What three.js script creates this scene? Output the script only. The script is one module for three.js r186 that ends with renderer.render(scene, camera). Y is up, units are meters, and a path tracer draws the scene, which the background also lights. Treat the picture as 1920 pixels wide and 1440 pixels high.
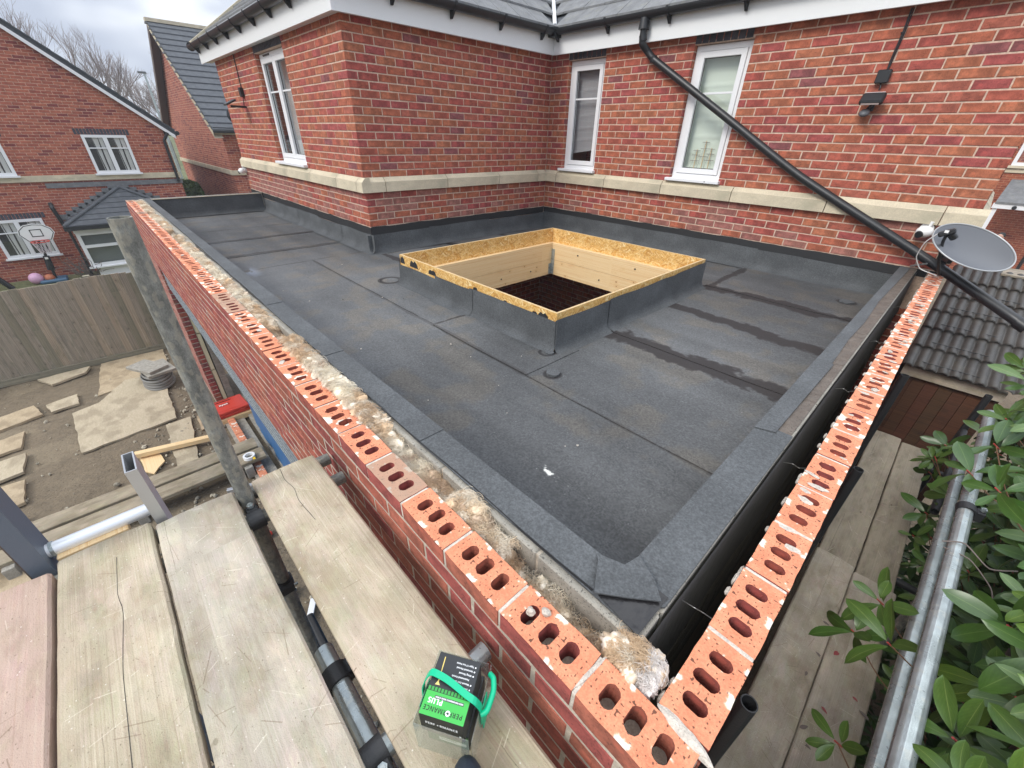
import * as THREE from 'three';
import { mergeGeometries, mergeVertices, toCreasedNormals } from 'three/addons/utils/BufferGeometryUtils.js';
import { MarchingCubes } from 'three/addons/objects/MarchingCubes.js';

// All lengths are metres. While building, y = 0 is the eye level; at the very end everything is lifted by EYE so that the ground is y = 0.
const EYE = 4.2;
const scene = new THREE.Scene();
const camera = new THREE.PerspectiveCamera(86.884, 4 / 3, 0.05, 400);
{
  const right = new THREE.Vector3(0.68737, 0.021219, -0.725997), down = new THREE.Vector3(0.390916, -0.853251, 0.345179), fwd = new THREE.Vector3(-0.612133, -0.521069, -0.594794);
  camera.setRotationFromMatrix(new THREE.Matrix4().makeBasis(right, down.negate(), fwd.negate()));
}

// ---------- random numbers and noise ----------
let seed = 12345;
function srand(s) { seed = s; }
function rnd() { seed |= 0; seed = seed + 0x6D2B79F5 | 0; let t = Math.imul(seed ^ seed >>> 15, 1 | seed); t = t + Math.imul(t ^ t >>> 7, 61 | t) ^ t; return ((t ^ t >>> 14) >>> 0) / 4294967296; }
const rr = (a, b) => a + (b - a) * rnd();
const lat = new Float32Array(65536); for (let i = 0; i < 65536; i++) lat[i] = rnd();
const perm = new Uint16Array(4096); for (let i = 0; i < 4096; i++) perm[i] = Math.floor(rnd() * 65536);
function vn(x, y, px = 4096, py = 4096) {                       // value noise, period px, py cells
  const x0 = Math.floor(x), y0 = Math.floor(y), fx = x - x0, fy = y - y0, sx = fx * fx * (3 - 2 * fx), sy = fy * fy * (3 - 2 * fy);
  const a = ((x0 % px) + px) % px, b = (((x0 + 1) % px) + px) % px, c = ((y0 % py) + py) % py, d = (((y0 + 1) % py) + py) % py;
  const h = (i, j) => lat[(perm[i & 4095] + perm[(j + 1371) & 4095] * 7 + j * 131) & 65535];
  return (h(a, c) * (1 - sx) + h(b, c) * sx) * (1 - sy) + (h(a, d) * (1 - sx) + h(b, d) * sx) * sy;
}
function fbm(x, y, o = 4, px = 4096, py = 4096) { let s = 0, a = 0.5, t = 0; for (let i = 0; i < o; i++) { s += a * vn(x, y, px, py); t += a; a *= 0.5; x *= 2; y *= 2; px *= 2; py *= 2; } return s / t; }
const clamp = (v, a = 0, b = 1) => Math.min(b, Math.max(a, v)), lerp = (a, b, t) => a + (b - a) * t;
const sstep = (a, b, v) => { const t = clamp((v - a) / (b - a)); return t * t * (3 - 2 * t); };

// ---------- sky and sun: thin bright overcast ----------
const SUN = new THREE.Vector3(-0.18, 0.66, 0.73).normalize();
{
  const W = 1024, H = 512, d = new Float32Array(W * H * 4);
  for (let j = 0; j < H; j++) for (let i = 0; i < W; i++) {
    const el = (j + 0.5) / H * Math.PI - Math.PI / 2, az = (i / W) * Math.PI * 2, k = (j * W + i) * 4;
    const s = Math.sin(el), c = Math.cos(el), dx = c * Math.cos(az), dz = c * Math.sin(az), t = 1 / (Math.max(s, 0) + 0.22);
    const n = fbm(40 + dx * t * 1.5, 70 + dz * t * 1.5, 5), m = fbm(9 + dx * t * 4, 20 + dz * t * 4, 4);
    const cloud = sstep(0.36, 0.66, n * 0.75 + m * 0.25);
    const lum = lerp(0.70, 1.40, sstep(0, 0.95, s)), sd = dx * SUN.x + s * SUN.y + dz * SUN.z, glow = 0.35 * Math.pow(clamp(sd), 6);
    const v = (lum + glow) * lerp(0.74, 1.12, cloud);
    d[k] = v * lerp(0.72, 0.95, cloud); d[k + 1] = v * lerp(0.80, 0.985, cloud); d[k + 2] = v * lerp(0.97, 1.03, cloud); d[k + 3] = 1;
    if (s < -0.02) { d[k] = d[k + 1] = d[k + 2] = 0.25; }
  }
  const t = new THREE.DataTexture(d, W, H, THREE.RGBAFormat, THREE.FloatType);
  t.mapping = THREE.EquirectangularReflectionMapping; t.magFilter = t.minFilter = THREE.LinearFilter; t.needsUpdate = true;
  scene.background = t; scene.environment = t;
}
const sun = new THREE.DirectionalLight(new THREE.Color(1, 0.95, 0.88), 1.5);
sun.name = 'sun'; sun.position.copy(SUN).multiplyScalar(60); sun.target.position.set(-4, -2, -3);
sun.castShadow = true; sun.shadow.radius = 40; sun.shadow.mapSize.set(2048, 2048);
Object.assign(sun.shadow.camera, { left: -30, right: 30, top: 30, bottom: -30, near: 1, far: 160 });
scene.add(sun, sun.target);
const EXPOSURE = 1.5;
scene.fog = new THREE.FogExp2(0xdfe6ee, 0.0022);

// ---------- geometry helpers ----------
const V = (x, y, z) => new THREE.Vector3(x, y, z);
function uvBox(g, ou = 0, ov = 0, swap = false) {
  if (g.index) g = g.toNonIndexed();
  const p = g.attributes.position, n = p.count, uv = new Float32Array(n * 2), a = V(), b = V(), c = V(), e = V(), f = V();
  for (let i = 0; i < n; i += 3) {
    a.fromBufferAttribute(p, i); b.fromBufferAttribute(p, i + 1); c.fromBufferAttribute(p, i + 2);
    e.subVectors(b, a); f.subVectors(c, a); e.cross(f);
    const x = Math.abs(e.x), y = Math.abs(e.y), z = Math.abs(e.z);
    for (let k = 0; k < 3; k++) {
      const q = k === 0 ? a : k === 1 ? b : c; let u, v;
      if (y >= x && y >= z) { u = q.x; v = q.z; } else if (z >= x) { u = q.x; v = q.y; } else { u = q.z; v = q.y; }
      uv[(i + k) * 2] = (swap ? v : u) + ou; uv[(i + k) * 2 + 1] = (swap ? u : v) + ov;
    }
  }
  g.setAttribute('uv', new THREE.BufferAttribute(uv, 2)); return g;
}
function finish(g) { for (const k of Object.keys(g.attributes)) if (!['position', 'normal', 'uv', 'color'].includes(k)) g.deleteAttribute(k); return g; }
function box(w, h, d, x = 0, y = 0, z = 0) { const g = new THREE.BoxGeometry(w, h, d); g.translate(x, y, z); return finish(uvBox(g)); }
function box2(x0, x1, y0, y1, z0, z1) { return box(x1 - x0, y1 - y0, z1 - z0, (x0 + x1) / 2, (y0 + y1) / 2, (z0 + z1) / 2); }
function polyG(verts, faces) {                                   // flat-shaded polygon soup, faces are index lists
  const out = [];
  for (const f of faces) for (let i = 1; i + 1 < f.length; i++) out.push(...verts[f[0]], ...verts[f[i]], ...verts[f[i + 1]]);
  const g = new THREE.BufferGeometry(); g.setAttribute('position', new THREE.Float32BufferAttribute(out, 3)); g.computeVertexNormals(); return uvBox(g);
}
function cbox(w, h, d, c = 0.004, x = 0, y = 0, z = 0) {          // box with chamfered edges, 44 triangles
  const X = w / 2, Y = h / 2, Z = d / 2, v = [], idx = {};
  const add = (a, b, e) => { const k = a.toFixed(5) + b.toFixed(5) + e.toFixed(5); if (!(k in idx)) { idx[k] = v.length; v.push([a + x, b + y, e + z]); } return idx[k]; };
  const f = [], S = [-1, 1];
  for (const s of S) {
    const q = [[-1, -1], [1, -1], [1, 1], [-1, 1]]; const o = s > 0 ? q : q.slice().reverse();
    f.push(o.map(([a, b]) => add(a * (X - c), b * (Y - c), s * Z)));
    f.push(o.map(([a, b]) => add(s * X, a * (Y - c), b * (Z - c))));
    f.push(o.map(([a, b]) => add(b * (X - c), s * Y, a * (Z - c))));
  }
  for (const s of S) for (const t of S) {
    let e = [add(s * (X - c), t * Y, -Z + c), add(s * (X - c), t * Y, Z - c), add(s * X, t * (Y - c), Z - c), add(s * X, t * (Y - c), -Z + c)]; f.push(s * t > 0 ? e : e.reverse());
    e = [add(-X + c, s * (Y - c), t * Z), add(X - c, s * (Y - c), t * Z), add(X - c, s * Y, t * (Z - c)), add(-X + c, s * Y, t * (Z - c))]; f.push(s * t > 0 ? e : e.reverse());
    e = [add(s * (X - c), -Y + c, t * Z), add(s * X, -Y + c, t * (Z - c)), add(s * X, Y - c, t * (Z - c)), add(s * (X - c), Y - c, t * Z)]; f.push(s * t > 0 ? e : e.reverse());
    for (const r of S) { e = [add(s * (X - c), t * (Y - c), r * Z), add(s * X, t * (Y - c), r * (Z - c)), add(s * (X - c), t * Y, r * (Z - c))]; f.push(s * t * r > 0 ? e : e.reverse()); }
  }
  return finish(polyG(v, f));
}
function cyl(p, q, r, seg = 16, r2 = r, open = false) {           // tube between two points; u runs along it
  const d = new THREE.Vector3().subVectors(q, p), L = d.length(), g = new THREE.CylinderGeometry(r2, r, L, seg, 1, open).toNonIndexed();
  const pos = g.attributes.position, uv = g.attributes.uv;
  for (let i = 0; i < pos.count; i++) if (Math.abs(g.attributes.normal.getY(i)) < 0.9) { const a = uv.getX(i); uv.setXY(i, uv.getY(i) * L, a * 2 * Math.PI * r); } else uv.setXY(i, pos.getX(i), pos.getZ(i));
  g.applyQuaternion(new THREE.Quaternion().setFromUnitVectors(V(0, 1, 0), d.normalize())); g.translate((p.x + q.x) / 2, (p.y + q.y) / 2, (p.z + q.z) / 2); return finish(g);
}
function pipe(p, q, ro, ri, seg = 24) {                           // hollow tube with open ends
  const d = new THREE.Vector3().subVectors(q, p), L = d.length(), s = new THREE.Shape(), h = new THREE.Path();
  s.absarc(0, 0, ro, 0, Math.PI * 2); h.absarc(0, 0, ri, 0, Math.PI * 2, true); s.holes.push(h);
  const g = new THREE.ExtrudeGeometry(s, { depth: L, bevelEnabled: false, curveSegments: seg });
  const c = toCreasedNormals(g, 0.6); const pos = c.attributes.position, uv = new Float32Array(pos.count * 2);
  for (let i = 0; i < pos.count; i++) { uv[i * 2] = pos.getZ(i); uv[i * 2 + 1] = Math.atan2(pos.getY(i), pos.getX(i)) * ro; }
  c.setAttribute('uv', new THREE.BufferAttribute(uv, 2));
  c.applyQuaternion(new THREE.Quaternion().setFromUnitVectors(V(0, 0, 1), d.normalize())); c.translate(p.x, p.y, p.z); return finish(c);
}
function sweep(pts, r, seg = 8, rad = 8, closed = false) { return finish(new THREE.TubeGeometry(new THREE.CatmullRomCurve3(pts, closed, 'catmullrom', 0.3), seg * pts.length, r, rad, closed).toNonIndexed()); }
function extr(pts, depth, holes = [], bevel = 0) {                // outline in x, y pushed along +z
  const s = new THREE.Shape(pts.map(p => new THREE.Vector2(p[0], p[1])));
  for (const h of holes) s.holes.push(new THREE.Path(h.map(p => new THREE.Vector2(p[0], p[1]))));
  return finish(uvBox(new THREE.ExtrudeGeometry(s, { depth, bevelEnabled: bevel > 0, bevelSize: bevel, bevelThickness: bevel, bevelSegments: 1, bevelOffset: -bevel, curveSegments: 8 })));
}
function plate(pts, y0, y1) {                                     // outline in x, z, from y0 up to y1
  const g = extr(pts.map(p => [p[0], -p[1]]), y1 - y0); g.rotateX(-Math.PI / 2); g.translate(0, y0, 0); return uvBox(g);
}
const merge = a => { const n = a.map(g => { g = g.index ? g.toNonIndexed() : g; return finish(g); }); return n.length === 1 ? n[0] : mergeGeometries(n); };
const rotY = (g, a) => { g.rotateY(a); return g; };

// ---------- naming helpers ----------
const taken = {};
function numbered(n) { if (taken[n] === undefined) { taken[n] = 0; return n; } taken[n]++; return n + '_' + String(taken[n]).padStart(3, '0'); }
function part(name, geo, m, parent) {                             // geometry given in the thing's own frame (parent at origin of that frame)
  const g = Array.isArray(geo) ? merge(geo) : geo, o = new THREE.Mesh(g, m); o.name = name; o.castShadow = o.receiveShadow = true; parent.add(o); return o;
}
function tagged(o, label, category, group, kind) { if (label) o.userData.label = label; if (category) o.userData.category = category; if (group) o.userData.group = group; if (kind) o.userData.kind = kind; return o; }
function thing(name, label, category, base = [0, 0, 0], turn = 0, group) {
  const o = new THREE.Group(); o.name = numbered(name); o.position.set(...base); o.rotation.y = turn; scene.add(o); return tagged(o, label, category, group);
}
function single(name, geo, m, label, category, group, base = [0, 0, 0], turn = 0) { const o = part(numbered(name), geo, m, scene); o.position.set(...base); o.rotation.y = turn; return tagged(o, label, category, group); }
function structure(name, geo, m) { const o = part(numbered(name), geo, m, scene); o.userData.kind = 'structure'; return o; }
function holder(name, parent) { const o = new THREE.Group(); o.name = name; parent.add(o); return o; }
// ---------- textures ----------
function tex(w, h, fn, sx, sy, color = true) {                    // fn(u, v) -> [r, g, b] 0..1 (sRGB for colour); sx, sy: size in metres
  const d = new Uint8Array(w * h * 4);
  for (let j = 0; j < h; j++) for (let i = 0; i < w; i++) { const c = fn((i + 0.5) / w, (j + 0.5) / h), k = (j * w + i) * 4; d[k] = clamp(c[0]) * 255; d[k + 1] = clamp(c[1]) * 255; d[k + 2] = clamp(c[2]) * 255; d[k + 3] = 255; }
  const t = new THREE.DataTexture(d, w, h); t.wrapS = t.wrapT = THREE.RepeatWrapping; t.magFilter = THREE.LinearFilter; t.minFilter = THREE.LinearMipmapLinearFilter; t.generateMipmaps = true;
  if (color) t.colorSpace = THREE.SRGBColorSpace; t.repeat.set(1 / sx, 1 / sy); t.needsUpdate = true; return t;
}
function canvasTex(w, h, sx, sy, draw, color = true) {
  const c = document.createElement('canvas'); c.width = w; c.height = h; draw(c.getContext('2d'), w, h);
  const t = new THREE.CanvasTexture(c); t.wrapS = t.wrapT = THREE.RepeatWrapping; if (color) t.colorSpace = THREE.SRGBColorSpace; t.repeat.set(1 / sx, 1 / sy); return t;
}
function reTex(t, sx, sy) { const c = t.clone(); c.repeat.set(1 / sx, 1 / sy); c.needsUpdate = true; return c; }
const gray = v => [v, v, v], mixc = (a, b, t) => [lerp(a[0], b[0], t), lerp(a[1], b[1], t), lerp(a[2], b[2], t)], mul = (c, k) => [c[0] * k, c[1] * k, c[2] * k];
srand(77);
const T = {};
T.grain = tex(512, 512, (u, v) => gray(0.25 + 0.75 * (0.5 * fbm(u * 64, v * 64, 3, 64, 64) + 0.5 * vn(u * 256, v * 256, 256, 256))), 0.5, 0.5, false);
T.lumps = tex(512, 512, (u, v) => gray(fbm(u * 12, v * 12, 5, 12, 12)), 1, 1, false);
T.brick = tex(512, 512, (u, v) => { const n = fbm(u * 24, v * 24, 4, 24, 24), f = vn(u * 256, v * 128, 256, 128), cr = Math.abs(fbm(u * 30 + 5, v * 60, 3, 30, 60) - 0.5); let k = 0.66 + 0.42 * n + 0.10 * (f - 0.5); if (cr < 0.012) k *= 0.78; const pale = sstep(0.66, 0.8, fbm(u * 16 + 9, v * 22, 4, 16, 22)); return mixc(gray(k), [1.1, 1.02, 1.0], pale * 0.5); }, 1.1, 1.1);
T.mortar = tex(256, 256, (u, v) => { const k = 0.85 + 0.2 * (fbm(u * 20, v * 20, 4, 20, 20) - 0.5) + 0.12 * (vn(u * 128, v * 128, 128, 128) - 0.5); return [k, k * 0.985, k * 0.97]; }, 0.35, 0.35);
// cut clay of the perforated bricks: orange with dark grit; second one with mortar smears
const clay = (u, v, smear) => {
  const n = fbm(u * 14, v * 14, 4, 14, 14), gr = vn(u * 150, v * 150, 150, 150), g2 = vn(u * 90 + 3, v * 90, 90, 90);
  let c = mixc([0.79, 0.475, 0.35], [0.875, 0.595, 0.455], n); c = mul(c, 0.93 + 0.14 * gr);
  if (g2 > 0.87) c = mul(c, 0.52);
  if (smear) { const s = sstep(smear, smear + 0.07, fbm(u * 9 + 31, v * 9 + 7, 6, 9, 9)); const m = mul([0.90, 0.86, 0.80], 0.92 + 0.16 * gr); c = mixc(c, m, s); }
  return c;
};
T.clay = tex(512, 512, (u, v) => clay(u, v, 0.63), 0.45, 0.45);
T.claySmear = tex(512, 512, (u, v) => clay(u, v, 0.535), 0.45, 0.45);
T.clayGrey = tex(512, 512, (u, v) => { const c = clay(u, v, 0.62), n = fbm(u * 6 + 3, v * 6, 3, 6, 6); return mixc(c, [0.62, 0.55, 0.48], 0.55 + 0.3 * n); }, 0.45, 0.45);
T.block = tex(512, 512, (u, v) => { const n = fbm(u * 16, v * 16, 5, 16, 16), p = vn(u * 170, v * 170, 170, 170); let k = 0.50 + 0.16 * n; if (p > 0.84) k *= 0.7; return [k * 1.03, k * 1.0, k * 0.93]; }, 0.6, 0.6);
T.felt = tex(512, 512, (u, v) => { const g = vn(u * 256, v * 256, 256, 256), g2 = vn(u * 120 + 9, v * 120, 120, 120), n = fbm(u * 5, v * 5, 4, 5, 5); let k = 0.33 + 0.09 * (g - 0.5) + 0.05 * (g2 - 0.5) + 0.10 * (n - 0.5); if (g > 0.985) k += 0.2; return [k * 0.97, k * 1.0, k * 1.02]; }, 0.9, 0.9);
T.feltBump = tex(512, 512, (u, v) => gray(0.5 * vn(u * 256, v * 256, 256, 256) + 0.5 * fbm(u * 60, v * 60, 3, 60, 60)), 0.6, 0.6, false);
T.stone = tex(512, 512, (u, v) => { const n = fbm(u * 8, v * 8, 5, 8, 8), g = vn(u * 200, v * 200, 200, 200), st = sstep(0.62, 0.8, fbm(u * 5 + 7, v * 12, 4, 5, 12)); let c = mul([0.80, 0.755, 0.655], 0.88 + 0.2 * n + 0.08 * (g - 0.5)); return mixc(c, [0.66, 0.64, 0.55], st * 0.5); }, 1.3, 1.3);
T.galv = tex(512, 512, (u, v) => { const n = fbm(u * 20, v * 10, 5, 20, 10), s = fbm(u * 4, v * 20, 4, 4, 20); let k = 0.60 + 0.20 * n + 0.10 * (s - 0.5); const w = sstep(0.66, 0.72, fbm(u * 30, v * 12 + 4, 4, 30, 12)); return mixc([k * 0.95, k * 1.0, k * 1.0], [0.74, 0.75, 0.72], w * 0.5); }, 0.7, 0.3);
T.galvRough = tex(256, 256, (u, v) => gray(0.40 + 0.45 * fbm(u * 16, v * 10, 4, 16, 10)), 0.5, 0.3, false);
T.dirtySteel = tex(512, 512, (u, v) => { const n = fbm(u * 20, v * 9, 6, 20, 9), g = vn(u * 190, v * 120, 190, 120), d = sstep(0.50, 0.60, fbm(u * 26 + 4, v * 12, 5, 26, 12)); let k = 0.34 + 0.28 * n + 0.10 * (g - 0.5); return mixc([k * 0.99, k * 1.0, k * 0.955], [0.62, 0.60, 0.54], d * 0.5); }, 0.6, 0.16);
T.mud = tex(1024, 1024, (u, v) => {
  const n = fbm(u * 6, v * 6, 6, 6, 6), f = fbm(u * 60, v * 40, 4, 60, 40), w = sstep(0.5, 0.64, fbm(u * 4 + 2, v * 4 + 8, 5, 4, 4)), p = vn(u * 180, v * 180, 180, 180);
  let c = mixc([0.375, 0.335, 0.275], [0.495, 0.44, 0.36], 0.3 * n + 0.7 * f); c = mixc(c, [0.53, 0.48, 0.395], w * 0.5); if (p > 0.955) c = mul(c, 1.4); if (p < 0.07) c = mul(c, 0.72); return c;
}, 3, 3);
T.mudBump = tex(512, 512, (u, v) => gray(0.6 * fbm(u * 14, v * 10, 5, 14, 10) + 0.4 * fbm(u * 70, v * 50, 3, 70, 50)), 1.2, 1.2, false);
T.slab = tex(1024, 1024, (u, v) => {
  const n = fbm(u * 5, v * 5, 5, 5, 5), f = fbm(u * 22, v * 90, 4, 22, 90), d = sstep(0.42, 0.70, fbm(u * 7 + 11, v * 9, 6, 7, 9)), g = vn(u * 200, v * 200, 200, 200);
  let c = mixc([0.655, 0.60, 0.50], [0.77, 0.72, 0.625], 0.4 * n + 0.6 * f); c = mixc(c, [0.50, 0.45, 0.37], d * 0.4); return mul(c, 0.95 + 0.1 * g);
}, 1.6, 1.6);
// sawn timber, grain along u
function timber(w, h, sx, sy, base, dark, opt) {
  return canvasTex(w, h, sx, sy, (c) => {
    c.fillStyle = base; c.fillRect(0, 0, w, h);
    for (let i = 0; i < opt.lines; i++) {
      const y = rnd() * h, a = rr(0.02, opt.alpha); c.strokeStyle = rnd() < 0.62 ? `rgba(${dark},${a})` : `rgba(255,246,225,${a * 0.9})`; c.lineWidth = rr(0.6, opt.lw || 2.4);
      c.beginPath(); const x0 = rnd() < 0.5 ? 0 : rnd() * w, x1 = Math.min(w, x0 + rr(0.2, 1) * w); c.moveTo(x0, y); let yy = y; for (let x = x0; x <= x1; x += w / 24) { yy += rr(-1, 1) * (opt.wave || 1.2); c.lineTo(x, yy); } c.stroke();
    }
    for (let i = 0; i < (opt.knots || 0); i++) {
      const x = rnd() * w, y = rr(0.1, 0.9) * h, r = rr(0.6, 1.2) * (opt.knotR || 12);
      for (let k = 7; k >= 1; k--) { c.strokeStyle = `rgba(${dark},${0.10 + 0.05 * (7 - k) / 6})`; c.lineWidth = rr(1, 2.5); c.beginPath(); c.ellipse(x, y, r * (0.5 + k * 0.5), r * (0.35 + k * 0.18), rr(-0.1, 0.1), 0, 7); c.stroke(); }
      c.fillStyle = `rgba(${opt.knotC || dark},0.55)`; c.beginPath(); c.ellipse(x, y, r * 0.75, r * 0.5, 0, 0, 7); c.fill();
    }
    for (let i = 0; i < (opt.dirt || 0); i++) { const x = rnd() * w, y = rnd() * h, r = rr(4, 60) * w / 1024; const col = rnd() < 0.55 ? opt.dirtA : opt.dirtB; for (let k = 0; k < 14; k++) { c.fillStyle = `rgba(${col},${rr(0.015, 0.05)})`; c.beginPath(); c.ellipse(x + rr(-r, r), y + rr(-r, r) * 0.5, r * rr(0.2, 0.9), r * rr(0.1, 0.4), rr(-0.4, 0.4), 0, 7); c.fill(); } }
    for (let i = 0; i < (opt.specks || 0); i++) { c.fillStyle = rnd() < 0.6 ? 'rgba(70,60,45,0.5)' : 'rgba(250,248,240,0.55)'; c.fillRect(rnd() * w, rnd() * h, rr(1, 3.5), rr(1, 2.5)); }
    for (let i = 0; i < (opt.cracks || 0); i++) {
      let x = rnd() * w, y = rr(0.08, 0.92) * h; const L = rr(0.05, 0.45) * w; c.strokeStyle = `rgba(60,50,38,${rr(0.35, 0.7)})`; c.lineWidth = rr(0.8, 2); c.beginPath(); c.moveTo(x, y); for (let d = 0; d < L; d += 9) { y += rr(-1.1, 1.1); c.lineTo(x + d, y); } c.stroke();
    }
    for (let i = 0; i < (opt.scrapes || 0); i++) { const x = rnd() * w, y = rnd() * h, a = rr(-2.2, 2.2), L = rr(10, 90); c.strokeStyle = rnd() < 0.5 ? 'rgba(80,62,45,0.32)' : 'rgba(240,232,212,0.4)'; c.lineWidth = rr(0.8, 2.5); c.beginPath(); c.moveTo(x, y); c.lineTo(x + Math.cos(a) * L, y + Math.sin(a) * L); c.stroke(); }
  });
}
srand(501);
const dirt = { dirtA: '108,96,76', dirtB: '222,212,190' };
T.boardA = timber(2048, 512, 1.9, 0.46, '#ac9f89', '92,78,58', { lines: 800, alpha: 0.13, knots: 8, knotR: 9, dirt: 330, specks: 1200, cracks: 7, scrapes: 110, ...dirt });
T.boardB = timber(2048, 512, 1.9, 0.46, '#a79e8f', '100,88,70', { lines: 500, alpha: 0.10, knots: 4, knotR: 9, dirt: 340, specks: 1300, cracks: 5, scrapes: 160, ...dirt });
T.boardPink = timber(1024, 512, 1.2, 0.5, '#ae9788', '110,76,64', { lines: 260, alpha: 0.09, knots: 2, dirt: 260, specks: 500, cracks: 1, scrapes: 70, dirtA: '120,98,84', dirtB: '206,176,156' });
T.boardWet = timber(1024, 512, 1.5, 0.46, '#958c7a', '70,60,44', { lines: 260, alpha: 0.10, knots: 3, dirt: 300, specks: 500, cracks: 2, scrapes: 60, dirtA: '76,66,50', dirtB: '170,160,140' });
T.pine = timber(1024, 512, 1.3, 0.65, '#e3c697', '176,112,52', { lines: 420, alpha: 0.20, lw: 3, wave: 1.8, knots: 8, knotR: 11, knotC: '120,70,30', dirt: 20, dirtA: '190,140,80', dirtB: '250,232,196' });
T.fence = timber(1024, 512, 1.9, 0.9, '#998f80', '56,48,38', { lines: 700, alpha: 0.22, knots: 9, knotR: 7, dirt: 120, dirtA: '70,76,58', dirtB: '150,140,124', cracks: 10 });
T.osb = canvasTex(1024, 1024, 0.8, 0.8, (c, w, h) => {
  c.fillStyle = '#d9ab60'; c.fillRect(0, 0, w, h); const cols = ['#e8c27c', '#dcae62', '#c99548', '#efd196', '#d7a45a', '#b98440', '#e3bb74', '#f2dba6', '#cf9e55'];
  for (let i = 0; i < 5200; i++) { const x = rnd() * w, y = rnd() * h, L = rr(30, 130), W = rr(4, 22), a = rr(-0.9, 0.9) + (rnd() < 0.25 ? 1.5 : 0); for (const ox of [-w, 0, w]) { if (x + ox < -150 || x + ox > w + 150) continue; c.save(); c.translate(x + ox, y); c.rotate(a); c.globalAlpha = rr(0.45, 0.95); c.fillStyle = cols[Math.floor(rnd() * cols.length)]; c.beginPath(); c.moveTo(-L / 2, -W / 2 * rnd()); c.lineTo(L / 2, -W / 2); c.lineTo(L / 2 * rr(0.8, 1), W / 2); c.lineTo(-L / 2, W / 2 * rnd()); c.fill(); c.globalAlpha = 0.22; c.strokeStyle = '#7d5522'; c.lineWidth = 1; c.stroke(); c.restore(); } }
});
// distant brickwork, bricks under ten pixels: period 0.45 x 0.3 m (2 x 4 bricks), tones from a longer lattice
{
  const W = 1024, H = 1024, SX = 3.6, SY = 3.0, nb = 16, nc = 40;
  const at = (u, v) => { const row = Math.floor(v * nc), fy = v * nc - row, off = (row % 2) * 0.5, bx = u * nb + off, col = Math.floor(bx) % nb, fx = bx - Math.floor(bx); const mj = fx < 0.045 || fy < 0.135; return { mj, t: lat[(row * 977 + col * 131) & 65535], t2: lat[(row * 77 + col * 2131 + 9) & 65535] }; };
  T.farBrick = tex(W, H, (u, v) => { const b = at(u, v), n = fbm(u * 90, v * 90, 3, 90, 90); if (b.mj) return mul([0.76, 0.62, 0.54], 0.85 + 0.3 * n); let c = mixc([0.58, 0.31, 0.25], [0.68, 0.40, 0.31], b.t); if (b.t2 > 0.86) c = [0.50, 0.25, 0.23]; return mul(c, 0.86 + 0.28 * n); }, SX, SY);
  T.farBump = tex(512, 512, (u, v) => gray(at(u, v).mj ? 0 : 1), SX, SY, false);
}
T.leaf = tex(256, 256, (u, v) => { const mid = Math.abs(v - 0.5), vein = Math.abs(((u * 9 + mid * 7) % 1) - 0.5), n = fbm(u * 10, v * 10, 4, 10, 10); let c = mixc([0.22, 0.33, 0.13], [0.34, 0.45, 0.20], 0.5 * n + 0.4 * (1 - vein)); if (mid < 0.018) c = [0.42, 0.50, 0.27]; return c; }, 1, 1);
T.slate = tex(512, 512, (u, v) => { const n = fbm(u * 10, v * 10, 5, 10, 10), g = vn(u * 180, v * 180, 180, 180), l = sstep(0.6, 0.75, fbm(u * 14 + 3, v * 14, 4, 14, 14)); let k = 0.40 + 0.12 * n + 0.06 * (g - 0.5); return mixc([k * 0.99, k, k * 1.01], [0.52, 0.52, 0.47], l * 0.35); }, 0.8, 0.8);
T.asphaltGrass = tex(512, 512, (u, v) => { const n = fbm(u * 10, v * 10, 5, 10, 10), f = vn(u * 120, v * 120, 120, 120); return mul(mixc([0.33, 0.36, 0.22], [0.48, 0.47, 0.34], n), 0.8 + 0.4 * f); }, 3, 3);

// ---------- materials ----------
const M = {};
function mat(name, o) { const m = new THREE.MeshStandardMaterial({ roughness: 0.85, metalness: 0, side: THREE.DoubleSide, ...o }); m.name = name; M[name] = m; return m; }
const lin = (r, g, b) => new THREE.Color().setRGB(r, g, b);
const bumpB = reTex(T.grain, 0.35, 0.35), bumpL = reTex(T.lumps, 0.5, 0.5);
const brickTones = [[0.52, 0.155, 0.085], [0.50, 0.130, 0.085], [0.48, 0.110, 0.085], [0.53, 0.175, 0.092], [0.46, 0.105, 0.095], [0.34, 0.110, 0.110], [0.49, 0.145, 0.095], [0.55, 0.190, 0.10]];
M.brick = brickTones.map((c, i) => mat('house_brick_' + i, { color: lin(...c), map: T.brick, bumpMap: bumpB, bumpScale: 0.0025, roughness: 0.88 }));
M.brickPale = [[0.47, 0.20, 0.155], [0.44, 0.18, 0.14], [0.42, 0.165, 0.135]].map((c, i) => mat('washed_brick_' + i, { color: lin(...c), map: T.brick, bumpMap: bumpB, bumpScale: 0.0025, roughness: 0.9 }));
M.newBrick = [[0.42, 0.105, 0.075], [0.46, 0.13, 0.085], [0.40, 0.095, 0.08], [0.48, 0.15, 0.095], [0.37, 0.09, 0.08]].map((c, i) => mat('new_brick_' + i, { color: lin(...c), map: T.brick, bumpMap: bumpB, bumpScale: 0.003, roughness: 0.9 }));
mat('mortar', { color: lin(0.86, 0.66, 0.53), map: T.mortar, bumpMap: bumpB, bumpScale: 0.002, roughness: 0.95 });
mat('newMortar', { color: lin(0.70, 0.64, 0.54), map: T.mortar, bumpMap: bumpB, bumpScale: 0.003, roughness: 0.95 });
mat('snot', { color: lin(0.86, 0.80, 0.71), map: T.mortar, bumpMap: bumpB, bumpScale: 0.004, roughness: 0.95 });
mat('clay', { map: T.clay, bumpMap: bumpB, bumpScale: 0.0025, roughness: 0.92 });
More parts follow.
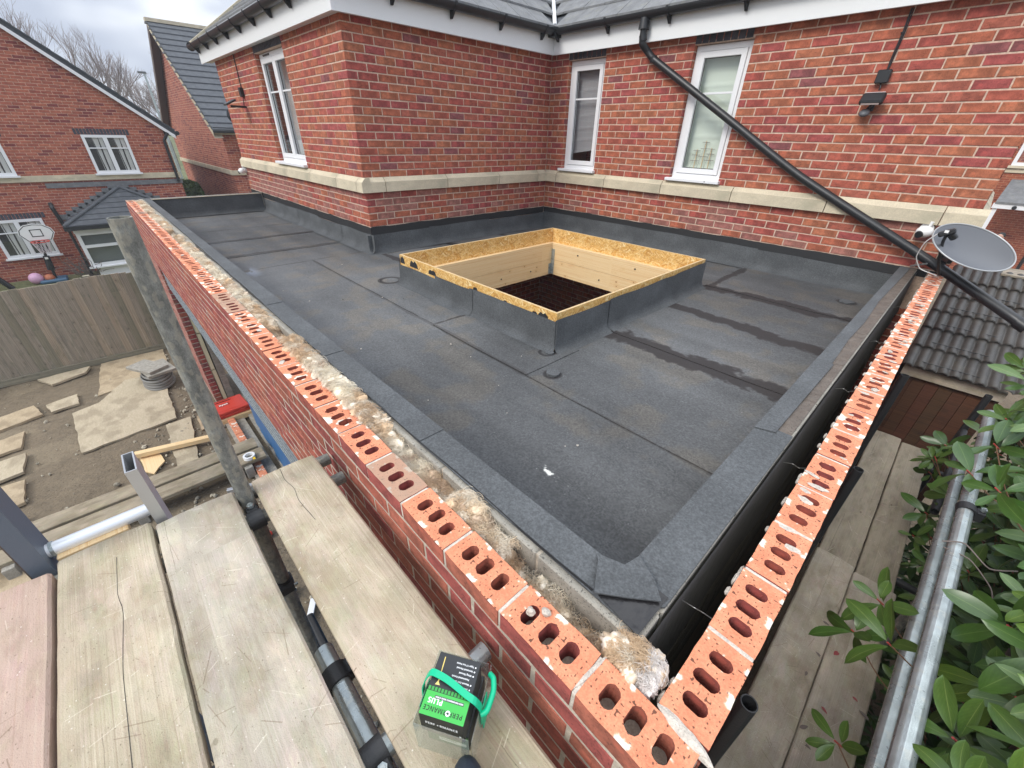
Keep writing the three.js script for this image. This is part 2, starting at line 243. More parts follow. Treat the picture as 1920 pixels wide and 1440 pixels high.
mat('claySmear', { map: T.claySmear, bumpMap: bumpB, bumpScale: 0.003, roughness: 0.92 });
mat('clayGrey', { map: T.clayGrey, bumpMap: bumpB, bumpScale: 0.003, roughness: 0.92 });
mat('block', { map: T.block, bumpMap: bumpB, bumpScale: 0.003, roughness: 0.95 });
mat('felt', { map: T.felt, bumpMap: T.feltBump, bumpScale: 0.0022, roughness: 0.86 });
mat('bitumen', { color: lin(0.016, 0.015, 0.016), bumpMap: bumpL, bumpScale: 0.006, roughness: 0.33 });
mat('bitumenMatt', { color: lin(0.02, 0.02, 0.021), bumpMap: bumpB, bumpScale: 0.003, roughness: 0.6 });
mat('stone', { map: T.stone, bumpMap: bumpB, bumpScale: 0.0012, roughness: 0.85 });
mat('whiteBoard', { color: lin(0.78, 0.80, 0.80), bumpMap: bumpL, bumpScale: 0.001, roughness: 0.45 });
mat('upvc', { color: lin(0.80, 0.81, 0.82), roughness: 0.32 });
mat('blackPlastic', { color: lin(0.018, 0.019, 0.021), roughness: 0.38 });
mat('greyPlastic', { color: lin(0.10, 0.105, 0.115), roughness: 0.45 });
mat('slate', { map: T.slate, bumpMap: bumpB, bumpScale: 0.002, roughness: 0.8 });
mat('slateDark', { map: T.slate, color: lin(0.42, 0.45, 0.50), bumpMap: bumpB, bumpScale: 0.002, roughness: 0.75 });
mat('osb', { map: T.osb, bumpMap: bumpB, bumpScale: 0.001, roughness: 0.72 });
mat('osbEdge', { color: lin(0.80, 0.60, 0.33), map: T.mortar, roughness: 0.85 });
mat('pine', { map: T.pine, bumpMap: bumpB, bumpScale: 0.0006, roughness: 0.7 });
mat('boardA', { map: T.boardA, bumpMap: bumpB, bumpScale: 0.002, roughness: 0.9 });
mat('boardB', { map: T.boardB, bumpMap: bumpB, bumpScale: 0.002, roughness: 0.9 });
mat('boardPink', { map: T.boardPink, bumpMap: bumpB, bumpScale: 0.002, roughness: 0.9 });
mat('boardWet', { map: T.boardWet, bumpMap: bumpB, bumpScale: 0.002, roughness: 0.78 });
mat('fence', { map: T.fence, bumpMap: bumpB, bumpScale: 0.002, roughness: 0.92 });
mat('fence2', { map: T.fence, color: lin(0.80, 0.84, 0.78), bumpMap: bumpB, bumpScale: 0.002, roughness: 0.92 });
mat('fence3', { map: T.fence, color: lin(1.2, 1.14, 1.08), bumpMap: bumpB, bumpScale: 0.002, roughness: 0.92 });
mat('brownFence', { map: T.fence, color: lin(0.34, 0.13, 0.09), bumpMap: bumpB, bumpScale: 0.002, roughness: 0.8 });
mat('galv', { map: T.galv, metalness: 0.55, roughness: 0.5, roughnessMap: T.galvRough, bumpMap: bumpB, bumpScale: 0.0006 });
mat('dirtySteel', { map: T.dirtySteel, metalness: 0.25, roughness: 0.75, bumpMap: bumpB, bumpScale: 0.001 });
mat('blackSteel', { color: lin(0.035, 0.036, 0.038), metalness: 0.3, roughness: 0.6, bumpMap: bumpB, bumpScale: 0.001 });
mat('aluminium', { color: lin(0.52, 0.53, 0.54), metalness: 0.75, roughness: 0.42, bumpMap: bumpB, bumpScale: 0.0004 });
mat('brightAlu', { color: lin(0.80, 0.82, 0.84), metalness: 0.45, roughness: 0.35 });
mat('blueSteel', { color: lin(0.13, 0.16, 0.20), metalness: 0.35, roughness: 0.5, bumpMap: bumpB, bumpScale: 0.0006 });
mat('mud', { map: T.mud, bumpMap: T.mudBump, bumpScale: 0.03, roughness: 0.95 });
mat('slab', { map: T.slab, bumpMap: bumpB, bumpScale: 0.004, roughness: 0.92 });
mat('slab2', { map: reTex(T.slab, 1.1, 1.3), color: lin(0.92, 0.86, 0.80), bumpMap: bumpB, bumpScale: 0.004, roughness: 0.92 });
mat('farBrick', { map: T.farBrick, bumpMap: T.farBump, bumpScale: 0.006, roughness: 0.9 });
mat('farBrickBrown', { map: T.farBrick, color: lin(0.82, 0.70, 0.55), bumpMap: T.farBump, bumpScale: 0.006, roughness: 0.9 });
mat('darkSoldier', { color: lin(0.085, 0.08, 0.095), map: T.brick, bumpMap: bumpB, bumpScale: 0.002, roughness: 0.8 });
mat('blind', { color: lin(0.30, 0.31, 0.32), roughness: 0.95 });
mat('paleBlind', { color: lin(0.62, 0.70, 0.60), roughness: 0.95 });
mat('curtain', { color: lin(0.55, 0.56, 0.54), roughness: 0.95 });
mat('interior', { color: lin(0.25, 0.24, 0.23), roughness: 0.95 });
mat('inkBlack', { color: lin(0.02, 0.02, 0.02), roughness: 0.6 });
mat('white', { color: lin(0.82, 0.82, 0.81), roughness: 0.4 });
mat('red', { color: lin(0.60, 0.055, 0.035), roughness: 0.42, bumpMap: bumpL, bumpScale: 0.001 });
mat('blueSheet', { color: lin(0.035, 0.13, 0.30), roughness: 0.45 });
mat('greenStrap', { color: lin(0.0, 0.46, 0.23), roughness: 0.4 });
mat('bark', { color: lin(0.17, 0.14, 0.125), roughness: 0.95 });
mat('twig', { color: lin(0.24, 0.19, 0.175), roughness: 0.95 });
mat('stem', { color: lin(0.20, 0.11, 0.06), roughness: 0.8 });
mat('redStem', { color: lin(0.42, 0.06, 0.05), roughness: 0.6 });
mat('grassBank', { map: T.asphaltGrass, roughness: 0.95 });
mat('yellow', { color: lin(0.80, 0.52, 0.02), roughness: 0.5 });
mat('insulationBoard', { color: lin(0.76, 0.70, 0.48), roughness: 0.9 });
mat('foam', { color: lin(0.70, 0.60, 0.42), roughness: 0.95 });
const glass = new THREE.MeshPhysicalMaterial({ color: 0xffffff, transmission: 1, thickness: 0, roughness: 0.03, ior: 1.5, side: THREE.DoubleSide }); glass.name = 'glass';
const clearPlastic = new THREE.MeshPhysicalMaterial({ color: lin(0.9, 0.93, 0.9), transmission: 0.92, thickness: 0, roughness: 0.14, ior: 1.45, side: THREE.DoubleSide }); clearPlastic.name = 'clear_plastic';
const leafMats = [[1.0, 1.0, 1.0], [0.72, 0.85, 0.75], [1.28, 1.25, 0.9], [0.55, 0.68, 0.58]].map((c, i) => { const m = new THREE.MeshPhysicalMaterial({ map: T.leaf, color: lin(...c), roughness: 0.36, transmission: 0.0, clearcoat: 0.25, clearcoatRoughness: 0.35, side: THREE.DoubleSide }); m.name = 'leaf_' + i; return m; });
const leafRed = new THREE.MeshStandardMaterial({ color: lin(0.30, 0.05, 0.05), roughness: 0.4, side: THREE.DoubleSide }); leafRed.name = 'leaf_red';
// ======================= GROUND AND FAR SETTING =======================
const GY = -4.2;
srand(900);
{
  // garden mud: one sheet to the horizon, finer near the house
  const xs = [], zs = []; for (let x = -300; x < -16; x += 40) xs.push(x); for (let x = -16; x <= 3; x += 0.13) xs.push(x); for (let x = 20; x <= 300; x += 40) xs.push(x);
  for (let z = -300; z < -0.8; z += 40) zs.push(z); for (let z = -0.8; z <= 4.2; z += 0.13) zs.push(z); for (let z = 20; z <= 300; z += 40) zs.push(z);
  const pos = [], idx = [], uv = [];
  for (const z of zs) for (const x of xs) { const near = (x > -11.2 && x < 3 && z > -0.4 && z < 4.2) ? 1 : 0; pos.push(x, GY - 0.02 - (near ? 0 : 0.02) + near * (0.05 * (fbm(x * 0.9 + 50, z * 0.9 + 50, 4) - 0.5) + 0.045 * (fbm(x * 4 + 9, z * 4 + 90, 3) - 0.5)), z); uv.push(x, z); }
  const n = xs.length; for (let j = 0; j + 1 < zs.length; j++) for (let i = 0; i + 1 < n; i++) { const a = j * n + i; idx.push(a, a + n, a + 1, a + 1, a + n, a + n + 1); }
  const g = new THREE.BufferGeometry(); g.setAttribute('position', new THREE.Float32BufferAttribute(pos, 3)); g.setAttribute('uv', new THREE.Float32BufferAttribute(uv, 2)); g.setIndex(idx); g.computeVertexNormals();
  structure('ground', g, M.mud);
}
structure('neighbour_lawn', plate([[-60, 12], [-11.45, 12], [-11.45, -40], [-60, -40]], GY - 0.03, GY + 0.13), M.grassBank);

// ======================= MAIN HOUSE =======================
const XC = -4.855, Z1 = -2.30, Z3 = -5.345, XL = -9.75, XR = 0.06, Y0 = -0.965;      // corner planes and the bed joint level with the new wall
const house = thing('house', 'red brick two storey house with white fascia and cream stone band behind the flat roof', 'house', [0, GY, 0]);
const HG = -GY;                                                    // local y = eye-relative y + HG
const sub = (g, dy = HG) => { g.translate(0, dy, 0); return g; };
function brickSlab(len, h, jit) {                                  // u length, v height, front at w = 0, back at -0.03
  const v = [], q = [[0, 0], [len, 0], [len, h], [0, h]], b = 0.0035, j = () => (rnd() - 0.5) * jit;
  for (const [x, y] of q) v.push([x, y, -0.03]);
  for (const [x, y] of q) v.push([x + j(), y + j(), -b]);
  const s = [[1, 1], [-1, 1], [-1, -1], [1, -1]]; q.forEach(([x, y], i) => v.push([v[4 + i][0] + s[i][0] * b, v[4 + i][1] + s[i][1] * b, (rnd() - 0.5) * 0.001]));
  const f = [[8, 9, 10, 11]]; for (let i = 0; i < 4; i++) { const k = (i + 1) % 4; f.push([4 + i, 4 + k, 8 + k, 8 + i], [i, k, 4 + k, 4 + i]); }
  const g = polyG(v, f), uv = g.attributes.uv, ou = rnd() * 3, ov = rnd() * 3; for (let i = 0; i < uv.count; i++) uv.setXY(i, uv.getX(i) + ou, uv.getY(i) + ov); return g;
}
srand(31);
const slabV = Array.from({ length: 8 }, () => brickSlab(0.215, 0.0635, 0.003));
// lists the bricks of one face; each is {x, y, z, q, len, mat, geo}
function layBricks(o) {
  const list = [], q = new THREE.Quaternion().setFromRotationMatrix(new THREE.Matrix4().makeBasis(o.u, V(0, 1, 0), o.n));
  for (let n = o.n0; n <= o.n1; n++) {
    if (o.skip && o.skip.includes(n)) continue;
    const v0 = Y0 + 0.075 * n + 0.005, v1 = v0 + 0.065, off = ((n + (o.phase || 0)) % 2 + 2) % 2 ? -0.1125 : 0;
    let cuts = [[0, o.len]];
    for (const [a, b, c, d] of o.open || []) if (v1 > c + 0.01 && v0 < d - 0.01) cuts = cuts.flatMap(([s, e]) => [[s, Math.min(e, a)], [Math.max(s, b), e]].filter(([s2, e2]) => e2 - s2 > 0.02));
    for (let s = off + (o.shift || 0) - 0.225; s < o.len; s += 0.225) for (const [a, b] of cuts) {
      let x0 = Math.max(s + 0.0055, a), x1 = Math.min(s + 0.2195, b); const c0 = o.corner0 && x0 < 0.02, c1 = o.corner1 && x1 > o.len - 0.02; if (c0) x0 = 0.003; if (c1) x1 = o.len - 0.003; if (x1 - x0 < 0.03) continue;
      const p = o.P0.clone().addScaledVector(o.u, x0); p.y = v0 + 0.0008; p.addScaledVector(o.n, (rnd() - 0.5) * 0.003);
      list.push({ x: p.x, y: p.y, z: p.z, q, len: x1 - x0, mat: (c0 || c1) && o.tones ? o.tones(n) : o.pick(n, x0), geo: Math.floor(rnd() * 8), hide: o.hidden ? 1 : 0 });
    }
  }
  return list;
}
function placeBricks(list, parent, most, dy, name = 'brick', restName = 'brickwork') {
  const c = list.map(b => { const d = Math.hypot(b.x, b.y, b.z); return { b, s: (b.hide ? -1 : 1) / d * b.len }; }).sort((p, q) => q.s - p.s);
  c.slice(0, most).forEach(({ b }) => { const o = new THREE.Mesh(slabV[b.geo], b.mat); o.name = name; o.position.set(b.x, b.y + dy, b.z); o.quaternion.copy(b.q); o.scale.x = b.len / 0.215; o.castShadow = o.receiveShadow = true; parent.add(o); });
  const rest = c.slice(most).map(e => e.b); if (!rest.length) return;
  const mats = [...new Set(rest.map(b => b.mat))], gs = mats.map(m => mergeGeometries(rest.filter(b => b.mat === m).map(b => { const g = slabV[b.geo].clone(); g.applyMatrix4(new THREE.Matrix4().compose(V(b.x, b.y + dy, b.z), b.q, V(b.len / 0.215, 1, 1))); return g; })));
  const o = part(restName, mergeGeometries(gs, true), mats, parent); o.userData.kind = 'stuff';
}
const pickHouse = n => { const r = rnd(); if (n < 5 && n >= 0 && rnd() < 0.3) return M.brickPale[Math.floor(rnd() * 3)]; return M.brick[r < 0.24 ? 0 : r < 0.42 ? 1 : r < 0.57 ? 2 : r < 0.72 ? 3 : r < 0.80 ? 4 : r < 0.825 ? 5 : r < 0.92 ? 6 : 7]; };
const pickF1 = n => n < 5 && n >= 0 ? (rnd() < 0.7 ? M.brickPale[Math.floor(rnd() * 3)] : M.brick[Math.floor(rnd() * 4)]) : pickHouse(n);
const WT = 0.89, WB = -0.44;
const open3 = [[-4.545 - XC, -3.94 - XC, WB, WT], [-2.775 - XC, -2.155 - XC, WB, WT]], open1 = [[-7.62 - XL, -6.50 - XL, WB, WT]];
srand(61);
let bricks = [];
const F1 = { P0: V(XL, 0, Z1), u: V(1, 0, 0), n: V(0, 0, 1), len: XC - XL, open: open1, skip: [5, 6], phase: 1, shift: (XC - XL) % 0.225, corner1: true, tones: n => M.brick[[0, 3, 1, 6, 2, 0, 7, 4][(n * 5 + 400) % 8]] };
const F2 = { P0: V(XC, 0, Z1), u: V(0, 0, -1), n: V(1, 0, 0), len: Z1 - Z3, skip: [5, 6], phase: 0, shift: 0, corner0: true, tones: n => M.brick[[0, 3, 1, 6, 2, 0, 7, 4][(n * 5 + 400) % 8]] };
const F3 = { P0: V(XC, 0, Z3), u: V(1, 0, 0), n: V(0, 0, 1), len: XR - XC, open: open3, skip: [5, 6], phase: 0, shift: (XR - XC) % 0.225 };
bricks.push(...layBricks({ ...F1, n0: 0, n1: 25, pick: pickF1 }), ...layBricks({ ...F2, n0: 0, n1: 25, pick: pickHouse }), ...layBricks({ ...F3, n0: 0, n1: 25, pick: pickHouse }));
bricks.push(...layBricks({ ...F1, tones: 0, n0: -1, n1: -1, pick: () => M.bitumenMatt }), ...layBricks({ ...F2, tones: 0, n0: -1, n1: -1, pick: () => M.bitumenMatt }), ...layBricks({ ...F3, n0: -1, n1: -1, pick: () => M.bitumenMatt }));
// the same walls inside the extension, seen through the roof opening
bricks.push(...layBricks({ ...F2, n0: -42, n1: -6, pick: pickHouse, hidden: true }), ...layBricks({ ...F3, n0: -42, n1: -6, pick: pickHouse, hidden: true }));
for (const [x0, z] of [[-4.545, Z3], [-2.775, Z3], [-7.62, Z1]]) bricks.push(...layBricks({ P0: V(x0 + 0.003, 0, z - 0.004), u: V(0, 0, -1), n: V(1, 0, 0), len: 0.1, n0: 7, n1: 24, phase: 0, shift: 0, pick: pickHouse }));
function backing(len, y0, y1, holes) { return extr([[0, y0], [len, y0], [len, y1], [0, y1]], 0.11, holes.map(([a, b, c, d]) => [[a, c], [a, d], [b, d], [b, c]])); }
const YT = 1.12;
const wallG = [];
{ let g = backing(XC - XL - 0.007, GY, YT, open1); g.translate(XL, 0, Z1 - 0.1145); wallG.push(g);
  g = backing(Z1 - Z3 - 0.13 + 0.12, GY, YT, []); g.rotateY(Math.PI / 2); g.translate(XC - 0.1145, 0, Z1 - 0.007); wallG.push(g);
  g = backing(XR - XC - 0.006 + 0.10, GY, YT, open3.map(([a, b, c, d]) => [a + 0.10, b + 0.10, c, d])); g.translate(XC - 0.10, 0, Z3 - 0.1145); wallG.push(g); }
const wall = part('wall', sub(merge(wallG)), M.mortar, house);
placeBricks(bricks, wall, 300, HG);
// rest of the shell, out of sight of the garden: left end, right end, back, floors
part('side_wall', sub(merge([box2(XL, XL + 0.25, GY, YT, -13, Z1 - 0.12), box2(XR - 0.25, XR, GY, YT, -13, Z3 - 0.12), box2(XL + 0.25, XR - 0.25, GY, YT, -13, -12.75)])), M.farBrick, house);
part('floor_slab', sub(merge([box2(XL + 0.26, XC - 0.13, -1.55, -1.3, -12.7, Z1 - 0.13), box2(XC - 0.13, XR - 0.26, -1.55, -1.3, -12.7, Z3 - 0.13)])), M.interior, house);
// inner linings of the two rooms behind the windows
part('lining', sub(merge([box2(XL + 0.3, XC - 0.2, 1.06, 1.1, -6.5, Z1 - 0.14), box2(XL + 0.3, XC - 0.2, -1.28, 1.05, -6.6, -6.5), box2(XC - 0.1, XR - 0.27, -1.28, 1.05, -8.6, -8.5), box2(XC - 0.1, XR - 0.3, 1.06, 1.1, -8.5, Z3 - 0.14), box2(-3.45, -3.38, -1.28, 1.05, -8.48, Z3 - 0.14), box2(XC - 0.2, XC - 0.15, -1.28, 1.05, -6.48, Z1 - 0.14)])), M.interior, house);
// cream stone band, block by block
function bandBlock(a, b, base, u, n) {
  const y0 = Y0 + 0.375 + 0.002, y1 = Y0 + 0.525 + 0.012, p = 0.052, pr = [[-0.05, y0], [p, y0 + 0.003], [p, y1 - 0.052], [p - 0.008, y1 - 0.046], [0.004, y1 - 0.006], [-0.05, y1 - 0.006]];
  const g = extr(pr, b - a); const m = new THREE.Matrix4().makeBasis(n, V(0, 1, 0), u.clone()); g.translate(0, 0, a); g.applyMatrix4(m); g.translate(base.x, HG, base.z);
  if (m.determinant() < 0) { const p2 = g.attributes.position, nn = g.attributes.normal; for (let i = 0; i < p2.count; i += 3) for (const at of [p2, nn, g.attributes.uv]) { const sz = at.itemSize; for (let k = 0; k < sz; k++) { const t = at.array[(i + 1) * sz + k]; at.array[(i + 1) * sz + k] = at.array[(i + 2) * sz + k]; at.array[(i + 2) * sz + k] = t; } } }
  part('band_stone', g, M.stone, house);
}
{ const j = 0.004;
  let e = [-9.75, -9.05, -8.15, -7.25, -6.35, -5.5, -4.95]; for (let i = 0; i + 1 < e.length; i++) bandBlock(e[i] + j - XL, e[i + 1] - j - XL, V(XL, 0, Z1), V(1, 0, 0), V(0, 0, 1));
  bandBlock(-4.95 + j - XL, XC - XL + 0.0525, V(XL, 0, Z1), V(1, 0, 0), V(0, 0, 1));
  e = [0.001, 0.24, 1.12, 2.02, 2.82]; for (let i = 0; i + 1 < e.length; i++) bandBlock(e[i] + (i ? j : 0), e[i + 1] - j, V(XC, 0, Z1), V(0, 0, -1), V(1, 0, 0));
  bandBlock(2.82 + j, Z1 - Z3 - 0.054, V(XC, 0, Z1), V(0, 0, -1), V(1, 0, 0));
  e = [0.0, 0.26, 1.15, 2.02, 2.90, 3.83, 4.70]; for (let i = 0; i + 1 < e.length; i++) bandBlock(e[i] + (i ? j : 0.001), e[i + 1] - j, V(XC, 0, Z3), V(1, 0, 0), V(0, 0, 1));
  bandBlock(4.70 + j, XR - XC + 0.052, V(XC, 0, Z3), V(1, 0, 0), V(0, 0, 1));
  bandBlock(0.001, 3, V(XR, 0, Z3), V(0, 0, -1), V(1, 0, 0)); }
// dark soldier course over each window
for (const [x0, x1, z] of [[-4.545, -3.94, Z3], [-2.775, -2.155, Z3], [-7.62, -6.5, Z1]]) for (let x = x0; x < x1 - 0.04; x += 0.0755) part('soldier_brick', sub(box2(x + 0.005, Math.min(x + 0.07, x1), WT + 0.006, WT + 0.215, z - 0.03, z + 0.004 + 0.001 * Math.sin(x * 90))), M.darkSoldier, house);

// windows: outer frame mesh with sash, pane, bar, sill and blind below it
function frameRing(x0, x1, y0, y1, w, z0, z1) { return extr([[x0, y0], [x1, y0], [x1, y1], [x0, y1]], z1 - z0 - 0.006, [[[x0 + w, y0 + w], [x0 + w, y1 - w], [x1 - w, y1 - w], [x1 - w, y0 + w]]], 0.003).translate(0, 0, z0 + 0.003); }
function windowAt(x0, x1, y0, y1, zf, lights, barY, opts = {}) {
  const z = zf - 0.062, win = part('window', sub(frameRing(x0, x1, y0, y1, 0.052, z - 0.06, z)), M.upvc, house);
  const n = lights, wl = (x1 - x0 - 0.10) / n;
  part('sill', sub(cbox(x1 - x0 + 0.06, 0.034, 0.135, 0.005, (x0 + x1) / 2, y0 - 0.014, z + 0.055)), M.upvc, win);
  for (let i = 0; i < n; i++) {
    const a = x0 + 0.05 + i * wl, b = a + wl, s = 0.055;
    if (i) part('mullion', sub(cbox(0.04, y1 - y0 - 0.1, 0.062, 0.003, a, (y0 + y1) / 2, z - 0.027)), M.upvc, win);
    part('sash', sub(frameRing(a + 0.004, b - 0.004, y0 + 0.056, y1 - 0.056, s, z - 0.045, z + 0.012)), M.upvc, win);
    part('gasket', sub(frameRing(a + s, b - s, y0 + s + 0.052, y1 - s - 0.052, 0.008, z - 0.03, z - 0.018)), M.inkBlack, win);
    part('pane', sub(box2(a + s - 0.004, b - s + 0.004, y0 + 0.052 + s, y1 - 0.052 - s, z - 0.026, z - 0.023)), glass, win);
    part('glazing_bar', sub(cbox(wl - 2 * s, 0.02, 0.012, 0.002, (a + b) / 2, barY, z - 0.012)), M.upvc, win);
  }
  if (opts.vent) part('trickle_vent', sub(cbox(0.24, 0.018, 0.014, 0.003, x0 + 0.30, y1 - 0.025, z + 0.006)), M.blackPlastic, win);
  return win;
}
function romanBlind(x0, x1, y0, y1, z, m, tilt = 0) {              // hanging cloth with soft horizontal tucks
  const nu = 14, nv = 60, pos = [], idx = [];
  for (let j = 0; j <= nv; j++) for (let i = 0; i <= nu; i++) { const u = i / nu, v = j / nv, y = lerp(y1, y0 + tilt * u, v), tuck = Math.pow(Math.abs(((v * 7) % 1) - 0.5) * 2, 8); pos.push(lerp(x0, x1, u), y + HG, z + 0.012 * tuck + 0.004 * fbm(u * 4 + x0, v * 6, 2)); }
  for (let j = 0; j < nv; j++) for (let i = 0; i < nu; i++) { const a = j * (nu + 1) + i; idx.push(a, a + nu + 1, a + 1, a + 1, a + nu + 1, a + nu + 2); }
  const g = new THREE.BufferGeometry(); g.setAttribute('position', new THREE.Float32BufferAttribute(pos, 3)); g.setIndex(idx); g.computeVertexNormals(); const h = uvBox(g); return h;
}
function curtainG(x0, x1, y0, y1, z, amp = 0.02, k = 26) {
  const nu = 80, pos = [], idx = []; for (let j = 0; j <= 6; j++) for (let i = 0; i <= nu; i++) { const u = i / nu, v = j / 6; pos.push(lerp(x0, x1, u), lerp(y1, y0, v), z + amp * Math.sin(u * (x1 - x0) * k * 2 + Math.sin(v * 2 + u * 5)) * (0.5 + 0.5 * v)); }
  for (let j = 0; j < 6; j++) for (let i = 0; i < nu; i++) { const a = j * (nu + 1) + i; idx.push(a, a + nu + 1, a + 1, a + 1, a + nu + 1, a + nu + 2); }
  const g = new THREE.BufferGeometry(); g.setAttribute('position', new THREE.Float32BufferAttribute(pos, 3)); g.setIndex(idx); g.computeVertexNormals(); return uvBox(g);
}
const wA = windowAt(-4.54, -3.945, WB + 0.045, WT - 0.005, Z3, 1, 0.46), wB = windowAt(-2.77, -2.16, WB + 0.045, WT - 0.005, Z3, 1, 0.455), wC = windowAt(-7.61, -6.51, WB + 0.045, WT - 0.005, Z1, 2, 0.457, { vent: true });
part('blind', romanBlind(-4.50, -3.98, -0.20, 0.86, Z3 - 0.17, M.blind, 0.07), M.blind, wA);
part('blind', romanBlind(-2.73, -2.20, -0.28, 0.86, Z3 - 0.18, M.paleBlind, 0.0), M.paleBlind, wB);
part('inner_sill', sub(box2(-4.54, -3.945, -0.40, -0.375, Z3 - 0.40, Z3 - 0.124)), M.upvc, wA);
part('inner_sill', sub(box2(-2.77, -2.16, -0.40, -0.375, Z3 - 0.42, Z3 - 0.124)), M.upvc, wB);
part('curtain', sub(curtainG(-7.60, -7.05, -0.42, 0.86, Z1 - 0.30)), M.curtain, wC); part('curtain', sub(curtainG(-6.75, -6.5, -0.42, 0.86, Z1 - 0.28)), M.curtain, wC);

// eaves: soffit, fascia, gutter, roof
const EB = 0.955, ET = 1.20, PR = 0.11;
part('soffit', sub(merge([box2(XL - 0.30, XC + PR - 0.02, EB + 0.012, EB + 0.022, Z1 - 0.02, Z1 + PR - 0.019), box2(XC - 0.02, XC + PR - 0.019, EB + 0.0135, EB + 0.0235, Z3 + PR, Z1 - 0.021), box2(XC + PR - 0.05, XR + 0.35, EB + 0.012, EB + 0.022, Z3 - 0.02, Z3 + PR - 0.019)])), M.whiteBoard, house);
part('fascia', sub(box2(XL - 0.42, XC + PR, EB, ET + 0.03, Z1 + PR - 0.018, Z1 + PR)), M.whiteBoard, house);
part('fascia', sub(box2(XC + PR - 0.018, XC + PR + 0.002, EB - 0.001, ET + 0.03, Z3 + PR + 0.001, Z1 + PR - 0.019)), M.whiteBoard, house);
part('fascia', sub(box2(XC + PR - 0.019, XR + 0.40, EB - 0.002, ET + 0.03, Z3 + PR - 0.018, Z3 + PR - 0.001)), M.whiteBoard, house);
for (const x of [-3.45, -1.15]) part('fascia_joint', sub(box2(x, x + 0.035, EB - 0.002, ET, Z3 + PR - 0.001, Z3 + PR + 0.002)), M.upvc, house);
part('fascia_corner', sub(box2(XC + PR - 0.03, XC + PR + 0.004, EB - 0.003, ET, Z1 + PR - 0.03, Z1 + PR + 0.003)), M.upvc, house);
const GR = 0.062, GYc = 1.205, GO = PR + 0.058;                    // gutter radius, rim height, axis in front of the wall
function gutterG(len) {
  const o = [], N = 14; for (let i = 0; i <= N; i++) { const a = Math.PI + Math.PI * i / N; o.push([Math.cos(a) * GR, Math.sin(a) * GR]); } for (let i = N; i >= 0; i--) { const a = Math.PI + Math.PI * i / N; o.push([Math.cos(a) * (GR - 0.004), Math.sin(a) * (GR - 0.004)]); }
  return toCreasedNormals(extr(o, len), 0.5);
}
function bracketG() { const o = [[-GR - 0.006, 0.012]]; const N = 10; for (let i = 0; i <= N; i++) { const a = Math.PI + Math.PI * i / N; o.push([Math.cos(a) * (GR + 0.007), Math.sin(a) * (GR + 0.007) * (i > 6 ? 1 : 1)]); } o.splice(4, 0); o.push([GR + 0.007, 0.012], [GR + 0.001, 0.012]); for (let i = N; i >= 0; i--) { const a = Math.PI + Math.PI * i / N; o.push([Math.cos(a) * (GR + 0.0006), Math.sin(a) * (GR + 0.0006)]); } return extr(o, 0.03); }
function wedgeG() { return extr([[-0.05, -0.025], [-0.05, -0.135], [-0.028, -0.135], [0.05, -0.05]], 0.022); }
function addGutter(base, turn, len, step, first) {                 // local: x points out of the wall, z along
  const place = g => { g.rotateY(turn); g.translate(base.x, base.y + HG, base.z); return g; };
  const gut = part('gutter', place(gutterG(len)), M.blackPlastic, house);
  for (let s = first; s < len - 0.1; s += step) { part('bracket', place(merge([bracketG(), wedgeG().translate(0, 0.01, 0.004)]).translate(0, 0, s)), M.blackPlastic, gut); }
  return gut;
}
addGutter(V(XC + GO, GYc, Z3 + GO - 0.06), 0, Z1 - Z3 + 0.10, 0.72, 0.25);                                  // face 2, along +z, outward +x
function addGutterX(x0, x1, z, step, first, mtl = M.blackPlastic) {
  const tr = g => { g.rotateY(-Math.PI / 2); return g; };          // x -> +z outward, z -> -x
  const gut = part('gutter', tr(gutterG(x1 - x0)).translate(x1, GYc + 0.001 + HG, z), mtl, house);
  for (let s = first; s < x1 - x0 - 0.05; s += step) part('bracket', tr(merge([bracketG(), wedgeG().translate(0, 0.01, 0.004)]).translate(0, 0, s)).translate(x1, GYc + 0.001 + HG, z), M.blackPlastic, gut);
  return gut;
}
addGutterX(XC + GO - 0.03, XR + 0.4, Z3 + GO, 0.80, 0.30);
addGutterX(XL - 0.55, XC + GO + 0.02, Z1 + GO, 0.62, 0.35);
part('gutter_union', sub(merge([box(0.13, 0.10, 0.13, XC + GO, GYc - 0.03, Z3 + GO), ])), M.blackPlastic, house);
part('gutter_stop', sub(cyl(V(XL - 0.556, GYc - 0.01, Z1 + GO), V(XL - 0.55, GYc - 0.01, Z1 + GO), GR)), M.blackPlastic, house);
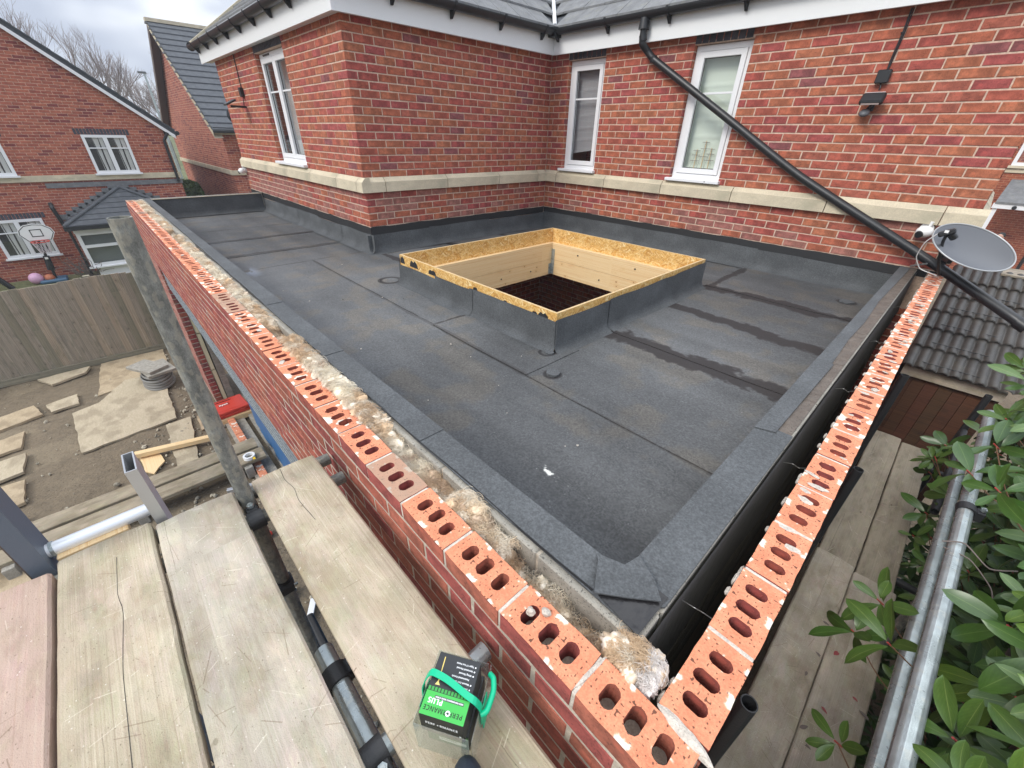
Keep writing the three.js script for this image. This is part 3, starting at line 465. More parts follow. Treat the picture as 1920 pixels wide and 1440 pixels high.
// roof slopes with real tiles near the eaves, the rest of each slope as longer courses
const PITCH = Math.tan(36 * Math.PI / 180), EY = 1.235, EV = 0.135;
function slopePt(face, s, t) {                                     // s: horizontal run inwards from the eave, t: coordinate along the eave
  const y = EY + s * PITCH; return face === 2 ? [XC + EV - s, y, t] : face === 3 ? [t, y, Z3 + EV - s] : [t, y, Z1 + EV - s];
}
function slopeLimits(face, s) {                                    // t range at run s: hip, valley, verge
  if (face === 2) return [Z3 + EV - s * 1.0, Z1 + EV - s];
  if (face === 3) return [XC + EV - s, XR + 0.5];
  return [XL - 0.62, XC + EV - s];
}
function tileG(face, s0, s1, t0, t1, lift) {
  const lo = slopeLimits(face, s0), hi = slopeLimits(face, s1), c = (t, l) => clamp(t, l[0], l[1]);
  const a = slopePt(face, s0, c(t0, lo)), b = slopePt(face, s0, c(t1, lo)), d = slopePt(face, s1, c(t1, hi)), e = slopePt(face, s1, c(t0, hi)); if (Math.abs(c(t1, lo) - c(t0, lo)) < 0.02) return null;
  a[1] += lift; b[1] += lift; const v = [a, b, d, e].map(p => [p[0], p[1] + HG, p[2]]), w = v.map(p => [p[0], p[1] - 0.022, p[2]]);
  return polyG([...v, ...w], [[0, 1, 2, 3], [7, 6, 5, 4], [0, 4, 5, 1], [1, 5, 6, 2], [2, 6, 7, 3], [3, 7, 4, 0]]);
}
srand(88);
const under = []; const tin = 0.03;
{ const top = 2.2; const q = (f) => { const l0 = slopeLimits(f, 0.02), l1 = slopeLimits(f, top), P = [slopePt(f, 0.02, l0[0]), slopePt(f, 0.02, l0[1]), slopePt(f, top, l1[1]), slopePt(f, top, l1[0])].map(p => [p[0], p[1] - 0.03 + HG, p[2]]); return polyG(P, [[0, 1, 2, 3]]); }; under.push(q(1), q(2), q(3)); }
const roof = part('roof', merge(under), M.slateDark, house);
for (const [face, rows, w] of [[2, 4, 0.33], [3, 4, 0.33], [1, 3, 0.33]]) for (let r = 0; r < rows; r++) {
  const s0 = r * 0.27 - 0.03, s1 = s0 + 0.33, l = slopeLimits(face, Math.max(0, s0)); let t = l[0] - (r % 2) * w / 2;
  for (; t < l[1]; t += w) { const g = tileG(face, s0, s1, t + 0.003, t + w - 0.003, 0.028 + rnd() * 0.004); if (g) part('roof_tile', g, M.slate, roof); }
}
for (const face of [1, 2, 3]) { const gs = []; for (let r = face === 1 ? 3 : 4; r < 8; r++) { const s0 = r * 0.27 - 0.03, l = slopeLimits(face, s0); const g = tileG(face, s0, s0 + 0.33, l[0], l[1], 0.028); if (g) gs.push(g); } if (gs.length) { const o = part('tile_courses', merge(gs), M.slate, roof); o.userData.kind = 'stuff'; } }
{ const a = slopePt(3, 0.0, XC + EV), b = slopePt(3, 2.0, XC + EV - 2.0); part('valley_lead', sub(cyl(V(a[0], a[1] + 0.02, a[2]), V(b[0], b[1] + 0.02, b[2]), 0.028, 8)), M.upvc, roof); }
{ const a = slopePt(1, 0, XC + EV), b = slopePt(1, 2.0, XC + EV - 2); part('hip_tile', sub(cyl(V(a[0], a[1] + 0.03, a[2]), V(b[0], b[1] + 0.03, b[2]), 0.10, 10)), M.slate, roof); }
{ const a = slopePt(1, -0.02, XL - 0.62), b = slopePt(1, 2.2, XL - 0.62); part('verge', sub(polyG([[a[0] - 0.03, a[1] - 0.06, a[2]], [a[0] + 0.12, a[1] - 0.06, a[2]], [a[0] + 0.12, a[1] + 0.05, a[2]], [a[0] - 0.03, a[1] + 0.05, a[2]], [b[0] - 0.03, b[1] - 0.06, b[2]], [b[0] + 0.12, b[1] - 0.06, b[2]], [b[0] + 0.12, b[1] + 0.05, b[2]], [b[0] - 0.03, b[1] + 0.05, b[2]]], [[0, 1, 2, 3], [1, 5, 6, 2], [3, 2, 6, 7], [4, 0, 3, 7], [0, 4, 5, 1]])), M.stone, roof); }
part('ceiling', sub(merge([box2(XL + 0.25, XC - 0.13, 1.121, 1.16, -12.7, Z1 - 0.14), box2(XC - 0.13, XR - 0.25, 1.121, 1.16, -12.7, Z3 - 0.14)])), M.interior, house);
// ======================= EXTENSION: WALLS =======================
const WT0 = -0.96, FZ0 = -0.362, FZ1 = -0.4645, RX0 = 0.058, RX1 = -0.0445;          // brick top, front wall faces, right wall faces
const KT = -0.972, BZ0 = -0.545, BZ1 = -0.645, BX0 = -0.132, BX1 = -0.232, RY = -1.275; // block leaf top and faces, roof level
const XEND = -9.13, PIER = -7.85;
// perforated bricks: outline in x (0.215), z (0.1025), height 0.065, three slots across
function slotPath(cx, cz, L, W, j) { const p = [], r = W * 0.48; for (let i = 0; i < 12; i++) { const a = Math.PI * 2 * (i + 0.5) / 12, c = Math.cos(a), s = Math.sin(a); p.push([cx + c * r * 1.08 + (rnd() - 0.5) * j, cz + Math.sign(s) * (L / 2 - r) + s * r + (rnd() - 0.5) * j]); } return p; }
function perforated(kind) {
  const o = [], n = 7, e = 0.0018, X = 0.1075, Z = 0.05125;
  for (let i = 0; i < n; i++) o.push([-X + 2 * X * i / n, -Z + (rnd() - 0.5) * e]); for (let i = 0; i < 4; i++) o.push([X + (rnd() - 0.5) * e, -Z + 2 * Z * i / 4]); for (let i = 0; i < n; i++) o.push([X - 2 * X * i / n, Z + (rnd() - 0.5) * e]); for (let i = 0; i < 4; i++) o.push([-X + (rnd() - 0.5) * e, Z - 2 * Z * i / 4]);
  const j = kind === 'rough' ? 0.005 : 0.0012, holes = [-0.058, 0, 0.058].map(c => slotPath(c + rr(-0.002, 0.002), rr(-0.004, 0.004), rr(0.049, 0.055), rr(0.030, 0.034), j).reverse());
  const s = new THREE.Shape(o.map(p => new THREE.Vector2(...p))); holes.forEach(h => s.holes.push(new THREE.Path(h.map(p => new THREE.Vector2(...p)))));
  const g = new THREE.ExtrudeGeometry(s, { depth: 0.065, bevelEnabled: false }); g.rotateX(-Math.PI / 2); const ng = uvBox(g); ng.groups = g.groups.map(q => ({ ...q })); return ng;
}
srand(411);
const perf = [0, 1, 2].map(() => perforated('clean')), perfR = [0, 1, 2].map(() => perforated('rough'));
const faceMats = M.newBrick;
function topBrick(parent, x, z, turn, smear, dy, i) {
  const rough = smear > 0.5, g = (rough ? perfR : perf)[Math.floor(rnd() * 3)], t = smear > 0.55 ? M.claySmear : smear < 0 ? M.clayGrey : M.clay;
  const o = new THREE.Mesh(g, [t, faceMats[Math.floor(rnd() * 5)]]); o.name = 'perforated_brick'; o.position.set(x, WT0 - 0.065 + rr(-0.002, 0.002) + dy, z); o.rotation.y = turn + rr(-0.008, 0.008) + (rnd() < 0.5 ? Math.PI : 0); o.castShadow = o.receiveShadow = true; parent.add(o); return o;
}
function mortarBlob(w, h, d, sd) { srand(sd); const g = new THREE.IcosahedronGeometry(1, 2), p = g.attributes.position; for (let i = 0; i < p.count; i++) { const k = 0.7 + 0.6 * vn(p.getX(i) * 2.1 + sd * 3.7 + 40, p.getY(i) * 2.3 + p.getZ(i) * 1.7 + 40); p.setXYZ(i, p.getX(i) * w * k, p.getY(i) * h * k, p.getZ(i) * d * k); } g.computeVertexNormals(); return uvBox(g); }
const blobs = [1, 2, 3, 4, 5].map(i => mortarBlob(0.012, 0.009, 0.012, i * 17)), smears = [1, 2, 3, 4, 5, 6].map(i => mortarBlob(0.022, 0.0016, 0.012, i * 29));

// --- front wall ---
srand(71);
const front = thing('brick_wall', 'new red brick parapet with holed bricks along its open top, beside the scaffold boards', 'wall', [0, GY, 0]);
{
  const core = [box2(XEND + 0.006, RX0 - 0.002, WT0 - 0.75 + 0.003, WT0 - 0.0655, FZ1 + 0.006, FZ0 - 0.0018), box2(XEND + 0.006, PIER - 0.002, GY, WT0 - 0.751, FZ1 + 0.006, FZ0 - 0.0018)];
  const body = part('mortar_bed', sub(merge(core)), M.newMortar, front);
  // top course with perpends
  let i = 0;
  for (let x = -0.167; x > XEND + 0.1; x -= 0.225, i++) {
    const far = clamp(-x / 6), sm = i === 3 ? 0.3 : i === 4 ? -1 : i === 5 ? 0.2 : rnd() * (0.75 + far * 0.25) - (rnd() < 0.08 ? 1 : 0);
    topBrick(front, x + 0.107 - 0.0, (FZ0 + FZ1) / 2, 0, i < 3 ? 0.1 : sm, HG, i);
    const pm = part('perpend', cbox(0.011, 0.056 + rr(0, 0.008), 0.098, 0.002, x - 0.0055, WT0 - 0.034 + HG + rr(0, 0.004), (FZ0 + FZ1) / 2 + 0.001), M.snot, front);
    if (rnd() < 0.15 + far * 0.4) { const s = part('mortar_smear', smears[Math.floor(rnd() * 6)], M.snot, front); s.position.set(x + rr(0, 0.2), WT0 + HG + 0.0005, rr(FZ1 + 0.02, FZ0 - 0.02)); s.rotation.y = rr(0, 6); }
  }
  part('corner_mortar', merge([mortarBlob(0.006, 0.005, 0.05, 9).rotateY(-0.1).translate(-0.1725, WT0 - 0.001 + HG, -0.415)]), M.snot, front);
  for (const [x, z] of [[-0.318, -0.44], [-0.345, -0.415]]) { const b = part('mortar_crumb', blobs[Math.floor(rnd() * 5)], M.snot, front); b.position.set(x, WT0 + HG + 0.006, z); b.rotation.set(rr(0, 6), rr(0, 6), 0); }
  // outer face courses below the top, and the pier
  const list = [], base = { P0: V(XEND, 0, FZ0), u: V(1, 0, 0), n: V(0, 0, 1), pick: () => faceMats[Math.floor(rnd() * 5)], shift: (RX0 - XEND) % 0.225 };
  list.push(...layBricks({ ...base, len: RX0 - XEND, n0: -9, n1: -2, phase: 1 }).map(b => ({ ...b, y: b.y + (WT0 - Y0) })));
  list.push(...layBricks({ ...base, len: PIER - XEND, n0: -42, n1: -11, phase: 1 }).map(b => ({ ...b, y: b.y + (WT0 - Y0), mat: M.brickPale[Math.floor(rnd() * 3)] })));
  list.push(...layBricks({ ...base, len: RX0 - XEND, n0: -10, n1: -10, phase: 1 }).map(b => ({ ...b, y: b.y + (WT0 - Y0) })));
  // reveal of the pier, facing the opening
  list.push(...layBricks({ P0: V(PIER, 0, FZ0 - 0.004), u: V(0, 0, -1), n: V(1, 0, 0), pick: () => M.brick[[2, 4, 5, 6][Math.floor(rnd() * 4)]], len: 0.0985, n0: -42, n1: -11, phase: 1, shift: 0 }).filter(b => b.len > 0.02).map(b => ({ ...b, y: b.y + (WT0 - Y0) })));
  placeBricks(list, body, 236, HG);
  // ribbed steel lintel under the brickwork
  const lint = part('lintel', sub(box2(PIER + 0.02, RX0 - 0.11, WT0 - 1.09, WT0 - 0.752, FZ0 - 0.036, FZ0 - 0.022)), mat('lintelGrey', { color: lin(0.17, 0.19, 0.22), roughness: 0.6, bumpMap: bumpL, bumpScale: 0.004 }), front);
  for (let k = 0; k < 6; k++) part('lintel_rib', sub(box2(PIER + 0.02, RX0 - 0.11, WT0 - 0.80 - k * 0.052, WT0 - 0.796 - k * 0.052, FZ0 - 0.022, FZ0 - 0.018)), M.galv, lint);
}
// --- right wall ---
srand(72);
const side = thing('brick_wall', 'new red brick side wall topped with mortar smeared holed bricks, meeting the house under the black dish', 'wall', [0, GY, 0]);
{
  const body = part('mortar_bed', sub(merge([box2(RX1 + 0.006, RX0 - 0.006, GY, WT0 - 0.0655, Z3 + 0.012, FZ1 - 0.002)])), M.newMortar, side);
  let i = 0;
  for (let z = FZ1 - 0.012; z > Z3 + 0.24; z -= 0.225, i++) {
    topBrick(side, (RX0 + RX1) / 2, z - 0.1075, Math.PI / 2, i < 2 ? 0.3 : i < 4 ? 0.45 : rr(0.30, 0.95), HG, i);
    part('perpend', cbox(0.1, 0.058 + rr(0, 0.009), 0.011, 0.002, (RX0 + RX1) / 2, WT0 - 0.034 + HG + rr(0, 0.004), z - 0.2205), M.snot, side);
    const nS = i < 2 ? 0 : 1 + Math.floor(rnd() * 2);
    for (let k = 0; k < nS; k++) { const s = part('mortar_smear', smears[Math.floor(rnd() * 6)], M.snot, side); s.position.set(rr(RX1 + 0.012, RX0 - 0.02), WT0 + HG + 0.0008, z - rr(0, 0.225)); s.rotation.y = rr(-0.5, 0.5); s.scale.set(rr(0.6, 1.3), 1, rr(0.5, 1.1)); }
    for (let k = 0; k < 2; k++) { const b = part('mortar_snot', blobs[Math.floor(rnd() * 5)], M.snot, side); b.position.set(RX1 - 0.002, WT0 - rr(0.005, 0.05) + HG, z - rr(0, 0.225)); b.scale.set(0.55, rr(0.7, 1.4), rr(0.8, 1.8)); }
    if (rnd() < 0.25) { const b = part('mortar_crumb', blobs[Math.floor(rnd() * 5)], M.snot, side); b.position.set(rr(RX1 + 0.02, RX0 - 0.02), WT0 + HG + 0.004, z - rr(0, 0.2)); b.rotation.y = rr(0, 6); }
  }
  part('corner_mortar', merge([mortarBlob(0.014, 0.010, 0.052, 21).rotateY(Math.PI / 2 - 0.12).translate(0.012, WT0 - 0.004 + HG, FZ1 - 0.003)]), M.snot, side);
  const list = layBricks({ P0: V(RX0, 0, FZ0 - 0.108), u: V(0, 0, -1), n: V(1, 0, 0), pick: () => faceMats[Math.floor(rnd() * 5)], len: -Z3 + FZ0 - 0.12, n0: -42, n1: -2, phase: 0, shift: 0 }).map(b => ({ ...b, y: b.y + (WT0 - Y0), hide: 1 }));
  placeBricks(list, body, 0, HG);
}
// --- inner block leaves ---
srand(73);
function blockLeaf(label, along, list) {
  const t = thing('block_wall', label, 'wall', [0, GY, 0]); part('mortar_core', sub(along.core), M.newMortar, t);
  for (const g of list) part('block', sub(g), M.block, t); return t;
}
{ const list = []; for (let r = 0; r < 3; r++) for (let x = XEND + 0.13 - (r % 2) * 0.225; x < BX0 - 0.02; x += 0.45) { const a = Math.max(x, XEND + 0.1) + 0.005, b = Math.min(x + 0.445, BX0 - 0.002); if (b - a > 0.04) list.push(cbox(b - a, 0.215, 0.1, 0.004, (a + b) / 2, KT - 0.1085 - r * 0.225, (BZ0 + BZ1) / 2 + rr(-0.002, 0.002))); }
  for (let r = 3; r < 15; r++) { const y1 = KT - r * 0.225, a = XEND + 0.1, b = PIER; const c = a + 0.45 + (r % 2) * 0.2; list.push(cbox(c - a - 0.01, Math.min(0.215, y1 - 0.001 - GY), 0.1, 0.004, (a + c) / 2, y1 - 0.1085, (BZ0 + BZ1) / 2), cbox(b - c - 0.002, 0.215, 0.1, 0.004, (c + b) / 2, y1 - 0.1085, (BZ0 + BZ1) / 2)); }
  blockLeaf('grey concrete block inner leaf below the front felt edge, fluffy wool packed against it', { core: merge([box2(XEND + 0.11, BX0 - 0.006, KT - 0.68, KT - 0.006, BZ1 + 0.007, BZ0 - 0.007), box2(XEND + 0.11, PIER - 0.006, GY, KT - 0.681, BZ1 + 0.007, BZ0 - 0.007)]) }, list); }
{ const list = []; for (let r = 0; r < 5; r++) for (let z = BZ1 - 0.004 - (r % 2 ? 0.225 : 0.45) + 0.45; z > Z3 + 0.03; z -= 0.45) { const a = Math.min(z, BZ1 - 0.003) - 0.005, b = Math.max(z - 0.445, Z3 + 0.012); if (a - b > 0.04) list.push(cbox(0.1, 0.215, a - b, 0.004, (BX0 + BX1) / 2, KT - 0.1085 - r * 0.225, (a + b) / 2)); }
  const t = blockLeaf('grey block inner leaf along the narrow dark cavity, hung with black plastic sheet', { core: box2(BX1 + 0.007, BX0 - 0.007, GY, KT - 0.006, Z3 + 0.012, BZ1 + 0.001) }, list);
  // black damp proof sheet hanging down the outer side of this leaf
  const nu = 130, nv = 9, pos = [], idx = []; const zA = BZ0 - 0.004, zB = Z3 + 0.03;
  for (let j = 0; j <= nv; j++) for (let i = 0; i <= nu; i++) { const u = i / nu, v = j / nv, z = lerp(zA, zB, u), w = fbm(z * 3.1 + 30, v * 2 + 4, 3) - 0.5; pos.push(BX0 + 0.007 + 0.016 * w * (0.2 + v) + 0.012 * Math.pow(v, 2), KT - 0.004 - v * 0.40 - 0.012 * fbm(z * 4, 3, 3) * (j === 0 ? 1 : 0) + HG, z); }
  for (let j = 0; j < nv; j++) for (let i = 0; i < nu; i++) { const a = j * (nu + 1) + i; idx.push(a, a + nu + 1, a + 1, a + 1, a + nu + 1, a + nu + 2); }
  const g = new THREE.BufferGeometry(); g.setAttribute('position', new THREE.Float32BufferAttribute(pos, 3)); g.setIndex(idx); g.computeVertexNormals(); const s = uvBox(g); s.computeVertexNormals();
  const sm = mat('dampSheet', { color: lin(0.12, 0.122, 0.118), roughness: 0.62, bumpMap: bumpL, bumpScale: 0.004 }); const nrm = g.toNonIndexed(); nrm.setAttribute('uv', s.attributes.uv); part('damp_sheet', nrm, sm, t);
}
// wall ties across the right cavity
{ const wireM = mat('tieWire', { color: lin(0.55, 0.55, 0.52), metalness: 0.8, roughness: 0.35 });
  [[-0.78, 0.02], [-1.62, 0.0], [-2.42, 0.01], [-3.30, 0.0], [-4.20, 0.01]].forEach(([z, d], i) => single('wall_tie', sweep([V(BX0 + 0.004, -1.075 + d, z), V(BX0 + 0.04, -1.055 + d, z + 0.01), V(BX0 + 0.06, -1.07 + d, z - 0.005), V(RX1 - 0.004, -1.045 + d, z + 0.012)], 0.0014, 4, 5), wireM, 'thin steel wire tie bridging the dark cavity of the side wall', 'wall tie', 'wire ties across the side cavity')); }

// ======================= FLAT ROOF =======================
srand(74);
const flat = thing('flat_roof', 'dark grey felt flat roof with tarry lap seams around the square opening', 'roof', [0, GY, 0]);
const RL = { x0: -3.60, x1: -1.595, z0: -4.16, z1: -1.945 };       // outside of the rooflight upstand
const deckHole = [[RL.x0 + 0.05, -RL.z1 + 0.05], [RL.x0 + 0.05, -RL.z0 - 0.05], [RL.x1 - 0.05, -RL.z0 - 0.05], [RL.x1 - 0.05, -RL.z1 + 0.05]];
{ const o = [[XEND + 0.11, -BZ1 + 0.003], [BX1 - 0.003, -BZ1 + 0.003], [BX1 - 0.003, -Z3 - 0.012], [XC + 0.012, -Z3 - 0.012], [XC + 0.012, -Z1 - 0.012], [XEND + 0.11, -Z1 - 0.012]];
  const g = extr(o, 0.20, [deckHole]); g.rotateX(-Math.PI / 2); g.translate(0, RY - 0.212, 0); part('deck', sub(uvBox(g)), M.pine, flat); }
// roof-wide felt print: weathering and the tar that has bled from the laps, where the photograph shows it
const seams = [[-4.95, -1.60, -0.25, -1.575, 0.02, 0.35], [-5.0, -2.3, -5.0, -0.68, 0.03, 0.5], [-5.72, -2.28, -5.72, -0.7, 0.05, 0.6], [-6.6, -2.28, -6.6, -0.7, 0.06, 0.75], [-7.45, -2.28, -7.45, -0.7, 0.05, 0.6], [-8.3, -2.28, -8.3, -0.7, 0.04, 0.6],
  [-1.57, -2.55, -0.25, -2.53, 0.13, 1], [-1.56, -3.45, -0.27, -3.36, 0.12, 1], [-1.55, -4.22, -0.27, -4.27, 0.13, 1], [-1.55, -5.3, -1.53, -4.2, 0.06, 0.8], [-5.0, -2.37, -3.6, -2.37, 0.06, 0.8], [-2.52, -1.62, -2.52, -1.95, 0.03, 0.8], [-4.8, -3.35, -3.62, -3.33, 0.08, 0.9], [-4.8, -4.3, -3.62, -4.28, 0.08, 0.9], [-2.6, -5.3, -2.6, -4.2, 0.06, 0.8], [-3.7, -5.3, -3.7, -4.2, 0.06, 0.8],
  [-3.62, -1.93, -1.58, -1.93, 0.03, 0.35], [-1.575, -1.93, -1.57, -4.2, 0.03, 0.5]];
const SXR = 9.4, SZR = 5.6;
T.roofFelt = tex(2048, 1216, (u, v) => {
  const x = u * SXR - SXR, z = v * SZR - SZR;
  const n = fbm(x * 1.1 + 30, z * 1.1 + 30, 5), f = vn(x * 210 + 900, z * 210 + 900), st = fbm(x * 0.5 + 60 + 0.6 * n, z * 6 + 60, 4), w2 = fbm(x * 5 + 400, z * 5 + 300, 4);
  let k = 0.345 + 0.18 * (n - 0.5) + 0.13 * (f - 0.5) + 0.09 * (st - 0.5) + 0.05 * (w2 - 0.5); if (f > 0.985) k += 0.12;
  let c = mixc([k * 0.985, k * 1.0, k * 1.01], [k * 1.04, k * 1.01, k * 0.96], sstep(0.5, 0.7, w2));
  let d = 0, near = 9; for (const [x0, z0, x1, z1, w, a] of seams) { const dx = x1 - x0, dz = z1 - z0, L2 = dx * dx + dz * dz, t = clamp(((x - x0) * dx + (z - z0) * dz) / L2), q = Math.hypot(x - x0 - dx * t, z - z0 - dz * t); near = Math.min(near, q); if (q > w * 2.6) continue; const nn = fbm(x * 7 + 11, z * 7 + 77, 4) * 1.5 + fbm(x * 30, z * 30 + 9, 2) * 0.5; d = Math.max(d, a * sstep(1.0, 0.66, q / w * 1.1 + 1.14 - nn)); }
  c = mixc(c, [0.15, 0.132, 0.13], d * 0.85);
  const spots = [[-1.4, -1.71, 0.05], [-0.47, -4.79, 0.07], [-1.62, -1.9, 0.05], [-3.75, -1.9, 0.10]]; for (const [a, b, r] of spots) { const q = Math.hypot(x - a, z - b) / r; if (q < 1.5) { const ring = sstep(0.32, 0.08, Math.abs(q - 1)); c = mixc(c, [0.13, 0.12, 0.12], ring * (0.4 + 0.6 * w2)); } }
  const sp = Math.hypot((x + 0.833) * 1.0, (z + 1.055) * 1.9); if (sp < 0.16) { const s = sstep(0.60, 0.72, fbm(x * 40 + 7, z * 60 + 3, 4) + 0.24 * sstep(0.04, 0.0, sp) - 0.30 * sstep(0.015, 0.16, sp)); c = mixc(c, [0.86, 0.86, 0.83], s); }
  const blue = sstep(0.12, 0.0, Math.hypot((x + 4.95) * 0.35, z + 0.95)) * sstep(0.42, 0.58, fbm(x * 6, z * 14 + 30, 4)); c = mixc(c, [0.55, 0.58, 0.63], blue * 0.8);
  return c;
}, SXR, SZR);
mat('roofFelt', { map: T.roofFelt, bumpMap: T.feltBump, bumpScale: 0.0024, roughness: 0.80 });
function sheet(x0, x1, z0, z1, lift, m = M.roofFelt) {             // felt sheet with a real edge, gently uneven
  const nx = Math.max(4, Math.round((x1 - x0) / 0.07)), nz = Math.max(4, Math.round((z1 - z0) / 0.07)), pos = [], idx = [];
  for (let j = 0; j <= nz; j++) for (let i = 0; i <= nx; i++) { let x = lerp(x0, x1, i / nx), z = lerp(z0, z1, j / nz); const e = i === 0 || j === 0 || i === nx || j === nz; pos.push(x + (e ? 0.006 * (fbm(z * 3 + x, x * 3, 2) - 0.5) : 0), RY + HG + lift + 0.010 * (fbm(x * 1.6 + 70, z * 1.6 + 70, 3) - 0.5) + 0.0045 * (fbm(x * 5 + 20, z * 9 + 20, 2) - 0.5), z + (e ? 0.006 * (fbm(x * 3 + 9, z * 3, 2) - 0.5) : 0)); }
  const w = nx + 1; for (let j = 0; j < nz; j++) for (let i = 0; i < nx; i++) { const a = j * w + i; idx.push(a, a + w, a + 1, a + 1, a + w, a + w + 1); }
  const ring = []; for (let i = 0; i <= nx; i++) ring.push(i); for (let j = 1; j <= nz; j++) ring.push(j * w + nx); for (let i = nx - 1; i >= 0; i--) ring.push(nz * w + i); for (let j = nz - 1; j > 0; j--) ring.push(j * w);
  const b0 = pos.length / 3; for (const r of ring) pos.push(pos[r * 3], pos[r * 3 + 1] - 0.009, pos[r * 3 + 2]);
  ring.forEach((r, i) => { const k = (i + 1) % ring.length; idx.push(r, ring[k], b0 + i, ring[k], b0 + k, b0 + i); });
  const g = new THREE.BufferGeometry(); g.setAttribute('position', new THREE.Float32BufferAttribute(pos, 3)); g.setAttribute('uv', new THREE.Float32BufferAttribute(Array.from({ length: pos.length / 3 }, (_, i) => [pos[i * 3], pos[i * 3 + 2]]).flat(), 2)); g.setIndex(idx);
  const c = toCreasedNormals(g, 0.7); return part('felt_sheet', finish(c), m, flat);
}
const L0 = 0.002, LS = 0.0055;
sheet(XEND + 0.11, -8.25, Z1 + 0.02, -0.655, L0); sheet(-8.3, -7.4, Z1 + 0.02, -0.655, L0 + LS); sheet(-7.45, -6.55, Z1 + 0.02, -0.655, L0 + 2 * LS); sheet(-6.6, -5.67, Z1 + 0.02, -0.655, L0 + LS); sheet(-5.72, -4.95, Z1 + 0.02, -0.655, L0);
sheet(-5.0, BX1 - 0.003, -1.65, -0.655, L0 + LS); sheet(-5.0, -2.47, -2.42, -1.60, L0 + 2 * LS); sheet(-2.52, -1.50, -2.10, -1.58, L0 + 3 * LS); sheet(-1.62, BX1 - 0.003, -2.60, -1.58, L0 + 2 * LS);
sheet(-1.62, BX1 - 0.003, -3.47, -2.54, L0 + 3 * LS); sheet(-1.62, BX1 - 0.003, -4.30, -3.42, L0 + 2 * LS); sheet(-1.58, BX1 - 0.003, Z3 + 0.02, -4.25, L0 + 3 * LS);
sheet(XC + 0.02, RL.x0 + 0.03, -3.38, -2.37, L0 + LS); sheet(XC + 0.02, RL.x0 + 0.03, -4.32, -3.33, L0 + 2 * LS); sheet(XC + 0.02, -3.65, Z3 + 0.02, -4.28, L0 + LS); sheet(-3.7, -2.55, Z3 + 0.02, RL.z0 + 0.03, L0 + 2 * LS); sheet(-2.6, -1.53, Z3 + 0.02, RL.z0 + 0.03, L0 + LS);
// felt upstands: profile swept along a wall, in lapped lengths
function upstand(a, b, base, u, n, top, lift, m, fil = 0.06) {     // a, b along u; top: height above roof level
  const pr = [[0.004, top], [0.006, top * 0.55], [0.008, fil + 0.02], [0.02, fil * 0.75], [fil * 0.75, 0.022], [fil + 0.03, 0.012]], nu = Math.max(3, Math.round((b - a) / 0.09)), pos = [], uv = [], idx = [];
  for (let i = 0; i <= nu; i++) { const s = lerp(a, b, i / nu); pr.forEach(([w, y], k) => { const j = 0.008 * (fbm(s * 4 + base.x + 40, k * 0.9 + base.z + 40, 3) - 0.5), p = base.clone().addScaledVector(u, s).addScaledVector(n, w + lift + j * (k > 0 ? 1 : 0.3)); pos.push(p.x, RY + HG + y + (k === 0 ? 0.02 * (fbm(s * 3 + 7, base.x + 9, 3) - 0.5) : 0) + (k > 3 ? lift * 0.8 : 0), p.z); uv.push(s, y - w); }); }
  const K = pr.length; for (let i = 0; i < nu; i++) for (let k = 0; k + 1 < K; k++) { const p = i * K + k; idx.push(p, p + 1, p + K, p + K, p + 1, p + K + 1); }
  const g = new THREE.BufferGeometry(); g.setAttribute('position', new THREE.Float32BufferAttribute(pos, 3)); g.setAttribute('uv', new THREE.Float32BufferAttribute(uv, 2)); g.setIndex(idx); g.computeVertexNormals(); return part('felt_upstand', finish(g.toNonIndexed()), m, flat);
}
{ const laps = (e, base, u, n, top, m) => { for (let i = 0; i + 1 < e.length; i++) upstand(e[i] - (i ? 0.04 : 0), e[i + 1], base, u, n, top + rr(-0.012, 0.012), i % 2 ? 0.0045 : 0, m[i % m.length]); };
  laps([0.62, 1.45, 2.45, 3.3, 4.05, 4.96], V(XL, 0, Z1 + 0.006), V(1, 0, 0), V(0, 0, 1), 0.225, [M.felt, M.felt, M.felt]);
  laps([-0.06, 0.85, 1.85, 3.04], V(XC + 0.006, 0, Z1), V(0, 0, -1), V(1, 0, 0), 0.225, [M.felt, M.felt]);
  laps([0.01, 0.9, 1.75, 2.75, 3.35, 3.8, 4.64], V(XC, 0, Z3 + 0.006), V(1, 0, 0), V(0, 0, 1), 0.23, [M.felt, M.felt, M.felt]);
  laps([0.0, 0.75, 1.62], V(XEND + 0.11, 0, BZ1 - 0.004), V(0, 0, -1), V(1, 0, 0), 0.300, [M.felt]); }
// tar painted over the brick course above the upstands, with a ragged edge
function tarBand(len, place) { const p = []; for (let s = 0; s <= len + 0.001; s += 0.03) p.push([Math.min(s, len), Y0 - 0.09]); for (let s = len; s >= -0.001; s -= 0.03) p.push([Math.max(0, s), Y0 + 0.002 + 0.022 * (fbm(s * 6 + len * 9, 3, 4) - 0.62)]); const g = extr(p, 0.0032); place(g); g.translate(0, HG, 0); part('tar_band', g, M.bitumenMatt, flat); }
tarBand(4.2, g => g.translate(XC - 4.2 + 0.004, 0, Z1 + 0.001)); tarBand(3.04, g => { g.rotateY(Math.PI / 2); g.translate(XC + 0.001, 0, Z1 + 0.004); }); tarBand(4.62, g => g.translate(XC + 0.002, 0, Z3 + 0.001));
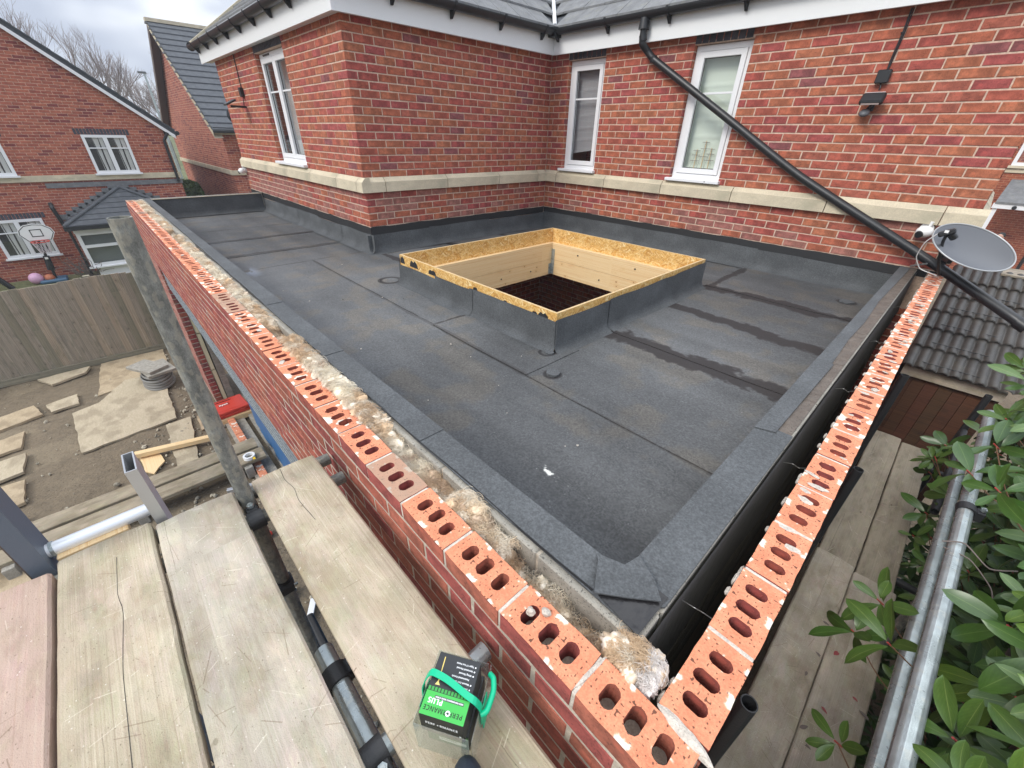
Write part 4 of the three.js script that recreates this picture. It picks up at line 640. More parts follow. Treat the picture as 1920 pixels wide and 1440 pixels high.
// left parapet
part('parapet', sub(merge([box2(XEND - 0.16, XEND + 0.106, RY - 0.4, -0.99, Z1 + 0.01, BZ0)])), M.block, flat);
part('parapet_felt', sub(merge([box2(XEND - 0.02, XEND + 0.12, -0.988, -0.980, Z1 + 0.012, BZ1 + 0.06), box2(XEND + 0.06, XEND + 0.13, -0.980, -0.974, Z1 + 0.014, BZ1)])), M.felt, flat);
part('parapet_edge', sub(cyl(V(XEND + 0.125, -0.977, BZ1), V(XEND + 0.125, -0.977, Z1 + 0.02), 0.006, 6)), M.stone, flat);
// kerb capping strips, front
function cap(pts, y0, y1, m = M.felt, name = 'kerb_felt') { return part(name, sub(plate(pts, y0, y1)), m, flat); }
function capStrip(xa, xb, lift, zo) { const p = []; for (let x = xa; x < xb; x += 0.08) p.push([x, BZ0 - zo + 0.009 * (fbm(x * 2.3 + 5, 8, 3) - 0.5)]); p.push([xb, BZ0 - zo], [xb, BZ1 - 0.026], [xa, BZ1 - 0.024]); cap(p, KT + 0.004 + lift, KT + 0.010 + lift); }
capStrip(-9.02, -5.18, 0.0035, 0.045); capStrip(-5.22, -3.72, 0.007, 0.036); capStrip(-3.76, -2.86, 0.0105, 0.028); capStrip(-2.90, -1.94, 0.007, 0.026); capStrip(-1.98, -1.06, 0.0035, 0.022); capStrip(-1.10, -0.165, 0.0, 0.018);
part('kerb_inner_felt', sub(merge([box2(-9.0, BX1 - 0.02, RY - 0.01, KT + 0.006, BZ1 - 0.024, BZ1 - 0.019), box2(BX1 - 0.024, BX1 - 0.019, RY - 0.011, KT + 0.005, Z3 + 0.02, BZ1 - 0.02)])), M.felt, flat);
part('kerb_timber', sub(merge([box2(-9.0, BX1 - 0.005, RY - 0.02, KT - 0.001, BZ1 - 0.018, BZ1 - 0.002), box2(BX1 - 0.018, BX1 - 0.002, RY - 0.02, KT - 0.002, Z3 + 0.02, BZ1 - 0.019)])), M.pine, flat);
{ // wandering cable-like edge of the felt along the front blocks
  const p = []; for (let x = -8.2; x < -0.25; x += 0.12) p.push(V(x, KT + 0.006 + 0.006 * fbm(x * 3, 2, 2) + HG, BZ0 - 0.028 + 0.03 * (fbm(x * 1.3 + 3, 6, 3) - 0.5) - (x < -5 ? 0.012 : 0)));
  part('felt_edge_bead', sweep(p, 0.0032, 2, 5), M.bitumenMatt, flat); }
// kerb capping, right
cap([[BX0 - 0.002, -0.665], [BX0 - 0.001, -1.64], [BX1 - 0.022, -1.64], [BX1 - 0.022, -0.60], [-0.20, -0.60]], KT + 0.0042, KT + 0.0115);
cap([[BX1 - 0.023, -1.585], [-0.186, -1.61], [-0.182, -2.0], [-0.176, -2.45], [BX1 - 0.023, -2.47]], KT + 0.0125, KT + 0.0175);
cap([[BX1 - 0.0235, -2.44], [-0.185, -2.44], [-0.198, -2.9], [-0.190, -3.3], [-0.205, -3.9], [-0.195, -4.4], [-0.180, -5.28], [BX1 - 0.0235, -5.31]], KT + 0.0065, KT + 0.0115);
mat('tarBoard', { color: lin(0.36, 0.31, 0.29), map: T.block, bumpMap: bumpL, bumpScale: 0.012, roughness: 0.6 });
cap([[BX0 - 0.008, -1.642], [BX0 - 0.006, -3.4], [BX0 - 0.003, -5.31], [-0.205, -5.31], [-0.205, -1.642]], KT + 0.001, KT + 0.0062, M.tarBoard, 'tar_board');
// corner: folded patch over a bare tarry tip
cap([[-0.262, -0.568], [-0.144, -0.556], [-0.140, -0.690], [-0.21, -0.69]], KT + 0.0118, KT + 0.0135, M.bitumen, 'tar_patch');
{ const g = plate([[-0.335, -0.655], [-0.318, -0.642], [-0.27, -0.560], [-0.208, -0.610], [-0.146, -0.662], [-0.185, -0.70], [-0.250, -0.735], [-0.262, -0.682]], KT + 0.016, KT + 0.0205), p = g.attributes.position; for (let i = 0; i < p.count; i++) p.setY(i, p.getY(i) + 0.006 * fbm(p.getX(i) * 25, p.getZ(i) * 25, 2)); g.computeVertexNormals(); part('corner_patch', sub(g), M.felt, flat); }
for (const [x, z, r] of [[-1.397, -1.714, 0.045], [-0.472, -4.791, 0.06], [-1.60, -1.905, 0.03]]) part('felt_disc', sub(plate(Array.from({ length: 14 }, (_, i) => [x + r * Math.cos(i * 0.449) * rr(0.85, 1.1), z + r * Math.sin(i * 0.449) * rr(0.85, 1.1)]), RY + 0.016, RY + 0.0285)), M.felt, flat);
for (let i = 0; i < 26; i++) { const x = rr(-4.6, -0.3), z = rr(-1.9, -0.72), s = rr(0.0025, 0.006); const o = part('grit', sub(mortarBlob(s, s * 0.5, s, 300 + i).translate(x, RY + 0.02, z)), rnd() < 0.55 ? M.snot : M.bitumenMatt, flat); srand(8000 + i * 7); }

// ======================= ROOFLIGHT UPSTAND =======================
srand(75);
const lightBox = thing('rooflight_upstand', 'square timber rooflight upstand lined with oriented strand board in the middle of the roof', 'upstand', [0, GY, 0]);
{
  const { x0, x1, z0, z1 } = RL, top = -0.985, bot = -1.46, t = 0.019, T2 = 0.05, lt = -1.15, lb = -1.545;
  const strip = (g, name, m) => part(name, sub(g), m, lightBox);
  strip(box2(x0 + 0.006, x1 - 0.006, bot, top, z1 - t - 0.006, z1 - 0.006), 'strand_board', M.osb); strip(box2(x0 + 0.006, x1 - 0.006, bot, top - 0.001, z0 + 0.006, z0 + t + 0.006), 'strand_board', M.osb);
  strip(box2(x0 + 0.006, x0 + t + 0.006, bot, top - 0.0005, z0 + t + 0.007, z1 - t - 0.007), 'strand_board', M.osb); strip(box2(x1 - t - 0.006, x1 - 0.006, bot, top - 0.0015, z0 + t + 0.007, z1 - t - 0.007), 'strand_board', M.osb);
  // pale sawn top edges
  strip(merge([box2(x0 + 0.006, x1 - 0.006, top, top + 0.0015, z1 - t - 0.005, z1 - 0.007), box2(x0 + 0.006, x1 - 0.006, top - 0.001, top + 0.001, z0 + 0.007, z0 + t + 0.005), box2(x0 + 0.007, x0 + t + 0.005, top - 0.0005, top + 0.0015, z0 + t + 0.006, z1 - t - 0.006), box2(x1 - t - 0.005, x1 - 0.007, top - 0.001, top + 0.001, z0 + t + 0.006, z1 - t - 0.006)]), 'cut_edge', M.osbEdge);
  const ix0 = x0 + t + 0.008, ix1 = x1 - t - 0.008, iz0 = z0 + t + 0.008, iz1 = z1 - t - 0.008, mid = -1.352;
  for (const [a, b, k] of [[mid + 0.0015, lt, 0], [lb, mid - 0.0015, 1]]) {
    strip(box2(ix0, ix1, a, b, iz0, iz0 + T2), 'joist', M.pine); strip(box2(ix0, ix1, a, b, iz1 - T2, iz1), 'joist', M.pine);
    const g1 = box2(iz0 + T2 + 0.002, iz1 - T2 - 0.002, a, b, 0, T2), g2 = g1.clone(); g1.rotateY(Math.PI / 2); g1.translate(ix0, 0, 0); g2.rotateY(Math.PI / 2); g2.translate(ix1 - T2, 0, 0);
    for (const g of [g1, g2]) { g.scale(1, 1, -1); const p = g.attributes.position; for (let i = 0; i < p.count; i += 3) for (const at of [g.attributes.position, g.attributes.normal, g.attributes.uv]) { const s = at.itemSize; for (let q = 0; q < s; q++) { const h = at.array[(i + 1) * s + q]; at.array[(i + 1) * s + q] = at.array[(i + 2) * s + q]; at.array[(i + 2) * s + q] = h; } } const nn = g.attributes.normal; for (let i = 0; i < nn.count; i++) nn.setZ(i, -nn.getZ(i)); }
    g1.translate(0, 0, 0); const fix = g => { g.computeBoundingBox(); const c = (g.boundingBox.min.z + g.boundingBox.max.z) / 2; g.translate(0, 0, (iz0 + iz1) / 2 - c); return g; };
    strip(fix(g1), 'joist', M.pine); strip(fix(g2), 'joist', M.pine);
  }
  strip(merge([box2(ix0 + T2 + 0.0005, ix0 + T2 + 0.05, lb + 0.005, lt - 0.07, iz0 + T2 + 0.0005, iz0 + T2 + 0.003), box2(ix0 + T2 + 0.0005, ix0 + T2 + 0.003, lb + 0.004, lb + 0.14, iz0 + T2 + 0.004, iz0 + T2 + 0.05)]), 'joist_hanger', M.galv);
  for (const [x, y] of [[-3.1, -1.23], [-2.75, -1.45], [-2.3, -1.22], [-2.05, -1.46]]) strip(cyl(V(x, y, iz0 + T2 - 0.001), V(x, y, iz0 + T2 + 0.006), 0.009, 8), 'bolt', M.blackSteel);
  for (const z of [-3.7, -3.2, -2.6]) strip(cyl(V(ix0 + T2 - 0.001, -1.45, z), V(ix0 + T2 + 0.006, -1.45, z), 0.009, 8), 'bolt', M.blackSteel);
  // felt dressed up the outside in lapped pieces, leaving a bare strip of board
  const wrap = (a, b, base, u, n, top2, lift, m) => { const o = upstand(a, b, base, u, n, top2, lift, m, 0.05); o.removeFromParent(); lightBox.add(o); };
  const fz = V(0, 0, z1 - 0.004), fx = V(x1 - 0.004, 0, 0);
  wrap(x0 - 0.02, -2.95, fz, V(1, 0, 0), V(0, 0, 1), 0.200, 0, M.felt); wrap(-3.0, -2.48, fz, V(1, 0, 0), V(0, 0, 1), 0.228, 0.004, M.felt); wrap(-2.52, x1 + 0.01, fz, V(1, 0, 0), V(0, 0, 1), 0.235, 0.0, M.felt);
  wrap(-z1 - 0.01, -(-2.58), fx, V(0, 0, -1), V(1, 0, 0), 0.245, 0.0, M.felt); wrap(2.55, 3.60, fx, V(0, 0, -1), V(1, 0, 0), 0.255, 0.005, M.felt); wrap(3.57, -z0 + 0.02, fx, V(0, 0, -1), V(1, 0, 0), 0.258, 0.0, M.felt);
  wrap(x0, x1, V(0, 0, z0 + 0.004), V(1, 0, 0), V(0, 0, -1), 0.24, 0, M.felt); wrap(-z1, -z0, V(x0 + 0.004, 0, 0), V(0, 0, -1), V(-1, 0, 0), 0.24, 0, M.felt);
  // tar drips on the bare strip
  for (const [x, w, h] of [[-1.72, 0.05, 0.035], [-1.80, 0.025, 0.02], [-2.45, 0.03, 0.03], [-3.05, 0.06, 0.03], [-3.35, 0.07, 0.05], [-2.1, 0.02, 0.015], [-3.55, 0.04, 0.06]]) strip(extr([[x - w, -1.06], [x + w, -1.06], [x + w * 0.8, -1.04 + h * 0.4], [x + w * 0.3, -1.045 + h], [x, -1.04 + h * 0.5], [x - w * 0.5, -1.045 + h * 0.9], [x - w * 0.9, -1.04 + h * 0.2]], 0.0015).translate(0, 0, z1 - 0.0062), 'tar_drip', M.bitumenMatt);
}
// ======================= MINERAL WOOL IN THE FRONT CAVITY =======================
srand(140);
{
  const woolM = mat('wool', { vertexColors: true, roughness: 1 }), hairM = mat('woolHair', { roughness: 0.9 });
  const tone = (x, z) => { const a = fbm(x * 5 + 60, z * 9 + 60, 3), b = fbm(x * 16, z * 16 + 5, 3); let c = [0.72, 0.53, 0.34]; c = mixc(c, [0.90, 0.80, 0.62], sstep(0.4, 0.62, a)); c = mixc(c, [0.50, 0.34, 0.24], sstep(0.6, 0.75, b) * 0.7); return mul(c, 0.9 + 0.25 * b); };
  const hgt = x => { const gap = fbm(x * 1.7 + 90, 4, 3); let h = -0.962 - 0.07 * sstep(0.46, 0.32, gap); if (x > -0.52 && x < -0.2) h = -1.055 + 0.02 * Math.sin(x * 30); if (x < -2.3) h -= 0.03; return h; };
  const nx = 1500, nz = 10, pos = [], col = [], idx = [];
  for (let i = 0; i <= nx; i++) for (let j = 0; j <= nz; j++) { const x = lerp(-8.95, -0.07, Math.pow(i / nx, 0.62)), v = j / nz, z = lerp(FZ1 + 0.008, BZ0 - 0.003, v); const y = hgt(x) + 0.050 * (fbm(x * 16 + 7, z * 22, 4) - 0.45) + 0.018 * (fbm(x * 60, z * 60, 2) - 0.5) - 0.05 * Math.pow(Math.abs(v - 0.5) * 2, 5); pos.push(x, y, z); col.push(...tone(x, z)); }
  for (let i = 0; i < nx; i++) for (let j = 0; j < nz; j++) { const a = i * (nz + 1) + j; idx.push(a, a + 1, a + nz + 1, a + 1, a + nz + 2, a + nz + 1); }
  const g = new THREE.BufferGeometry(); g.setAttribute('position', new THREE.Float32BufferAttribute(pos, 3)); g.setAttribute('color', new THREE.Float32BufferAttribute(col, 3)); g.setIndex(idx); g.computeVertexNormals();
  const wool = single('cavity_wool', g, woolM, 'fluffy cream and brown mineral wool stuffed in the cavity behind the front wall', 'insulation'); wool.userData.kind = 'stuff';
  // puffs of teased fibre, several shapes, and a few loose hairs
  const puff = (sd, det) => { const g = new THREE.IcosahedronGeometry(1, det), p = g.attributes.position; for (let i = 0; i < p.count; i++) { const a = p.getX(i), b = p.getY(i), c = p.getZ(i), w = fbm(a * 2.2 + sd, b * 2.2 + c * 1.6 + sd, 3), rid = Math.abs(Math.sin(a * 9 + w * 16 + c * 4)), k = 0.55 + 0.75 * fbm(a * 3.1 + sd * 2, b * 3.3 + c * 2.7 + 50, 4) + 0.16 * rid; p.setXYZ(i, a * k, b * k * 0.75, c * k); } g.deleteAttribute('uv'); g.deleteAttribute('normal'); const h = mergeVertices(g, 1e-5); h.computeVertexNormals(); return h; };
  const hairG = (len, curl) => { const pts = []; for (let k = 0; k <= 6; k++) { const t = k / 6; pts.push(V(len * (t - 0.5) + 0.004 * Math.sin(t * 9 * curl), 0.010 * Math.sin(t * 3.1) + 0.003 * Math.sin(t * 11), 0.007 * Math.sin(t * 6.3 * curl))); } const g = new THREE.TubeGeometry(new THREE.CatmullRomCurve3(pts), 8, 0.00042, 3, false); g.deleteAttribute('uv'); return g; };
  const kinds = [[puff(3, 4), 260, 0], [puff(17, 4), 260, 0], [puff(41, 4), 260, 0], [puff(88, 4), 220, 0], [hairG(0.042, 1), 17000, 1], [hairG(0.030, 1.6), 17000, 1], [hairG(0.024, 2.3), 14000, 1]];
  const hue = new THREE.Color();
  kinds.forEach(([geo, n, hair]) => {
    const im = new THREE.InstancedMesh(geo, hairM, n); im.name = hair ? 'wool_hairs' : 'wool_puffs'; im.userData.kind = 'stuff'; im.castShadow = im.receiveShadow = true;
    const m = new THREE.Matrix4(), q = new THREE.Quaternion(), e = new THREE.Euler();
    for (let i = 0; i < n; i++) {
      const corner = rnd() < 0.10; let x, y, z, s;
      if (corner) { x = -0.118 + rr(-0.05, 0.045); z = -0.512 + rr(-0.034, 0.032); y = -0.985 + rr(-0.02, 0.03) * (1 - Math.abs(x + 0.11) * 8); s = rr(0.7, 1.2); }
      else { x = -0.14 - 8.75 * Math.pow(rnd(), 1.55); if (x > -0.52 && x < -0.2 && rnd() < 0.7) x -= 0.45; z = rr(FZ1 - 0.004, BZ0 + 0.006); y = hgt(x) + 0.050 * (fbm(x * 16 + 7, z * 22, 4) - 0.45) + rr(-0.008, 0.012); s = rr(0.6, 1.3) * (1 + clamp(-x / 6) * 0.7); }
      const k = hair ? s : s * 0.0145; const fl = fbm(x * 13 + 3, z * 22 + 8, 3) * 14; e.set(rr(-0.5, 0.5), hair ? fl + rr(-0.7, 0.7) : rr(0, 6.28), rr(-0.45, 0.45)); q.setFromEuler(e); if (hair) { const cl = 0.010 * (vn(x * 45, z * 45 + 7) - 0.3); y += cl + rr(0, 0.006); s *= 0.9; } m.compose(V(x, y, z), q, hair ? V(k, k, k) : V(k * rr(0.8, 1.5), k * rr(0.7, 1.1), k)); im.setMatrixAt(i, m);
      let c = tone(x, z); const r = vn(x * 38 + 5, z * 38 + 3); if (r > 0.62) c = mixc(c, [0.86, 0.79, 0.66], 0.7); else if (r < 0.27) c = mixc(c, [0.46, 0.33, 0.24], 0.6); if (corner && x > -0.105) c = [0.80, 0.74, 0.69]; c = mul(c, rr(0.85, 1.08)); im.setColorAt(i, hue.setRGB(c[0], c[1], c[2]));
    }
    wool.add(im);
  });
  // tuft at the corner
  const tuft = (cx, cy, cz, rx, ry, rz, sd) => { const s = new THREE.IcosahedronGeometry(1, 5), p = s.attributes.position, cc = []; for (let i = 0; i < p.count; i++) { const a = p.getX(i), b = p.getY(i), c = p.getZ(i), k = 0.72 + 0.5 * fbm(a * 3 + sd, b * 3 + c * 2 + sd, 4) + 0.10 * Math.sin(a * 14 + fbm(b * 5, c * 5 + sd, 2) * 8); p.setXYZ(i, cx + a * rx * k, cy + b * ry * k, cz + c * rz * k); const t = fbm(a * 4 + sd, c * 9 + b * 4, 3); cc.push(...mixc([0.62, 0.47, 0.32], [0.86, 0.78, 0.66], sstep(0.35, 0.62, t))); } s.deleteAttribute('uv'); s.deleteAttribute('normal'); s.setAttribute('color', new THREE.Float32BufferAttribute(cc, 3)); const h = mergeVertices(s, 1e-6); h.computeVertexNormals(); return h; };
  const t1 = part('wool_tuft', tuft(-0.150, -0.985, -0.512, 0.05, 0.035, 0.034, 4), woolM, wool), t2 = part('wool_tuft', tuft(-0.092, -0.985, -0.530, 0.036, 0.036, 0.042, 41), woolM, wool), t3 = part('wool_tuft', tuft(-0.118, -0.975, -0.480, 0.022, 0.028, 0.022, 77), woolM, wool);
}

// ======================= SCAFFOLD AT THE FRONT =======================
srand(141);
const BT = -1.10, R48 = 0.02415;
function boardG(L, W, H = 0.038, wob = 0.003) {                    // length along x, slightly worn edges, top at y = 0
  const n = Math.max(10, Math.round(L / 0.05)), out = [], idx = [], pr = [[-W / 2, -H], [-W / 2, -0.006], [-W / 2 + 0.006, 0], [-W * 0.2, 0.0007], [W * 0.2, 0.0007], [W / 2 - 0.006, 0], [W / 2, -0.006], [W / 2, -H]], K = pr.length, uv = [];
  for (let i = 0; i <= n; i++) { const x = -L / 2 + L * i / n, d = vn(x * 5 + L * 31, 3) - 0.5, d2 = vn(x * 17 + L * 7, 8) - 0.5, d3 = vn(x * 5 + 60, L * 7) - 0.5; pr.forEach(([z, y], k) => { const e = z < -W * 0.4 ? wob * (d + d2 * 0.5) : z > W * 0.4 ? wob * (d3 + d2 * 0.5) : 0; let xx = x; if (i === 0 || i === n) xx += 0.006 * (vn(z * 30 + i, 5) - 0.5) + (Math.abs(z) > W * 0.45 ? (i ? -1 : 1) * 0.006 : 0); out.push(xx, y + 0.0006 * d2, z + e); uv.push(x, z + y); }); }
  for (let i = 0; i < n; i++) for (let k = 0; k < K; k++) { const a = i * K + k, b = i * K + (k + 1) % K; idx.push(a, a + K, b, b, a + K, b + K); }
  const g0 = new THREE.BufferGeometry(); g0.setAttribute('position', new THREE.Float32BufferAttribute(out, 3)); g0.setAttribute('uv', new THREE.Float32BufferAttribute(uv, 2)); g0.setIndex(idx); const g = toCreasedNormals(g0, 0.5);
  const caps = []; for (const i of [0, n]) { const P = pr.map((_, k) => [out[(i * K + k) * 3], out[(i * K + k) * 3 + 1], out[(i * K + k) * 3 + 2]]); caps.push(polyG(P, [i ? [...Array(K).keys()] : [...Array(K).keys()].reverse()])); }
  return merge([finish(g), ...caps]);
}
function board(label, m, x0, x1, z0, z1, top, ou, turn = 0) { const g = boardG(x1 - x0, z1 - z0); const uv = g.attributes.uv; for (let i = 0; i < uv.count; i++) uv.setXY(i, uv.getX(i) + ou, uv.getY(i) + ou * 0.37); const o = single('scaffold_board', g, m, label, 'scaffold board', 'scaffold boards of the front platform', [(x0 + x1) / 2, top, (z0 + z1) / 2], turn); return o; }
board('weathered scaffold board nearest the new brick wall, screw boxes standing on it', M.boardA, -1.432, 1.2, -0.290, -0.065, BT, 0.3);
board('grey dusty scaffold board next to the gap with the dark tube', M.boardB, -1.425, 1.25, -0.005, 0.217, BT, 1.1);
board('pale scaffold board with long cracks between the dusty and the pinkish boards', M.boardA, -1.455, 1.15, 0.226, 0.446, BT, 0.95);
board('pinkish stained scaffold board beside the blue grey steel leg', M.boardPink, -1.425, 1.2, 0.457, 0.682, BT, 0.2);
// real splits in the pale board
{ const o = scene.children[scene.children.length - 2]; const p = [V(-1.2, 0.0012, -0.02), V(-1.05, 0.0012, -0.012), V(-0.98, 0.0012, -0.018), V(-0.8, 0.0012, -0.004), V(-0.55, 0.0012, 0.0), V(-0.3, 0.0012, 0.012)]; part('split', sweep(p, 0.0006, 6, 5), M.inkBlack, o); }
{ const o = scene.children[scene.children.length - 4]; const p = [V(-1.31, 0.0012, 0.012), V(-1.24, 0.0012, 0.018), V(-1.17, 0.0012, 0.008), V(-1.10, 0.0012, 0.016), V(-0.98, 0.0012, 0.006)]; part('split', sweep(p, 0.0007, 6, 5), M.inkBlack, o); }
function tube(label, a, b, m, group, r = R48, cat = 'scaffold tube') { const base = a.y < b.y ? a : b, g = pipe(a.clone().sub(base), b.clone().sub(base), r, r - 0.0038); return single('scaffold_tube', g, m, label, cat, group, [base.x, base.y, base.z]); }
const TY = BT - 0.038 - R48 - 0.001;
tube('upright galvanised scaffold tube rising past the far board ends', V(-1.378, GY, -0.032), V(-1.378, -0.183, -0.032), M.dirtySteel);
tube('scaffold tube under the board ends, farther of the close pair', V(-1.44, TY, -0.345), V(-1.44, TY, 0.75), M.dirtySteel);
tube('scaffold tube under the boards, nearer of the close pair beside the upright tube', V(-1.297, TY, -0.345), V(-1.297, TY, 0.75), M.dirtySteel);
tube('bright galvanised scaffold tube under the boards beside the screw boxes', V(-0.43, TY, -0.345), V(-0.43, TY, 0.75), M.galv);
tube('galvanised tube running lengthwise below the gap between the boards', V(-0.75, TY - 2 * R48 - 0.001, -0.034), V(1.2, TY - 2 * R48 - 0.001, -0.034), M.galv);
tube('upright scaffold tube below the near end of the platform', V(1.1, GY, -0.09), V(1.1, TY - 0.1, -0.09), M.dirtySteel);
tube('lower dark tube crossing deep under the boards', V(-1.43, -2.6, -0.34), V(-1.43, -2.6, 0.7), M.blackSteel);
tube('lower lengthwise dark tube deep under the boards', V(-1.9, -2.65, -0.09), V(0.9, -2.65, -0.09), M.blackSteel);
function coupler(label, x, y, z, turn = 0, tilt = 0) {
  const t = thing('scaffold_coupler', label, 'coupler', [x, y, z], turn, 'tube couplers'); t.rotation.z = tilt;
  const band = g => { const h = pipe(V(0, 0, -0.024), V(0, 0, 0.024), R48 + 0.009, R48 + 0.0012, 18); return h; };
  part('clamp', merge([band()]), M.blackSteel, t); part('flap', cbox(0.03, 0.05, 0.04, 0.004, R48 + 0.016, 0, 0), M.blackSteel, t);
  const bl = part('bolt', cyl(V(R48 + 0.018, -0.04, 0), V(R48 + 0.018, 0.045, 0), 0.006, 8), M.galv, t); part('nut', cyl(V(R48 + 0.018, 0.028, 0), V(R48 + 0.018, 0.04, 0), 0.011, 6), M.galv, bl); return t;
}
coupler('dark coupler gripping the far cross tube at the upright', -1.44, TY, -0.032); coupler('dark coupler gripping the near cross tube at the upright', -1.297, TY, -0.032, Math.PI);
{ const c = coupler('band coupler round the upright tube below the boards', -1.378, -1.62, -0.032); c.rotation.x = Math.PI / 2; }
{ const c = coupler('coupler on the lengthwise tube seen in the board gap', -0.66, TY - 2 * R48 - 0.001, -0.034, Math.PI / 2); }
{ const c = coupler('coupler joining the bright cross tube to the lengthwise tube', -0.43, TY, -0.03, 0); }
// aluminium box post, steel leg and the white cross tube of the trestle
{ const o = [[-0.055, -0.015], [0.055, -0.015], [0.055, 0.015], [-0.055, 0.015]], i = [[-0.051, -0.011], [-0.051, 0.011], [0.051, 0.011], [0.051, -0.011]];
  const boxPost = (h) => { const g = extr(o, h, [i]); g.rotateX(-Math.PI / 2); return uvBox(g); };
  single('trestle_post', boxPost(-0.885 - GY), M.aluminium, 'hollow rectangular aluminium post with an open top at the board ends', 'post', null, [-1.490, GY, 0.198]);
  const leg = thing('steel_post', 'blue grey steel leg at the end of the pinkish board', 'post', [-1.497, GY, 0.480]); part('leg', extr([[-0.05, -0.022], [0.05, -0.022], [0.05, 0.022], [-0.05, 0.022]], -0.62 - GY, [], 0.003).rotateX(-Math.PI / 2), M.blueSteel, leg); part('rust_plate', box(0.096, 2.2, 0.003, 0, -1.75 - GY, 0.0242), mat('rustPaint', { color: lin(0.16, 0.125, 0.105), map: T.mortar, roughness: 0.8, bumpMap: bumpL, bumpScale: 0.003 }), leg);
  const tb = thing('trestle_tube', 'bright white metal tube between the aluminium post and the steel leg', 'tube', [-1.497, -1.085, 0.2]); part('tube', cyl(V(0, 0, 0.014), V(0, 0, 0.2575), 0.0215, 24), M.brightAlu, tb); part('collar', pipe(V(0, 0, 0.242), V(0, 0, 0.25), 0.0245, 0.0216), M.galv, tb); }
single('timber_offcut', cbox(0.045, 0.03, 0.165, 0.002), M.pine, 'short yellow timber offcut against the end of the pale cracked board', 'timber', null, [-1.482, BT - 0.012, 0.362]);

